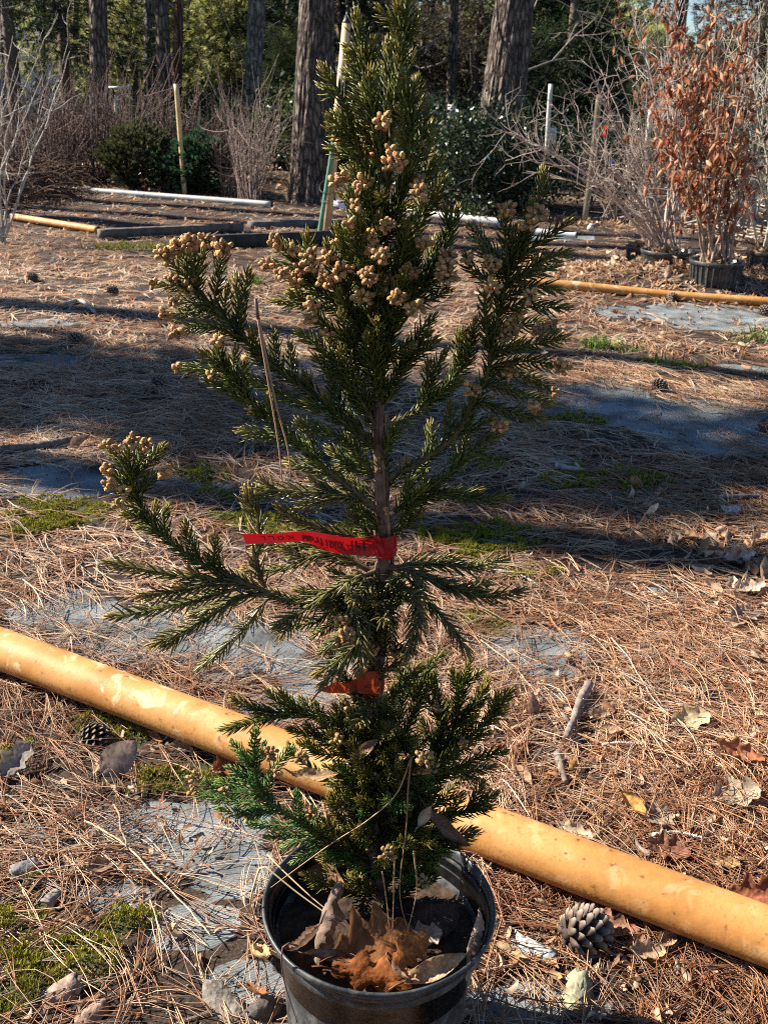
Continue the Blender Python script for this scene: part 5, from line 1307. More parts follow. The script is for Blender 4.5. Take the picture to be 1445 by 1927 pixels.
# white hose loop on the ground behind the stem
hc = ell([(642, 762, 42, 10)])[0]
a = np.linspace(0, 2 * np.pi, 60)
mb = MB(); mb.tube(np.stack([hc[0] + np.cos(a) * hc[2], hc[1] + np.sin(a) * hc[3], hgt(hc[0] + np.cos(a) * hc[2], hc[1] + np.sin(a) * hc[3]) + .008], 1), .004, 8, (.62, .60, .58), cap=False)
tag(mb.build('wire_loop', M_PLAIN), 'white loop of tubing lying on the ground behind the conifer stem', 'tubing')

# ---------------------------------------------------------------- pine cones
def cone_mesh(L, R, open_, r, dark):
    mb = MB(); n = 84
    for k in range(n):
        t = (k + .5) / n
        z = L * (t * .94); a = k * 2.39996
        rr = R * (math.sin(math.pi * min(.97, .16 + t * .83)) ** .75)
        sw = R * .34 * (.55 + .6 * math.sin(math.pi * (.2 + .75 * t))); el = open_ * (1 - t) + 1.0 * t ** 1.5 - .25 * (1 - t)
        e = np.array((math.cos(a), math.sin(a), 0)); s = np.array((-math.sin(a), math.cos(a), 0)); up = np.array((0, 0, 1.0))
        d = e * math.cos(el) + up * math.sin(el); nn = -e * math.sin(el) + up * math.cos(el)
        p0 = up * z + e * rr * .18; p1 = p0 + d * rr * .72; p2 = p0 + d * rr * 1.02 + up * rr * .10
        th = R * .042
        V = [p0 - s * sw * .2 - nn * th * .4, p0 + s * sw * .2 - nn * th * .4, p0 + s * sw * .2 + nn * th * .4, p0 - s * sw * .2 + nn * th * .4,
             p1 - s * sw * .55 - nn * th, p1 + s * sw * .55 - nn * th, p1 + s * sw * .55 + nn * th, p1 - s * sw * .55 + nn * th,
             p2 - s * sw * .28 - nn * th * .3, p2 + s * sw * .28 - nn * th * .3, p2 + s * sw * .22 + nn * th * 1.4, p2 - s * sw * .22 + nn * th * 1.4, p2 + d * rr * .07 + nn * th * 1.6]
        Q = []
        for b0 in (0, 4):
            Q += [(b0 + q, b0 + (q + 1) % 4, b0 + 4 + (q + 1) % 4, b0 + 4 + q) for q in range(4)]
        T = [(8, 9, 12), (9, 10, 12), (10, 11, 12), (11, 8, 12)]
        f = r.uniform(.8, 1.2)
        C = np.array([dark] * 4 + [np.array((.09, .06, .045)) * f] * 4 + [np.array((.25, .20, .155)) * f] * 5)
        mb.add(V, Q, T, C)
    mb.tube([(0, 0, 0), (0, 0, L * .9)], [R * .25, R * .1], 8, dark)
    return mb
rp = np.random.default_rng(4)
cone_src = None
def pine_cone(px, py, size, rot, label, tint=None):
    global cone_src
    p = G(px, py, size * .36)
    if cone_src is None:
        cone_src = cone_mesh(.082, .036, .25, rp, np.array((.05, .035, .028))).build('pine_cone', M_PCONE, None, False, p)
        o = cone_src
    else:
        o = cone_src.copy(); COL.objects.link(o)
    o.location = p; o.rotation_euler = [R_(v) for v in rot]; o.scale = [size / .08] * 3
    return tag(o, label, 'pine cone', 'pine cones on the ground')
pine_cone(1062, 1758, .074, (100, 10, 115), 'big open grey pine cone lying right of the pot in front of the yellow pole')
pine_cone(160, 1372, .058, (115, 0, 65), 'dark hollow ended pine cone beside the moss left of the yellow pole')
pine_cone(205, 545, .062, (95, 0, 60), 'pine cone lying in the sun on the straw left of the conifer top arm')
pine_cone(157, 636, .068, (92, 0, 280), 'pine cone lying in the edge of the long tree shadow on the left')
pine_cone(291, 719, .060, (92, 0, 150), 'pine cone in deep shade near the second left arm of the conifer')
pine_cone(60, 520, .062, (92, 0, 30), 'dark pine cone near the left edge on the sunny straw')
pine_cone(1232, 722, .066, (95, 0, 20), 'dark pine cone on the shaded fabric at the right')
pine_cone(1270, 556, .062, (95, 0, 200), 'pine cone touching the thin orange yellow pipe on the right')
pine_cone(1427, 582, .066, (95, 0, 70), 'grey pine cone at the right edge below the thin yellow pipe')

# ---------------------------------------------------------------- sticks, scaly twigs, bark
def stick(px, rad, col, label, name='fallen_stick', z=.01, knobs=0, scaly=False):
    r = np.random.default_rng(int(px[0][0] * 7 + px[0][1]))
    pts = [G(x, y, z + rad * .5) for x, y in px]
    s, L = smooth_path(pts, .006)
    s = s + np.cumsum(r.normal(0, .0005, s.shape), 0) * np.array((1, 1, .3))
    k = np.linspace(0, 1, len(s))
    rr = rad * (1 - .35 * k) * (1 + .08 * r.normal(size=len(s)))
    mb = MB()
    mb.tube(s, rr, 10, np.array(col)[None] * r.uniform(.75, 1.2, (len(s), 1)))
    if scaly:
        for q in range(int(L / .0022)):
            u = q * .0022 / L; a = q * 2.4
            c = np.array([np.interp(u, k, s[:, m_]) for m_ in range(3)]); d = unit(s[min(len(s) - 1, int(u * (len(s) - 1)) + 1)] - s[int(u * (len(s) - 1))])
            n1 = unit(np.cross(d, (0, 0, 1.0))); n2 = np.cross(d, n1); e = n1 * math.cos(a) + n2 * math.sin(a); w_ = np.cross(d, e)
            mb.add([c + w_ * rad * .6, c - w_ * rad * .6, c + e * rad * 1.9 + d * .002, c + e * rad * .9], None, [(0, 1, 2), (1, 3, 2), (0, 3, 1), (3, 0, 2)], np.array(col) * r.uniform(.8, 1.4))
    for q in range(knobs):
        u = int(r.uniform(.2, .9) * len(s)); d = unit(r.normal(size=3) * (1, 1, .3)); mb.tube([s[u], s[u] + d * rad * 3], [rad * .5, rad * .25], 6, col)
    o = mb.build(name, M_WOOD, None, True, None)
    return tag(o, label, 'stick' if not scaly else 'twig')
stick([(1108, 1288), (1092, 1318), (1078, 1350), (1062, 1390)], .010, (.21, .165, .135), 'thick grey stick lying right of the conifer behind the yellow pole', knobs=1, z=.02)
stick([(1048, 1418), (1054, 1445), (1064, 1472)], .008, (.18, .14, .115), 'short grey stick end lying just nearer than the thick grey stick', z=.01)
stick([(1132, 1402), (1170, 1398), (1212, 1401)], .0028, (.45, .40, .35), 'short pale scaly twig in the straw near the right hand leaves', 'scaly_twig', .014, scaly=True)
stick([(1228, 1572), (1270, 1565), (1325, 1574)], .003, (.46, .41, .35), 'pale scaly twig just behind the right part of the thick yellow pole', 'scaly_twig', .016, scaly=True)
stick([(918, 1073), (960, 1076), (990, 1088), (1014, 1102)], .003, (.36, .32, .30), 'grey curved scaly twig at the tip of the right drooping shoot', 'scaly_twig', .01, scaly=True)
stick([(2, 848), (50, 842), (95, 836), (135, 826)], .016, (.13, .105, .09), 'thick dark stick in the shade at the left edge', knobs=2)
stick([(1045, 876), (1070, 881), (1098, 886)], .011, (.33, .29, .25), 'stub of pale branch on mossy fabric right of the conifer', knobs=1)
stick([(1243, 914), (1275, 916), (1312, 918)], .010, (.16, .085, .055), 'reddish dark stick in the shaded straw on the right')
stick([(1345, 936), (1390, 934), (1430, 932)], .009, (.17, .15, .14), 'dark grey stick in the straw at the right edge')
stick([(122, 572), (150, 566), (180, 588)], .010, (.36, .34, .29), 'lichen grey twig bundle on the sunny straw at the left', knobs=6)
stick([(1225, 1610), (1205, 1596), (1195, 1575)], .005, (.22, .16, .12), 'small brown stick beside the golden curled leaf on the right', z=.012)
stick([(1150, 1200), (1185, 1240), (1225, 1310), (1262, 1352)], .0017, (.44, .35, .26), 'thin pale grass stalk curving over the straw at the right', z=.016)
stick([(905, 1205), (960, 1250), (1000, 1300), (1010, 1325)], .0018, (.44, .34, .22), 'pale forked stalk lying over the grey fabric right of the conifer', z=.012)
stick([(160, 1545), (240, 1590), (330, 1680), (400, 1760)], .0016, (.52, .38, .23), 'long straw stalk crossing the grey fabric at the lower left', z=.02)
stick([(215, 1515), (225, 1535), (228, 1560), (238, 1590), (225, 1600)], .0019, (.30, .20, .12), 'small forked brown stalk standing over the fabric at lower left', z=.022)

def chunk(px, py, L, W, H, rot, col, label, name='bark_chip', seed=1, cat='bark'):
    """a split plate of bark: two or three ragged layers, not quite in register"""
    r = np.random.default_rng(seed)
    mb = MB(); z = 0
    nl = 1 if H < .007 else (2 if H < .016 else 3)
    for q in range(nl):
        n = 15; a = np.linspace(0, 2 * np.pi, n, endpoint=False) + r.uniform(-.16, .16, n)
        sc = (1 - .22 * q) * r.uniform(.72, 1.08, n)
        sq = 1 / np.maximum(np.abs(np.cos(a)), np.abs(np.sin(a))) ** .55
        x = np.cos(a) * sc * sq * L / 2 + q * L * r.uniform(-.08, .08); y = np.sin(a) * sc * sq * W / 2 + q * W * r.uniform(-.08, .08)
        th = max(.003, H / nl); rings = []
        for f, zz in ((.94, z), (1.0, z + th * .35), (.97, z + th * .8), (.62, z + th), (.3, z + th * 1.02)):
            bend = -.9 * (y * f) ** 2 / W + .25 * (x * f) ** 2 / L
            rings.append(np.stack([x * f, y * f, zz + bend + r.normal(0, th * .10, n)], 1))
        V = np.concatenate(rings + [np.array([[0, 0, z + th]]), np.array([[0, 0, z]])])
        Q = [(k * n + j, k * n + (j + 1) % n, k * n + n + (j + 1) % n, k * n + n + j) for k in range(4) for j in range(n)]
        T = [(4 * n + j, 4 * n + (j + 1) % n, 5 * n) for j in range(n)] + [((j + 1) % n, j, 5 * n + 1) for j in range(n)]
        C = np.array(col)[None] * np.concatenate([np.full(n, .55), np.full(n, .7), np.full(n, .95), r.uniform(.85, 1.2, n), r.uniform(.85, 1.2, n), [1, .6]])[:, None]
        mb.add(V, Q, T, C); z += th * .8
    M = np.array(Euler([R_(t) for t in rot]).to_matrix()); vs = np.concatenate(mb.V) @ M.T
    k = 0
    for j in range(len(mb.V)):
        m_ = len(mb.V[j]); mb.V[j] = vs[k:k + m_] - (0, 0, np.percentile(vs[:, 2], 6)); k += m_
    o = mb.build(name, M_CHIP, None, False, G(px, py, 0))
    return tag(o, label, cat)
chunk(1003, 1790, .075, .038, .008, (8, 5, -28), (.38, .39, .37), 'flat pale grey lichened bark chip between the pot and the big pine cone', seed=3)
chunk(1085, 1880, .080, .045, .016, (12, -10, 70), (.25, .24, .15), 'greenish layered bark lump below the big pine cone', seed=4)
chunk(1408, 1243, .05, .03, .008, (8, 10, 20), (.30, .30, .31), 'grey bark flake in the straw at the right edge', seed=5)
chunk(118, 1875, .068, .045, .009, (14, -12, 40), (.27, .19, .145), 'pinkish grey bark chunk at the bottom left, larger of two', seed=6)
chunk(172, 1915, .060, .032, .008, (10, 10, 60), (.24, .165, .12), 'smaller grey brown bark chunk at the very bottom left edge', seed=7)
chunk(418, 1893, .085, .042, .004, (12, 14, -35), (.20, .17, .14), 'torn flat grey brown bark piece left of the pot at the bottom', seed=8)

chunk(495, 1905, .065, .042, .018, (10, 5, 50), (.085, .07, .06), 'dark rough lump of bark touching the left foot of the pot', seed=10)
chunk(52, 1640, .06, .04, .015, (5, 5, 40), (.18, .17, .16), 'dark grey bark piece at the left edge among moss and straw', seed=11)
chunk(1375, 965, .07, .05, .01, (20, 5, 10), (.36, .36, .35), 'pale bark plate at the right edge in front of the shaded straw', seed=12)
chunk(100, 1695, .05, .025, .01, (10, 20, 75), (.20, .19, .17), 'narrow dark bark sliver in the moss at the lower left', seed=13)
chunk(745, 1000, .03, .02, .006, (5, 5, 0), (.3, .3, .3), 'small grey chip on moss behind the red tape', seed=14)
chunk(608, 985, .02, .015, .006, (5, 5, 0), (.55, .55, .56), 'small white chip on the ground behind the left shoots', seed=15, name='white_chip', cat='chip')
chunk(1240, 1032, .02, .016, .008, (5, 5, 0), (.42, .45, .44), 'small pale round chip lying in the straw on the right', seed=16, name='pale_chip', cat='chip')

# ---------------------------------------------------------------- leaves on the ground
def gl(px, py, *a, lift=.012, **k): return add_leaf('dead_leaf', G(px, py, lift), *a, **k)
FG = dict(group='fallen leaves on the ground')
gl(225, 1425, .085, .06, 'ovate', .25, .35, (50, -22, 48), (.36, .28, .22), 'broad grey brown dead leaf standing on edge below the yellow pole on the left', seed=30, lift=.03, **FG)
gl(427, 1437, .055, .045, 'oak', .8, .9, (35, -15, 30), (.24, .085, .045), 'dark red brown oak leaf between the yellow pole and the bright green branch', seed=31, lift=.02, **FG)
gl(335, 1408, .055, .03, 'torn', 1.2, 1.3, (15, 10, 20), (.40, .29, .19), 'crumpled tan leaf under the yellow pole left of the conifer', seed=32, **FG)
gl(292, 1388, .05, .02, 'long', .8, 1.2, (10, 5, -40), (.36, .18, .09), 'narrow orange brown leaf against the yellow pole left of the conifer', seed=33, **FG)
gl(28, 1432, .085, .05, 'torn', .7, .8, (25, -20, 60), (.27, .23, .19), 'big greyish leaf at the left edge below the yellow pole', seed=34, lift=.02, **FG)
gl(190, 1632, .045, .035, 'ovate', .8, .9, (10, 10, 30), (.27, .17, .11), 'small round brown leaf on the grey fabric at lower left', seed=35, **FG)
gl(486, 1800, .115, .04, 'long', .7, 1.6, (25, 35, 108), (.55, .37, .19), 'long pleated golden tan leaf leaning beside the left of the pot', seed=36, lift=.03, **FG)
gl(478, 1868, .05, .03, 'ovate', 1.0, 1.2, (30, 20, 130), (.33, .15, .07), 'small orange brown leaf at the foot of the pleated golden leaf', seed=37, **FG)
gl(1000, 1328, .06, .034, 'ovate', .5, .9, (30, -35, 85), (.33, .20, .135), 'teardrop brown leaf standing right of the low right branch', seed=38, lift=.02, **FG)
gl(1125, 1348, .05, .035, 'torn', 1.1, 1.3, (10, 5, 15), (.42, .30, .20), 'crumpled tan leaf right beside the thick grey stick', seed=39, **FG)
gl(1148, 1376, .045, .03, 'ovate', .9, 1.1, (15, -10, -15), (.38, .25, .15), 'small curled brown leaf nearer than the crumpled tan one by the stick', seed=40, **FG)
gl(1298, 1358, .085, .06, 'torn', .9, 1.0, (15, -8, 12), (.50, .38, .22), 'large wrinkled pale tan leaf in the straw at the right', seed=41, **FG)
gl(1390, 1418, .095, .05, 'oak', 1.0, 1.5, (28, 10, -22), (.38, .15, .075), 'curled red brown leaf near the right edge behind the yellow pole', seed=42, lift=.02, **FG)
gl(1195, 1515, .065, .035, 'ovate', .9, 1.4, (35, 15, -48), (.50, .28, .09), 'golden orange curled leaf in the middle of the right hand straw', seed=43, lift=.022, **FG)
gl(1075, 1440, .04, .025, 'torn', .6, .9, (55, 10, 60), (.50, .27, .09), 'small bright orange leaf beside the short grey stick', seed=44, lift=.02, **FG)
gl(1238, 1540, .06, .055, 'torn', .7, .8, (8, 5, 30), (.34, .25, .18), 'mushy grey tan leaf just behind the golden curled leaf', seed=45, **FG)
gl(1385, 1500, .09, .07, 'torn', .7, .9, (8, -8, 10), (.42, .33, .23), 'large decayed pale leaf flattened in the straw near the right edge', seed=46, **FG)
gl(1368, 1622, .045, .022, 'long', .4, .6, (25, 5, -10), (.50, .32, .15), 'golden oval leaf behind the right end of the yellow pole', seed=47, lift=.016, **FG)
gl(1425, 1688, .09, .06, 'oak', .5, .6, (52, -10, -12), (.33, .12, .06), 'big red brown leaf standing behind the right end of the yellow pole', seed=48, lift=.035, **FG)
gl(1255, 1600, .075, .05, 'oak', .8, .9, (20, 8, -10), (.26, .12, .075), 'dark red brown leaf lying just behind the yellow pole on the right', seed=49, lift=.018, **FG)
gl(1078, 1566, .07, .035, 'torn', .7, 1.2, (15, 5, -28), (.48, .35, .24), 'pale torn leaf lying against the back of the yellow pole right of the pot', seed=50, **FG)
gl(1150, 1742, .08, .04, 'oak', .7, .8, (12, 5, -20), (.29, .14, .085), 'dark red brown leaf in the shade under the yellow pole right of the cone', seed=51, **FG)
gl(1215, 1795, .06, .04, 'torn', 1.0, 1.2, (8, 10, 10), (.46, .32, .20), 'tan crumpled leaf in front of the right part of the yellow pole', seed=52, **FG)
gl(1255, 1770, .05, .03, 'ovate', .9, 1.1, (10, 5, 40), (.40, .27, .17), 'little curled tan leaf close under the right part of the yellow pole', seed=53, **FG)
gl(960, 1790, .05, .018, 'long', .5, .9, (8, 5, -28), (.50, .36, .20), 'slim yellow tan leaf just right of the pot rim', seed=54, **FG)
gl(1392, 1048, .085, .055, 'oak', .8, .8, (25, -10, 8), (.55, .42, .33), 'pale pinkish oak leaf in the leaf pile at the right edge', seed=55, lift=.022, **FG)
gl(1432, 1070, .085, .055, 'ovate', .8, 1.4, (50, -30, 70), (.48, .33, .21), 'tan leaf rolled upright at the right edge of the leaf pile', seed=56, lift=.025, **FG)
gl(1410, 1108, .085, .055, 'torn', .8, 1.0, (12, -8, 12), (.50, .37, .27), 'wide pale leaf lying lowest in the right edge leaf pile', seed=57, lift=.015, **FG)
gl(1400, 1160, .08, .06, 'oak', .7, .9, (10, 6, 20), (.33, .24, .18), 'grey brown oak leaf lying nearer than the right edge leaf pile', seed=58, **FG)
gl(1338, 1058, .06, .03, 'oak', .8, 1.2, (20, 6, 0), (.16, .08, .055), 'dark shrivelled leaf left of the pale pinkish oak leaf', seed=59, **FG)
gl(1366, 1012, .05, .025, 'ovate', .5, 1.0, (50, -50, 80), (.40, .29, .21), 'grey tan leaf standing on edge behind the right edge leaf pile', seed=60, lift=.02, **FG)
gl(1428, 1012, .06, .045, 'torn', 1.1, 1.2, (15, -10, 25), (.42, .28, .19), 'crumpled brown leaf farthest back in the right edge leaf pile', seed=61, lift=.02, **FG)
gl(1200, 1162, .03, .018, 'ovate', .7, 1.0, (20, 10, 30), (.34, .13, .08), 'tiny reddish leaf in the open straw at the right', seed=62, **FG)
gl(152, 832, .08, .05, 'ovate', .7, 1.1, (35, -25, 30), (.26, .17, .12), 'brown leaf leaning in the shade beside the thick dark stick', seed=63, lift=.02, **FG)
gl(925, 1125, .04, .022, 'ovate', .7, 1.0, (15, 5, 10), (.36, .24, .15), 'small brown leaf on the straw beside the right drooping tip', seed=64, **FG)
gl(1440, 1480, .06, .04, 'oak', .8, 1.1, (20, 8, 100), (.30, .15, .09), 'brown leaf cut by the right picture edge behind the yellow pole', seed=65, **FG)
gl(985, 1460, .055, .03, 'long', .7, 1.2, (15, 10, -60), (.36, .22, .13), 'brown leaf on shaded straw right of the lowest right branch', seed=66, **FG)
gl(1160, 590, .06, .05, 'oak', .8, .9, (15, 5, 10), (.32, .10, .055), 'red brown leaf on the fabric right of the conifer and nearer than the thin pipe', seed=67, **FG)
gl(1285, 653, .07, .05, 'oak', .7, .9, (25, 5, 60), (.30, .16, .10), 'brown leaf standing up on the sunny strip at the right', seed=68, lift=.02, **FG)
gl(1138, 553, .07, .035, 'ovate', .7, .9, (10, 5, 8), (.34, .10, .05), 'red leaf lying just in front of the thin yellow pipe', seed=69, **FG)

# ---------------------------------------------------------------- stakes and posts
def ground_xy(px, Y):
    """a point on the ground at distance Y in the direction of pixel column px (near the horizon)"""
    p = P(px, 300, Y)
    return Vector((p.x, p.y, float(hgt(p.x, p.y))))

def post_pts(top, bot, Y):
    a, b = P(*bot, Y), P(*top, Y)
    return a, b

# sprinkler riser with green stake
bse = G(612, 458)
YS = bse.y
ris = thing('sprinkler_riser', bse, 'leaning tan sprinkler riser with black head behind the conifer top', 'sprinkler')
a_, b_ = P(612, 470, YS), P(652, 44, YS)
mb = MB(); mb.tube([a_, a_ * .5 + b_ * .5, b_], .030, 20, (.62, .42, .22)); mb.build('riser_pipe', M_PLAIN, ris)
d_ = (b_ - a_).normalized()
mb = MB(); mb.tube([b_ - d_ * .14, b_ - d_ * .14, b_ - d_ * .005, b_], [.031, .037, .037, .032], 20, (.62, .45, .25)); mb.build('coupling', M_PLAIN, ris)
mb = MB(); mb.tube([b_, b_ + d_ * .012, b_ + d_ * .02, b_ + d_ * .05, b_ + d_ * .05, b_ + d_ * .10, b_ + d_ * .10, b_ + d_ * .115], [.03, .03, .022, .018, .011, .009, .016, .014], 14, (.02, .02, .022))
c_ = b_ + d_ * .085
mb.tube([c_, c_ + Vector((.075, 0, .02)), c_ + Vector((.08, 0, .05))], [.008, .012, .004], 8, (.02, .02, .022))
mb.tube([c_ + Vector((0, 0, .03)), c_ + Vector((-.04, 0, .045))], [.006, .004], 8, (.02, .02, .022)); mb.build('sprinkler_head', M_PLAIN, ris)
a2, b2 = P(599, 452, YS - .06), P(634, 228, YS - .05)
stk = thing('garden_stake', (a2.x, a2.y, 0), 'thin green coated garden stake leaning beside the tan sprinkler riser', 'stake')
mb = MB(); s, _ = smooth_path([a2 - (b2 - a2) * .06, a2 * .5 + b2 * .5, b2], .03)
rg = np.random.default_rng(3); mb.tube(s, .0165 * (1 + .12 * (np.arange(len(s)) % 2)), 10, (.115, .24, .155)); mb.build('stake_rod', M_PLAIN, stk)
for q, (yy, w_) in enumerate(((352, .05), (366, .06))):
    c = P(617, yy, YS - .03); an = np.linspace(0, 6.28, 24)
    mb = MB(); mb.tube(np.stack([c.x + .062 * np.cos(an) + .01 * q, c.y + .07 * np.sin(an), c.z + w_ * np.sin(an * 1 + q) * .9], 1), .003, 5, (.03, .03, .03), cap=False); mb.build('tie_wire', M_PLAIN, stk)

def pole_post(name, top, bot, Y, r, col, label, cat, cap=None, mat=None, taper=1.0):
    a, b = P(*bot, Y), P(*top, Y)
    t = thing(name, (a.x, a.y, a.z), label, cat)
    rr_ = np.random.default_rng(int(top[0])); s, _ = smooth_path([a, a * .5 + b * .5 + Vector((rr_.normal() * .006, 0, 0)), b], .08)
    mb = MB(); mb.tube(s, np.linspace(r, r * taper, len(s)), 14, np.array(col)[None] * rr_.uniform(.85, 1.12, (len(s), 1))); mb.build('shaft', mat or M_PLAIN, t)
    if cap:
        d = (b - a).normalized()
        mb = MB(); mb.tube([b - d * .11, b - d * .11, b - d * .0, b + d * .006], [r, r * 1.22, r * 1.22, r * .9], 14, cap); mb.build('cap', M_PLAIN, t)
    return t
pole_post('wooden_stake', (332, 158), (348, 366), G(348, 366).y, .024, (.56, .40, .20), 'slender yellow tan pole with grey cap standing behind the white pipe at left', 'stake', (.42, .42, .42))
pole_post('white_post', (1036, 158), (1028, 290), 10.2, .020, (.50, .49, .42), 'tall white peeling post standing right of the leaning pine', 'post', mat=M_LUMBER)
pole_post('tan_post', (1127, 178), (1100, 412), 9.2, .025, (.30, .23, .15), 'tan leaning post with pale cap behind the bare shrub on the right', 'post', (.5, .52, .55))
pole_post('white_post', (1225, 200), (1217, 275), 9.6, .022, (.55, .53, .46), 'white peeling post showing among the rust brown leaves', 'post', mat=M_LUMBER)
pole_post('white_post', (850, 197), (846, 240), 11.6, .042, (.66, .62, .56), 'short white post stump rising out of the holly hedge', 'post', mat=M_LUMBER)
pole_post('white_post', (1041, 240), (1039, 270), 10.4, .03, (.46, .47, .44), 'short pale grey stub just right of the tall white peeling post', 'post', mat=M_LUMBER)
pole_post('wooden_post', (220, 180), (219, 225), 14.5, .028, (.66, .62, .42), 'short pale yellow post above the brown stems on the left', 'post')
a, b = P(200, 165, 15.0), P(248, 164, 15.0)
t = thing('handrail', (a.x, a.y, a.z), 'pale horizontal bar on a thin leg beside the left pine', 'rail')
mb = MB(); mb.tube([a, b], .017, 10, (.62, .66, .68)); mb.build('bar', M_PLAIN, t)
mb = MB(); mb.tube([a * .5 + b * .5, Vector(((a.x + b.x) / 2, a.y, 0))], .016, 8, (.3, .3, .28)); mb.build('leg', M_PLAIN, t)

# ---------------------------------------------------------------- twiggy growth
def grow(mb, p, d, L, r, depth, rr_, col, up=.15, kink=.22, nb=(2, 4), seg=5, leaves=None):
    p = np.array(p, float); d = unit(np.array(d, float))
    pts = [p.copy()]
    for k in range(seg):
        d = unit(d + rr_.normal(0, kink, 3) * .5 + np.array((0, 0, up)) * .3)
        p = p + d * L / seg; pts.append(p.copy())
    pts = np.array(pts)
    mb.tube(pts, np.linspace(r, r * .5, len(pts)), 6 if r > .006 else 4, np.array(col) * rr_.uniform(.75, 1.25), cap=False)
    if leaves is not None: leaves.extend([(q, d) for q in pts[2:]])
    if depth > 0:
        for _ in range(rr_.integers(*nb)):
            k = rr_.integers(2, len(pts)); dd = unit(d + rr_.normal(0, .75, 3))
            grow(mb, pts[k], dd, L * rr_.uniform(.4, .7), r * .55, depth - 1, rr_, col, up, kink, nb, max(3, seg - 1), leaves)

def cards(pts, r, s0, s1, asp, pal, fold=.25, up=None, droop=0):
    """leaf shaped faces at points"""
    n = len(pts)
    TV = np.array([(0, 0, 0), (.5, -.5 * asp, fold * asp), (1, 0, 0), (.5, .5 * asp, fold * asp)])
    M = rand_rot(n, r)
    if droop:
        ax = unit(np.stack([r.normal(0, 1, n), r.normal(0, 1, n), -np.abs(r.normal(droop, .5, n))], 1))
        y_ = unit(np.cross(ax, r.normal(size=(n, 3)))); M = np.stack([ax, y_, np.cross(ax, y_)], 2)
    M = M * r.uniform(s0, s1, n)[:, None, None]
    pal = np.array(pal); c = pal[r.integers(0, len(pal), n)] * r.uniform(.65, 1.4, (n, 1))
    return scatter(TV, [(0, 1, 2, 3)], None, M, np.asarray(pts, float), c)

def sprays(pts, dirs, r, s0, s1, pal, nblade=7, width=.09, spread=.7):
    """tufts of narrow needles pointing roughly along dirs"""
    TV, TT = [], []
    rt_ = np.random.default_rng(1)
    for k in range(nblade):
        a = k * 2.4; e = spread * (.25 + .75 * ((k * .37) % 1))
        d = np.array((math.cos(a) * e, math.sin(a) * e, 1.0)); d /= np.linalg.norm(d); d *= rt_.uniform(.7, 1.05)
        sx = np.array((-math.sin(a), math.cos(a), 0)) * width
        b = len(TV); TV += [d * .1 - sx * .5, d * .1 + sx * .5, d * .55 + sx * .6, d, d * .55 - sx * .6]; TT += [(b, b + 1, b + 2), (b, b + 2, b + 4), (b + 4, b + 2, b + 3)]
    n = len(pts); ax = unit(np.asarray(dirs, float) + r.normal(0, .25, (n, 3)))
    x_ = unit(np.cross(ax, r.normal(size=(n, 3)))); y_ = np.cross(ax, x_)
    sc = r.uniform(s0, s1, n)
    M = np.stack([x_, y_, ax], 2) * sc[:, None, None]
    pal = np.array(pal); c = pal[r.integers(0, len(pal), n)] * r.uniform(.6, 1.5, (n, 1))
    return scatter(TV, None, TT, M, np.asarray(pts, float), c)

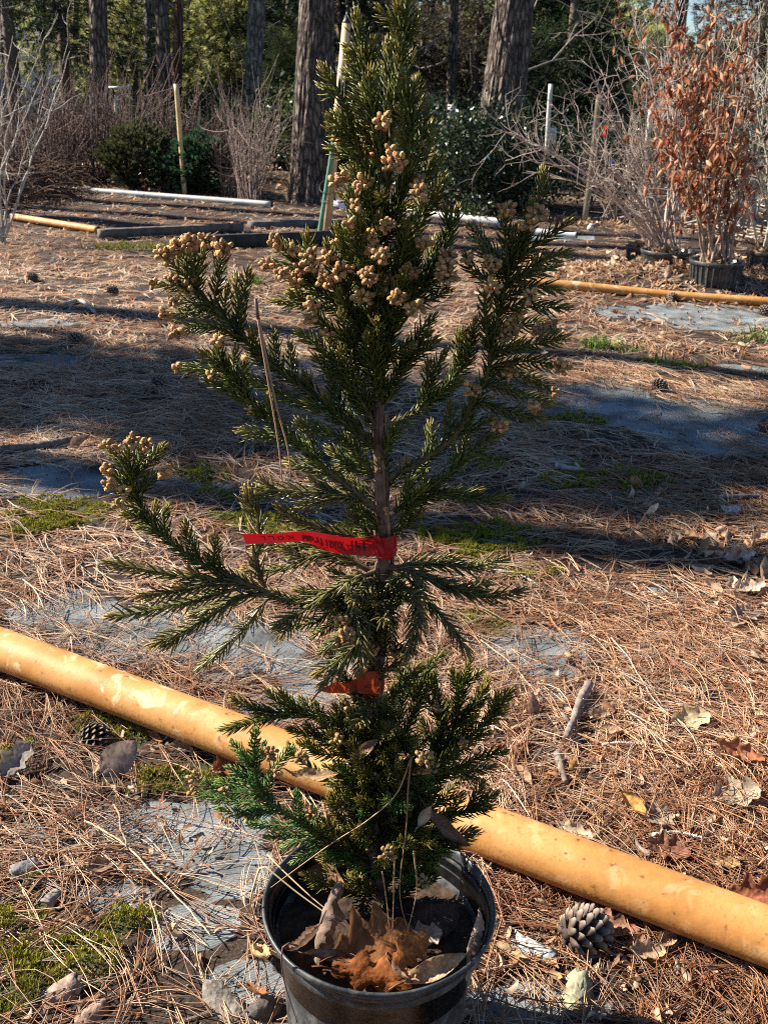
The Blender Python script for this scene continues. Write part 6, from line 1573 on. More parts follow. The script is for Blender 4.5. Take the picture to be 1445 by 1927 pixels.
# ---------------------------------------------------------------- pine trunks
def trunk(name, top, bot, Y, w_top, w_bot, mat, label, height=11.0, flare=.15, stubs=0, rough=.06, crown=None, detail=(24, 60), cat='tree', group='pine trunks at the forest edge'):
    b = P(*bot, Y); t = P(*top, Y)
    d = (t - b) / max(.01, (t.z - b.z))                      # lean per metre of height
    bx = b - d * (b.z + .05)
    rr_ = np.random.default_rng(int(top[0] * 3 + 1))
    kpx = FPX / (P(*top, Y) - Vector((0, 0, CAMH))).length
    r1 = w_bot / 2 / kpx; r0 = w_top / 2 / kpx
    root = thing(name, (bx.x, bx.y, 0), label, cat, group)
    n, m_ = detail
    zz = np.linspace(0, 1, m_) ** 1.6 * height
    a = np.linspace(0, 2 * np.pi, n, endpoint=False)
    za = zz[:, None]; aa = a[None, :]
    slope = (r1 - r0) / max(.5, t.z - max(0, b.z))
    rad = np.maximum(r1 - slope * (za - b.z), r1 * .35) * (1 + flare * np.exp(-za / .25) * (1 + .35 * np.sin(3 * aa + 1) + .2 * np.sin(5 * aa)))
    # plates of bark standing proud of the cracks
    u = aa * n / 6.28 * .33; v = za * 7
    pl = vnoise(np.cos(aa) * 5.5 + 20 + 0 * za, np.sin(aa) * 5.5 + za * 3.2 + 20, 5)
    ridg = 1 - np.abs(vnoise(np.cos(aa) * 9 + 40 + 0 * za, np.sin(aa) * 9 + za * 1.3 + 40, 8) * 2 - 1)
    rad = rad * (1 + rough * (pl - .5) + rough * 1.1 * (ridg - .5))
    wob = .03 * np.sin(za * .9 + rr_.uniform(0, 6)) * np.clip(za - 2.5, 0, 1)
    V = np.stack([bx.x + d.x * za + wob + rad * np.cos(aa), bx.y + d.y * za + rad * np.sin(aa), za + 0 * aa - .05], -1).reshape(-1, 3)
    i = np.arange(m_ - 1)[:, None] * n; j = np.arange(n)[None, :]; k = (j + 1) % n
    Q = np.stack([i + j, i + k, i + n + k, i + n + j], -1).reshape(-1, 4)
    tr = mesh_np('trunk', V, Q, None, np.ones((len(V), 3)), mat, root)
    if stubs:
        mb = MB()
        for q in range(stubs):
            h = rr_.uniform(1.0, 4.2); an = rr_.uniform(0, 6.28)
            grow(mb, (bx.x + d.x * h, bx.y + d.y * h, h), (math.cos(an), math.sin(an) * .6, rr_.uniform(-.2, .35)), rr_.uniform(.5, 1.5), .018 * rr_.uniform(.5, 1), 2, rr_, (.24, .20, .165), .05, .35)
        mb.build('dead_branches', M_WOOD, root)
    if crown:
        h0, h1, rc_, ncl = crown
        pts, dirs = [], []
        for q in range(ncl):
            h = rr_.uniform(h0, h1); an = rr_.uniform(0, 6.28); rr2 = rc_ * rr_.uniform(.2, 1) * (1 - .6 * (h - h0) / (h1 - h0))
            c = np.array((bx.x + d.x * h + math.cos(an) * rr2, bx.y + math.sin(an) * rr2, h)); m2 = 26
            pts.append(c + rr_.normal(0, .3, (m2, 3)) * (1, 1, .6)); dirs.append(unit(rr_.normal(size=(m2, 3)) + (0, 0, .4)))
        mb = MB(); mb.add(*sprays(np.concatenate(pts), np.concatenate(dirs), rr_, .16, .26, [(.05, .085, .02), (.035, .06, .018)], 9, .05)); mb.build('crown', M_FOL, root)
    return root

trunk('pine_tree', (597, 0), (583, 380), G(583, 384).y + .2, 58, 72, M_BARK, 'big rough barked pine standing left of the tan sprinkler riser', 13, .22, rough=.10, detail=(110, 420), crown=(7.5, 12.5, 2.2, 34))
trunk('pine_tree', (969, 0), (938, 250), 11.4, 64, 76, M_BARK, 'big right leaning pine rising behind the holly hedge', 13, .2, rough=.10, detail=(110, 420), stubs=7, crown=(7.5, 12.5, 2.2, 34))
trunk('pine_tree', (185, 0), (187, 180), 14.0, 29, 30, M_BARK, 'dark pine trunk at the left beside the pale horizontal bar', 12, crown=(7, 11.5, 2.0, 26))
trunk('pine_tree', (484, 0), (474, 200), 13.6, 30, 27, M_BARKG, 'lichen spotted pine with two toned trunk left of the big pine', 12, crown=(7, 11.5, 2.0, 26))
trunk('pine_tree', (304, 0), (313, 220), 14.6, 22, 24, M_BARK, 'straight dark trunk left of the slender yellow tan pole', 12)
trunk('pine_tree', (283, 60), (285, 215), 18.0, 22, 24, M_BARKG, 'smooth grey trunk close left of the straight dark trunk', 12)
trunk('cedar_tree', (338, 0), (332, 200), 15.6, 15, 18, M_BARKB, 'sunlit reddish trunk with dead branches behind the slender yellow tan pole', 9, stubs=14)
trunk('pine_tree', (394, 0), (397, 235), 18.5, 14, 17, M_BARKG, 'thin lichened trunk between the yellow tan pole and the two toned pine', 12)
trunk('pine_tree', (549, 0), (541, 185), 21.0, 20, 21, M_BARKG, 'pale grey trunk just left of the big rough barked pine', 12, stubs=3)
trunk('pine_tree', (854, 0), (848, 240), 17.0, 16, 19, M_BARK, 'slim brown trunk rising behind the short white stump in the holly', 12, stubs=10)
trunk('pine_tree', (1281, 0), (1264, 130), 21.0, 25, 25, M_BARK, 'dark trunk against the blue sky above the rust brown leaves', 12, stubs=6)
trunk('pine_tree', (82, 110), (83, 215), 22.0, 8, 9, M_BARKB, 'thin reddish trunk in front of the pale covered shed', 9)
trunk('pine_tree', (140, 120), (137, 212), 19.5, 13, 17, M_BARKB, 'dark reddish trunk right of the thin reddish trunk by the shed', 9)
trunk('pine_tree', (1115, 0), (1117, 60), 30.0, 8, 9, M_BARK, 'far thin trunk against the sky gap right of the leaning pine', 11)
trunk('pine_tree', (452, 0), (455, 150), 30.0, 8, 9, M_BARKG, 'far thin trunk left of the two toned pine', 11)
trunk('pine_tree', (815, 0), (812, 190), 26.0, 9, 10, M_BARKB, 'far thin reddish trunk left of the slim brown trunk', 11)
trunk('pine_tree', (668, 0), (668, 190), 26.0, 11, 12, M_BARK, 'far dark trunk seen between the riser and the conifer top', 11)

# ---------------------------------------------------------------- evergreen trees of the wood
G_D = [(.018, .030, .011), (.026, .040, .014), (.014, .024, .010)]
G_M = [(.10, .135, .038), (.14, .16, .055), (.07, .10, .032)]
G_SUNLIT = [(.33, .335, .10), (.40, .38, .17), (.25, .265, .09)]  # greens paled so the colour itself carries the look of sunlight
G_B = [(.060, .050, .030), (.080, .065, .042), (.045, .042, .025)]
def conifer(px, Y, h, rad, h0, pal, label, nl=60, per=46, s=(.10, .18), name='cedar_tree', bare=.0, group='evergreens of the wood behind'):
    c = ground_xy(px, Y); rr_ = np.random.default_rng(int(px * 5 + Y * 31))
    root = thing(name, c, label, 'tree', group)
    mb = MB(); s_, _ = smooth_path([c - Vector((0, 0, .1)), c + Vector((rr_.normal() * .05, 0, h * .5)), c + Vector((rr_.normal() * .08, 0, h))], .3)
    r0 = .035 + .012 * h
    mb.tube(s_, np.linspace(r0, .01, len(s_)), 9, (.13, .095, .07))
    pts, dirs = [], []
    for q in range(nl):
        t = rr_.uniform(0, 1); z = h0 + (h - h0) * t; an = rr_.uniform(0, 6.28)
        L = rad * (1 - t) ** .75 * rr_.uniform(.55, 1.15) + .1
        e = np.array((math.cos(an), math.sin(an), rr_.uniform(-.15, .3)))
        u = np.linspace(0, 1, 7)[:, None]
        br = np.array(tuple(c)) + np.array((0, 0, z)) + e * L * u + np.array((0, 0, -.28)) * L * u ** 2
        mb.tube(br, np.linspace(.014, .004, 7), 4, (.12, .09, .07), cap=False)
        m2 = int(per * rr_.uniform(.4, 1.4) * (1 - bare))
        k = rr_.uniform(.25, 1.05, m2); ctr = np.stack([np.interp(k, u[:, 0], br[:, a]) for a in range(3)], 1)
        pts.append(ctr + rr_.normal(0, .10 + .05 * rad, (m2, 3)) * (1, 1, .7)); dirs.append(np.repeat(e[None], m2, 0) + rr_.normal(0, .5, (m2, 3)) + np.array((0, 0, -.25)))
    mb.build('trunk', M_WOOD, root)
    mb = MB(); mb.add(*sprays(np.concatenate(pts), np.concatenate(dirs), rr_, s[0] * 1.1, s[1] * 1.1, pal, 9, .05, .7)); mb.build('crown', M_FOL, root)
    return root
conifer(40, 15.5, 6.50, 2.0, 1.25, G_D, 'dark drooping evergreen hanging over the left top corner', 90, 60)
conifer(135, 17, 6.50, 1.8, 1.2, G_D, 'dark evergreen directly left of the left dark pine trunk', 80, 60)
conifer(228, 24, 4.34, 2.2, .9, G_SUNLIT, 'sunlit yellow green evergreen between the left pine trunks', 80, 55, (.14, .24))
conifer(358, 26, 4.34, 2.3, .7, G_SUNLIT, 'sunlit evergreen behind the slender yellow tan pole', 80, 55, (.14, .24))
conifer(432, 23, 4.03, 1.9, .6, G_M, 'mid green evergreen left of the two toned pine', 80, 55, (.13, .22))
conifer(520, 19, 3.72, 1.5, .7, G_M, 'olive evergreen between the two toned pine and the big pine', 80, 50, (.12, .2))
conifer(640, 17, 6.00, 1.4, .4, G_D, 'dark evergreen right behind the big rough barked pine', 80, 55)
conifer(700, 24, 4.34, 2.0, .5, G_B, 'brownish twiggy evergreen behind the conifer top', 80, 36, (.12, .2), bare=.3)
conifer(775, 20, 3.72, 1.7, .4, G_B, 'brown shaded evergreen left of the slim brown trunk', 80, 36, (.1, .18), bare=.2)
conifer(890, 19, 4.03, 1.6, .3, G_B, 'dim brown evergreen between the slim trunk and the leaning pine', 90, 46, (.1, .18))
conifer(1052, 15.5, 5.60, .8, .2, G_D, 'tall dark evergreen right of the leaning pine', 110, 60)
conifer(1100, 25, 2.20, 1.9, .3, G_SUNLIT, 'sunlit bright green pine below the sky gap on the right', 80, 50, (.14, .24), 'pine_tree')
conifer(1205, 21, 1.9, 1.7, .3, G_M, 'low mid green evergreen behind the white peeling post in the rust leaves', 80, 50, (.12, .2))
conifer(1010, 20, 4.03, 1.6, .3, G_D, 'dark evergreen farther back right of the leaning pine', 80, 50, (.12, .2))
conifer(1400, 17, 4.60, 1.6, .3, G_B, 'greyish brown evergreen at the right edge', 90, 40, (.1, .18))
conifer(1330, 24, 2.0, 1.8, .3, G_M, 'evergreen low against the sky behind the rust brown leaves', 70, 45, (.14, .22))
conifer(555, 28, 4.34, 2.0, .5, G_SUNLIT, 'far pale green evergreen left of the big pine trunk', 70, 45, (.16, .26))
conifer(300, 20, 3.72, 1.3, .8, G_M, 'olive evergreen behind the smooth grey trunk', 60, 45, (.12, .2))

conifer(262, 19, 3.4, 1.0, 1.0, G_SUNLIT, 'pale sunlit young pine between the left dark pine trunk and the smooth grey trunk', 50, 45, (.12, .2), 'pine_tree')
conifer(345, 21, 3.6, 1.1, 1.0, G_SUNLIT, 'pale sunlit young pine behind the reddish trunk with dead branches', 50, 45, (.12, .2), 'pine_tree')
conifer(440, 18.5, 3.4, 1.1, .9, G_SUNLIT, 'pale sunlit young pine left of the two toned pine trunk', 55, 45, (.12, .2), 'pine_tree')
conifer(515, 22, 3.6, 1.0, .8, G_SUNLIT, 'pale sunlit young pine right of the two toned pine trunk', 50, 45, (.12, .2), 'pine_tree')
conifer(548, 16.5, 1.7, .5, .5, G_SUNLIT, 'small fresh green pine seedling left of the big pine trunk', 30, 40, (.12, .2), 'pine_tree')
conifer(1140, 19, 1.8, .8, .4, G_SUNLIT, 'sunlit low pine right of the dark evergreen by the leaning pine', 55, 45, (.12, .2), 'pine_tree')
conifer(1215, 30, 2.6, 1.4, .4, G_SUNLIT, 'far sunlit pine under the blue sky gap', 55, 40, (.16, .26), 'pine_tree')

# far wood: one mass of foliage and thin stems
def far_wood():
    r = np.random.default_rng(17); mb = MB(); pts = []; cc = []
    for q in range(150):
        Y = r.uniform(34, 62); x = r.uniform(-.62, .62) * Y
        pxx = x / Y * FPX + PW / 2
        gap = 1100 < pxx < 1420
        h = r.uniform(1.5, 2.5) if gap else r.uniform(2.6, 5.2)
        mb.tube([(x, Y, 0), (x + r.normal() * .2, Y, h * 1.3)], [.10, .05], 5, np.array((.15, .12, .10)) * r.uniform(.6, 1.4), cap=False)
        for k in range(int(5 + h * 4)):
            z = r.uniform(.1, 1) * h; c = np.array((x + r.normal() * 1.1, Y + r.normal() * 1.1, z))
            p = c + r.normal(0, .45, (26, 3)); pal = (G_SUNLIT, G_M, G_B, G_SUNLIT)[r.integers(0, 4)]
            mb.add(*sprays(p, r.normal(size=(26, 3)), r, .25, .5, pal, 7, .09, .9))
    # low dark scrub closing the view at eye level
    n = 9000
    Y = r.uniform(30, 75, n); x = r.uniform(-.7, .7, n) * Y; z = r.uniform(0, 1, n) ** 1.4 * 2.3
    mb.add(*sprays(np.stack([x, Y, z], 1), r.normal(size=(n, 3)) + (0, 0, .5), r, .35, .7, G_D + G_B, 5, .2, .9))
    return mb
fw = far_wood().build('far_wood', M_FOL)
tag(fw, 'hazy far wood of mixed green and brown foliage closing off the clearing', 'wood', kind='stuff')

# ---------------------------------------------------------------- shrubs and hedge
def leafy(px, base_y, Y, rx, h, pal, label, n=2600, s=(.035, .055), asp=.5, mat=None, name='evergreen_shrub', group='evergreen shrubs along the wood edge', cat='shrub', stems=10, core=.35):
    c = ground_xy(px, Y); rr_ = np.random.default_rng(int(px * 11 + Y * 7))
    root = thing(name, c, label, cat, group)
    mb = MB(); tips = []
    C0 = np.array(tuple(c))
    for q in range(stems):
        an = rr_.uniform(0, 6.28); d = np.array((math.cos(an) * .6, math.sin(an) * .6, 1.0))
        grow(mb, C0 + d * (.02, .02, 0), d * (rx * 1.1, rx * 1.1, h), h * .5, .012, 2, rr_, (.12, .09, .07), .2, .3, (2, 4), 4)
    mb.build('stems', M_WOOD, root)
    # clumps of leaves, gaps between
    ncl = max(14, int(n / 60)); pts = []
    for q in range(ncl):
        v = unit(rr_.normal(size=3)); v *= rr_.uniform(core, 1) ** .5
        ctr = C0 + np.array((v[0] * rx, v[1] * rx, h * (.52 + .48 * v[2] * .95)))
        pts.append(ctr + rr_.normal(0, 1, (int(n / ncl), 3)) * (.13 * rx + .03, .13 * rx + .03, .10 * h + .02))
    pts = np.concatenate(pts); pts = pts[pts[:, 2] > c.z + .03]
    mb = MB(); mb.add(*cards(pts, rr_, s[0], s[1], asp, pal)); mb.build('leaves', mat or M_HOLLY, root)
    return root
H_ = [(.022, .042, .016), (.030, .052, .018), (.018, .034, .014), (.06, .07, .02)]
leafy(850, 395, 10.7, .55, .95, H_, 'glossy holly shrub under the short white stump', 5200)
leafy(925, 395, 10.9, .58, .92, H_, 'glossy holly shrub in front of the big leaning pine', 5200)
leafy(990, 390, 11.1, .52, .85, H_, 'darkest holly shrub left of the tall white post', 4200)
leafy(800, 380, 11.6, .5, 1.0, H_, 'holly shrub half hidden behind the conifer top', 3200)
leafy(905, 400, 9.9, .22, .2, H_, 'low spreading holly sprig in front of the holly hedge', 420, (.03, .045), stems=4)
leafy(1120, 380, 11.5, .7, .9, H_, 'dark shrub behind the tan leaning post', 2600)
leafy(1250, 360, 12.0, .9, .9, H_, 'dark shrub behind the rust brown leaves', 2400)
leafy(1400, 360, 12.4, .9, .8, H_, 'dark shrub low at the right edge behind the pale branches', 2200)
D2 = [(.016, .028, .012), (.024, .038, .016), (.012, .02, .010)]
for px, Y, rx, h, lab in ((150, 15.2, .8, 1.0, 'dark broadleaf shrub below the left dark pine trunk'), (240, 15.6, .8, .95, 'dark broadleaf shrub below the pale horizontal bar'), (420, 14.6, .9, 1.0, 'dark broadleaf shrub left of the dry upright bush'),
                          (365, 15.5, .8, .95, 'dark broadleaf shrub behind the slender yellow tan pole'), (520, 13.6, .8, 1.05, 'dark broadleaf shrub left of the big pine trunk'), (650, 13.2, .7, 1.05, 'dark broadleaf shrub behind the tan sprinkler riser'), (720, 13.8, .8, 1.05, 'dark broadleaf shrub hidden behind the conifer top'), (310, 13.4, .6, .7, 'low dark shrub between the brown stems and the straight dark trunk')):
    leafy(px, 0, Y, rx, h, D2, lab, 2400, (.05, .085), .45, M_FOL)
leafy(545, 0, 12.9, .4, .95, [(.09, .12, .025), (.06, .09, .02)], 'yellow green leafy shrub touching the left of the big pine trunk', 900, (.045, .07), .5)
leafy(312, 0, 11.5, .22, .45, [(.07, .12, .03), (.05, .09, .025)], 'small light green broadleaf shrub left of the slender yellow tan pole', 380, (.05, .08), .38, stems=6)
def needle_bush(px, Y, rx, h, pal, label):
    c = ground_xy(px, Y); rr_ = np.random.default_rng(int(px)); root = thing('conifer_bush', c, label, 'shrub', 'small conifer bushes at the back of the clearing')
    mb = MB(); mb.tube([c, c + Vector((.01, 0, h * .7))], [.015, .006], 6, (.12, .08, .06)); mb.build('stem', M_WOOD, root)
    n = 1700; v = unit(rr_.normal(size=(n, 3))) * rr_.uniform(.3, 1, (n, 1)) ** .4
    lump = 1 + .25 * np.sin(v[:, :1] * 7 + px) * np.cos(v[:, 2:] * 6)
    p = np.array(tuple(c)) + v * lump * (rx, rx, h * .5) + (0, 0, h * .5)
    mb = MB(); mb.add(*sprays(p, v + (0, 0, .5), rr_, .05, .09, pal, 7, .10, .6)); mb.build('foliage', M_FOL, root)
needle_bush(258, 11.6, .36, .62, [(.055, .062, .024), (.075, .07, .03), (.04, .05, .02)], 'olive brown rounded conifer bush left of the slender yellow tan pole')
needle_bush(372, 11.4, .30, .55, [(.025, .062, .030), (.035, .08, .035), (.02, .045, .022)], 'blue green rounded conifer bush just right of the slender yellow tan pole')

# bundles of bare stems
def bare_bush(px, Y, n, h, spread, col, label, r=.006, depth=1, name='bare_shrub', group='leafless shrubs along the wood edge', foot=.12, lo=.5):
    c = ground_xy(px, Y); rr_ = np.random.default_rng(int(px * 3 + Y * 100)); root = thing(name, c, label, 'shrub', group)
    mb = MB()
    for q in range(n):
        an = rr_.uniform(0, 6.28); o = np.array((math.cos(an), math.sin(an), 0))
        grow(mb, np.array(tuple(c)) + o * foot * rr_.uniform(0, 1), o * spread * rr_.uniform(.2, 1) + (0, 0, 1), h * rr_.uniform(lo, 1), r * rr_.uniform(.6, 1.2), depth, rr_, col, .25, .16, (2, 5), 6)
    mb.build('stems', M_WOOD, root)
bare_bush(472, 10.9, 46, .95, .32, (.26, .195, .165), 'dry pinkish upright bush left of the big pine trunk', .005, 1, foot=.14, lo=.6)
bare_bush(430, 11.3, 34, .6, .45, (.20, .145, .115), 'low dry brown bush between the blue green bush and the dry upright bush', .005, 1)
for px, Y, h, lab in ((60, 11.8, .8, 'dark leafless shrub at the left edge of the brown stems'), (105, 12.2, .95, 'leafless shrub with many brown stems behind the white scraps'), (150, 11.9, .9, 'leafless shrub right of the white scraps'),
                      (190, 12.3, 1.0, 'leafless shrub below the short pale yellow post'), (228, 12.0, .9, 'leafless shrub behind the olive brown bush'), (300, 12.5, .9, 'leafless shrub behind the small light green shrub'), (20, 12.4, .8, 'leafless shrub cut by the left picture edge'), (400, 12.3, .75, 'leafless shrub right of the blue green bush')):
    bare_bush(px, Y, 40, h, .4, (.15, .10, .082), lab, .008, 1, foot=.3)

# pale bare sapling at the left edge
c = ground_xy(-10, 7.6); rr_ = np.random.default_rng(8)
root = thing('bare_sapling', c, 'pale leafless sapling with sunlit branches at the left edge', 'tree')
mb = MB()
for tip in ((102, 22), (124, 58), (133, 100), (60, 110), (35, 72), (20, 60), (75, 150), (0, 20), (14, 100), (90, 200), (45, 230)):
    e = P(tip[0], tip[1], 7.6 + rr_.uniform(-.3, .3)); mid = c * .5 + e * .5 + Vector((-.18 * rr_.uniform(.2, 1), 0, -.05))
    s_, _ = smooth_path([c, mid, e], .06); s_ = s_ + np.cumsum(rr_.normal(0, .006, s_.shape), 0)
    mb.tube(s_, np.linspace(.0075, .002, len(s_)), 6, np.array((.46, .42, .36)) * rr_.uniform(.7, 1.1), cap=False)
    for q in range(3):
        k = rr_.integers(len(s_) // 3, len(s_)); grow(mb, s_[k], unit(s_[min(k + 1, len(s_) - 1)] - s_[k - 1]) + rr_.normal(0, .6, 3), rr_.uniform(.12, .35), .0028, 1, rr_, (.42, .38, .33), .2, .3)
mb.build('branches', M_WOOD, root)

# brush heap at the left edge
def heap(px, py, rx, ry, hh, n, col, label, l=(.15, .5), r0=.005):
    c = ell([(px, py, rx, ry)])[0]; rr_ = np.random.default_rng(int(px + py)); mb = MB()
    for q in range(n):
        a, b = rr_.normal(0, .5, 2); x, y = c[0] + a * c[2], c[1] + b * c[3]
        z = float(hgt(x, y)) + hh * math.exp(-(a * a + b * b) * 1.3) * rr_.uniform(.1, 1)
        d = unit(np.array((rr_.normal(), rr_.normal() * .6, rr_.normal() * .3))); L = rr_.uniform(*l)
        p = np.array((x, y, z)); mb.tube([p, p + d * L * .5 + (0, 0, .02), p + d * L - (0, 0, .03)], [r0, r0 * .8, r0 * .4], 4, np.array(col) * rr_.uniform(.5, 1.5), cap=False)
    return mb, c
mb, c = heap(35, 372, 100, 40, .34, 1500, (.10, .055, .035), '', (.12, .4), .005)
o = mb.build('brush_heap', M_WOOD); tag(o, 'dark reddish brown heap of dead needles and brush at the left edge', 'brush heap', kind='stuff')
mb, c = heap(1370, 420, 110, 22, .22, 260, (.42, .37, .29), '', (.3, .9), .010)
o = mb.build('branch_heap', M_WOOD); tag(o, 'tangle of pale cut branches behind the pots on the right', 'branch heap', kind='stuff')

# ---------------------------------------------------------------- potted shrubs on the right
def bg_pot(px, py_rim, rad, h, label, ribs=0, tilt=0):
    q = G(px, py_rim + 6, h - .062); c = Vector((q.x, q.y, float(hgt(q.x, q.y)) - .062))
    t = thing('nursery_pot', c, label, 'plant pot', 'black pots in the leaf drift')
    mb = MB(); lathe([(0, .0), (rad * .84, .0), (rad * .9, h * .5), (rad * .95, h * .86), (rad * 1.0, h * .88), (rad * 1.02, h * .98), (rad * 1.0, h), (rad * .95, h * .99), (rad * .92, h * .8)], 40, c, mb, (1, 1, 1), .012, int(px)); mb.build('pot_wall', M_POT, t)
    if ribs:
        mb = MB()
        for k in range(ribs):
            a = k * 6.283 / ribs; o = Vector((math.cos(a), math.sin(a), 0))
            mb.tube([c + o * rad * .86 + Vector((0, 0, .01)), c + o * rad * .955 + Vector((0, 0, h * .84))], rad * .035, 5, (1, 1, 1), cap=False)
        mb.build('ribs', M_POT, t)
    rr_ = np.random.default_rng(int(px)); mb = MB()
    V, Q, C = leaf_sheet(1, .6, 'ovate', 1.2, 1.0, rr_, 7, 5, (1, 1, 1)); n = 46
    a = rr_.uniform(0, 6.28, n); q_ = rad * .9 * rr_.uniform(0, 1, n) ** .5
    O = np.stack([c.x + np.cos(a) * q_, c.y + np.sin(a) * q_, c.z + h * .86 + rr_.uniform(0, .04, n)], 1)
    E = np.stack([np.array(Euler((rr_.normal(0, .5), rr_.normal(0, .5), rr_.uniform(0, 6))).to_matrix()) * rr_.uniform(.05, .08) for _ in range(n)])
    mb.add(*scatter(V, Q, None, E, O, np.array((.36, .23, .14)) * rr_.uniform(.6, 1.3, (n, 1)))); mb.build('leaf_mulch', M_LEAF, t)
    return c
pA = bg_pot(1255, 468, .175, .20, 'wide black pot holding the spreading bare shrub')
pB = bg_pot(1350, 478, .165, .19, 'ribbed black pot holding the rust leaved sapling', 26)
pC = bg_pot(1452, 474, .16, .20, 'ribbed black pot cut by the right picture edge', 22)
pD = bg_pot(1203, 456, .10, .17, 'small dark pot behind the left side of the wide black pot')

def fan_shrub(name, c, tips, r0, col, label, twigs, tw_len, depth, jy=.35, leaves=None, lcount=0, lpal=None, lsize=(.05, .09), yrange=None, rad_foot=.10, lasp=.42):
    rr_ = np.random.default_rng(int(c.x * 1000)); root = thing(name, c, label, 'shrub'); mb = MB(); lp = []
    for (tx, ty) in tips:
        e = P(tx, ty, c.y + rr_.uniform(-jy, jy)); b = c + Vector((rr_.normal(0, rad_foot * .5), rr_.normal(0, rad_foot * .5), .13))
        d = e - b; mid = b + d * .5 + Vector((0, 0, .10 * abs(d.x) + .02))
        s_, L = smooth_path([b, b + (mid - b) * .5 + Vector((0, 0, .03)), mid, e], .05); s_ = s_ + np.cumsum(rr_.normal(0, .0035, s_.shape), 0)
        mb.tube(s_, np.linspace(r0 * rr_.uniform(.7, 1.2), r0 * .3, len(s_)), 7, np.array(col) * rr_.uniform(.7, 1.25), cap=False)
        for q in range(int(twigs * L)):
            k = rr_.integers(len(s_) // 3, len(s_)); lst = [] if leaves else None
            grow(mb, s_[k], unit(s_[k] - s_[k - 1]) + rr_.normal(0, .55, 3), tw_len * rr_.uniform(.4, 1.2), r0 * .32, depth, rr_, col, .2, .35, (1, 4), 4, lst)
            if leaves: lp += [t[0] for t in lst]
        if leaves: lp += [p for p in s_[len(s_) // 3:]]
    mb.build('stems', M_WOOD, root)
    if leaves:
        lp = np.array(lp)
        pick = lp[rr_.integers(0, len(lp), lcount)] + rr_.normal(0, .02, (lcount, 3))
        V, Q, C = leaf_sheet(1, lasp, 'long', 1.3, 1.3, rr_, 7, 4, (1, 1, 1))
        ax = unit(np.stack([rr_.normal(0, .5, lcount), rr_.normal(0, .5, lcount), -np.abs(rr_.normal(.8, .4, lcount))], 1)); y_ = unit(np.cross(ax, rr_.normal(size=(lcount, 3))))
        M = np.stack([ax, y_, np.cross(ax, y_)], 2) * rr_.uniform(*lsize, lcount)[:, None, None]
        pal = np.array(lpal); V2, Q2, _, C2 = scatter(V, Q, None, M, pick, pal[rr_.integers(0, len(pal), lcount)] * rr_.uniform(.7, 1.35, (lcount, 1)))
        mb = MB(); mb.add(V2, Q2, None, C2); mb.build('leaves', M_LEAF, root)
    return root
fan_shrub('bare_shrub', pA, [(925, 238), (975, 262), (1010, 300), (1040, 330), (1105, 130), (1140, 135), (1165, 150), (1180, 165), (1130, 210), (1085, 260), (1060, 215), (1200, 150), (1190, 235), (1225, 190), (1238, 150), (1150, 300), (1110, 350), (1270, 210), (1245, 100), (1290, 240), (1212, 110), (1080, 300), (1160, 240), (1100, 290)],
          .0085, (.36, .285, .245), 'leafless shrub fanning many thin stems to the left from the wide black pot', 9, .26, 2)
fan_shrub('leafy_sapling', pB, [(1255, 150), (1275, 120), (1300, 128), (1330, 95), (1362, 85), (1378, 112), (1392, 150), (1398, 230), (1310, 205), (1405, 300), (1290, 300), (1345, 200), (1335, 10), (1285, 30), (1365, 300), (1320, 330), (1270, 250), (1250, 220), (1238, 270), (1262, 345), (1292, 385), (1330, 400), (1382, 392), (1402, 350), (1415, 250), (1242, 190)],
          .010, (.30, .22, .16), 'sapling crowded with hanging rust brown dead leaves in the ribbed black pot', 7, .22, 1, .35, True, 1150, [(.30, .10, .045), (.42, .20, .11), (.22, .07, .035), (.50, .29, .17)], (.05, .095))
fan_shrub('bare_shrub', pC, [(1440, 150), (1420, 210), (1400, 260), (1450, 90), (1470, 200), (1430, 300), (1490, 150), (1415, 120), (1380, 240), (1445, 240)], .011, (.42, .37, .29), 'leafless shrub with thick pale stems in the pot at the right picture edge', 8, .28, 2)
c2 = ground_xy(1290, 8.6)
fan_shrub('bare_tree', c2, [(1250, 10), (1280, 0), (1190, 30), (1340, 5), (1360, 60), (1205, 90), (1400, 40), (1230, 60), (1310, 60), (1420, 100)], .012, (.36, .31, .26), 'taller young tree with scattered brown leaves reaching into the sky behind the rust leaved sapling', 8, .35, 2, .3, True, 260, [(.34, .13, .06), (.42, .22, .12), (.26, .09, .045)], (.05, .09))
c3 = ground_xy(1420, 9.0)
fan_shrub('bare_tree', c3, [(1395, 20), (1430, 0), (1450, 60), (1370, 100), (1405, 140), (1440, 160), (1475, 20), (1385, 190)], .011, (.34, .29, .23), 'leafless young tree at the right edge behind the pale stemmed shrub', 8, .35, 2, .3)
c4 = ground_xy(1170, 9.4)
fan_shrub('bare_shrub', c4, [(1130, 250), (1160, 280), (1190, 300), (1100, 320), (1215, 280), (1145, 330), (1240, 260), (1080, 350)], .007, (.24, .18, .14), 'low leafless shrub behind the spreading bare shrub', 9, .25, 2, .3)

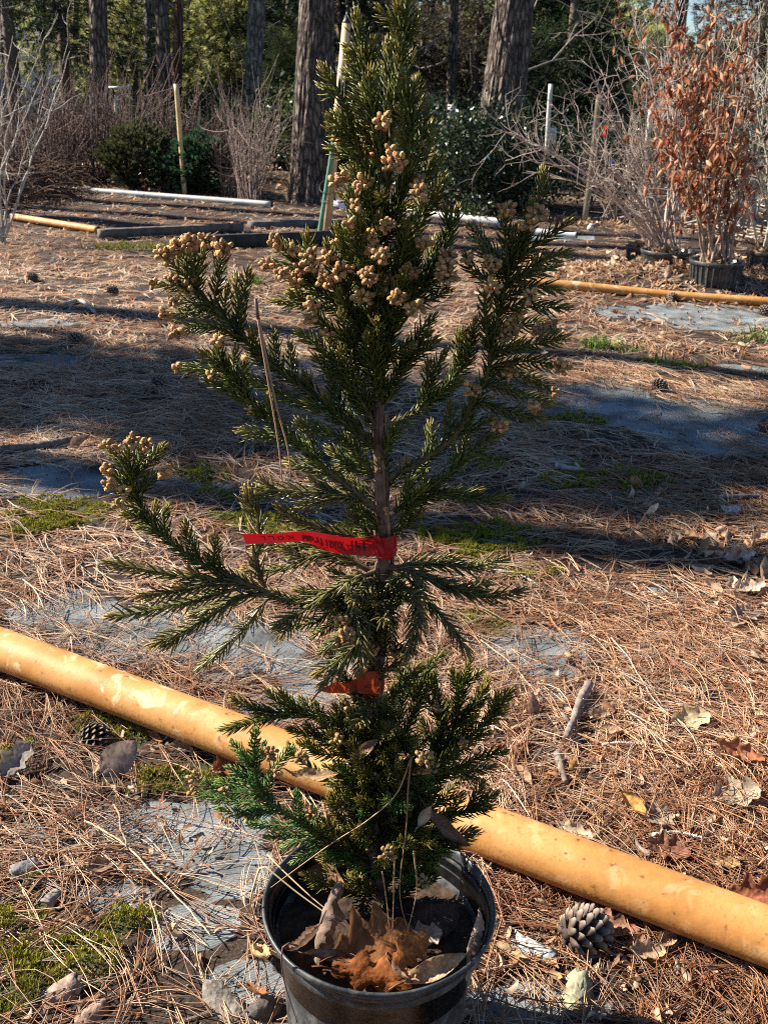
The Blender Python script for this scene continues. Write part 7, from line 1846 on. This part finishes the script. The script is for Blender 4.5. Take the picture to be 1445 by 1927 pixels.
# plastic ribbons tied to the shrubs, scraps and labels
def ribbon(pxs, Y, w_, col, label, name='plastic_ribbon', cat='ribbon', group=None):
    rr_ = np.random.default_rng(int(pxs[0][0])); s_, _ = smooth_path([P(x, y, Y) for x, y in pxs], .012); n = len(s_)
    off = np.stack([np.cos(np.linspace(0, 3, n)), np.sin(np.linspace(0, 3, n)) * .6, np.full(n, .35)], 1) * w_
    V = np.concatenate([s_ - off, s_ + off]); Q = [(k, k + 1, n + k + 1, n + k) for k in range(n - 1)]
    mb = MB(); mb.add(V, Q, None, col); o = mb.build(name, M_FOL); return tag(o, label, cat, group)
ribbon([(1141, 236), (1139, 244), (1137, 250), (1135, 257)], 7.0, .012, (.75, .05, .02), 'short red plastic ribbon tied in the bare shrub near the tan post')
ribbon([(1150, 303), (1153, 308), (1157, 313)], 7.0, .016, (.03, .16, .55), 'blue plastic ribbon hanging in the middle of the bare shrub')
ribbon([(1388, 273), (1398, 275), (1408, 271), (1416, 275)], 7.1, .014, (.03, .42, .38), 'teal plastic ribbon tied high on the right hand stems')
ribbon([(1340, 350), (1344, 356), (1346, 362)], 6.6, .014, (.03, .40, .38), 'small teal ribbon on the stem of the rust leaved sapling')
ribbon([(1412, 402), (1416, 408), (1420, 412)], 7.6, .016, (.04, .12, .5), 'blue ribbon low among the pale branches at the right')
ribbon([(1392, 378), (1398, 384)], 7.8, .02, (.05, .11, .45), 'blue scrap behind the pale stems on the right')
ribbon([(917, 294), (920, 300)], 10.2, .016, (.1, .35, .6), 'pale blue tag hanging in the holly hedge')
def scrap(px, py, w_, h_, col, label, name='plastic_tray', cat='litter'):
    p = G(px, py, h_ * .5); rr_ = np.random.default_rng(int(px)); mb = MB()
    mb.box((0, 0, 0), (w_, w_ * .7, h_), Euler((rr_.normal(0, .2), rr_.normal(0, .25), rr_.uniform(0, 3))).to_matrix(), col, .01)
    mb.box((w_ * .1, -.02, h_ * .55), (w_ * .6, w_ * .4, h_ * .3), Euler((.3, .2, rr_.uniform(0, 3))).to_matrix(), np.array(col) * .9, .006)
    return tag(mb.build(name, M_PLAIN, None, False, p), label, cat)
scrap(74, 305, .14, .07, (.78, .80, .82), 'white plastic scrap at the left, biggest of the pale ones', 'plastic_scrap')
scrap(107, 313, .07, .035, (.65, .04, .03), 'small red scrap between the white and blue ones at left', 'plastic_scrap')
scrap(131, 315, .09, .05, (.50, .56, .62), 'pale blue scrap left of the white cup', 'plastic_scrap')
scrap(161, 316, .09, .07, (.75, .80, .80), 'white cup like scrap left of the olive brown bush', 'plastic_scrap')
scrap(180, 318, .06, .04, (.40, .36, .38), 'greyish scrap right of the white cup', 'plastic_scrap')
scrap(108, 302, .10, .03, (.33, .26, .25), 'flat brownish board scrap above the small red scrap', 'wood_scrap')
scrap(1248, 395, .30, .05, (.62, .66, .72), 'white plastic sheet scrap seen through the bare stems above the wide pot', 'plastic_scrap')
scrap(1372, 402, .30, .05, (.66, .68, .70), 'white plastic scrap among the pale branches on the right', 'plastic_scrap')
scrap(640, 386, .16, .06, (.68, .68, .7), 'white scrap beside the riser foot behind the conifer', 'plastic_scrap')
scrap(638, 381, .06, .05, (.6, .03, .12), 'small crimson scrap beside the white one near the riser', 'plastic_scrap')
scrap(1110, 428, .06, .05, (.6, .62, .62), 'small white scrap at the foot of the tan leaning post', 'plastic_scrap')

# pale covered shed far left
c = ground_xy(40, 27); root = thing('covered_shed', c, 'pale grey plastic covered shed seen behind the bare sapling at left', 'shed')
a = np.linspace(0, np.pi, 22); mb = MB(); ny_ = 12
V = np.concatenate([np.stack([c.x - .6 + np.cos(a) * 2.6 * (1 + .004 * math.sin(k * 2.6)), np.full(22, c.y + k * .7), .0 + np.sin(a) ** .8 * 2.1], 1) for k in range(ny_)])
Q = [(k * 22 + j, k * 22 + j + 1, (k + 1) * 22 + j + 1, (k + 1) * 22 + j) for k in range(ny_ - 1) for j in range(21)]
mb.add(V, Q, None, (.40, .42, .44)); mb.build('cover', M_PLAIN, root)
mb = MB(); V = [(c.x - .6 + math.cos(t) * 2.55, c.y, math.sin(t) ** .8 * 2.06) for t in a] + [(c.x - .6, c.y, 0)]
mb.add(V, None, [(k, k + 1, 22) for k in range(21)], (.36, .38, .40)); mb.build('end_wall', M_PLAIN, root)
mb = MB(); mb.box((c.x - .4, c.y - .03, .85), (.9, .05, 1.7), None, (.20, .21, .22)); mb.build('door', M_PLAIN, root)

# evergreens standing left of the view whose long shadows cross the clearing
def shade_tree(x, y, h, rad, h0, label, nl=90, per=60):
    rr_ = np.random.default_rng(int(abs(x) * 100)); root = thing('cedar_tree', (x, y, 0), label, 'tree', 'evergreens left of the clearing')
    mb = MB(); mb.tube([(x, y, -.1), (x, y, h * .5), (x + .1, y, h)], [.17, .12, .02], 12, (.13, .095, .07)); pts, dirs = [], []
    for q in range(nl):
        t = rr_.uniform(0, 1); z = h0 + (h - h0) * t; an = rr_.uniform(0, 6.28); L = rad * (1 - t * .8) * rr_.uniform(.5, 1.1)
        e = np.array((math.cos(an), math.sin(an), .05)); u = np.linspace(0, 1, 6)[:, None]; br = np.array((x, y, z)) + e * L * u - np.array((0, 0, .2)) * L * u ** 2
        mb.tube(br, np.linspace(.03, .006, 6), 5, (.12, .09, .07), cap=False); k = rr_.uniform(.2, 1, per)
        pts.append(np.stack([np.interp(k, u[:, 0], br[:, a_]) for a_ in range(3)], 1) + rr_.normal(0, .16, (per, 3))); dirs.append(np.repeat(e[None], per, 0) + rr_.normal(0, .6, (per, 3)))
    mb.build('trunk', M_WOOD, root); mb = MB(); mb.add(*sprays(np.concatenate(pts), np.concatenate(dirs), rr_, .14, .24, G_D, 7, .10, .7)); mb.build('crown', M_FOL, root)
for (x, y) in ((-7.0, 10.6), (-8.2, 11.7), (-6.2, 9.75), (-8.8, 7.15), (-7.4, 4.6)):
    t_ = thing('pine_tree', (x, y, 0), 'bare pine trunk outside the picture on the left casting a thin shadow streak', 'tree', 'pine trunks left of the clearing'); mb = MB()
    mb.tube([(x, y, -.1), (x + .05, y, 3), (x + .1, y, 9)], [.17, .14, .09], 16, (1, 1, 1)); mb.build('trunk', M_BARK, t_)
shade_tree(-6.6, 5.45, 8.0, 0.9, 2.6, 'evergreen outside the picture on the left that throws the long shadow across the clearing',  62, 55)
shade_tree(-9.6, 5.75, 8.0, .6, 4.8, 'farther evergreen outside the picture on the left shading the straw behind the conifer', 34, 40)
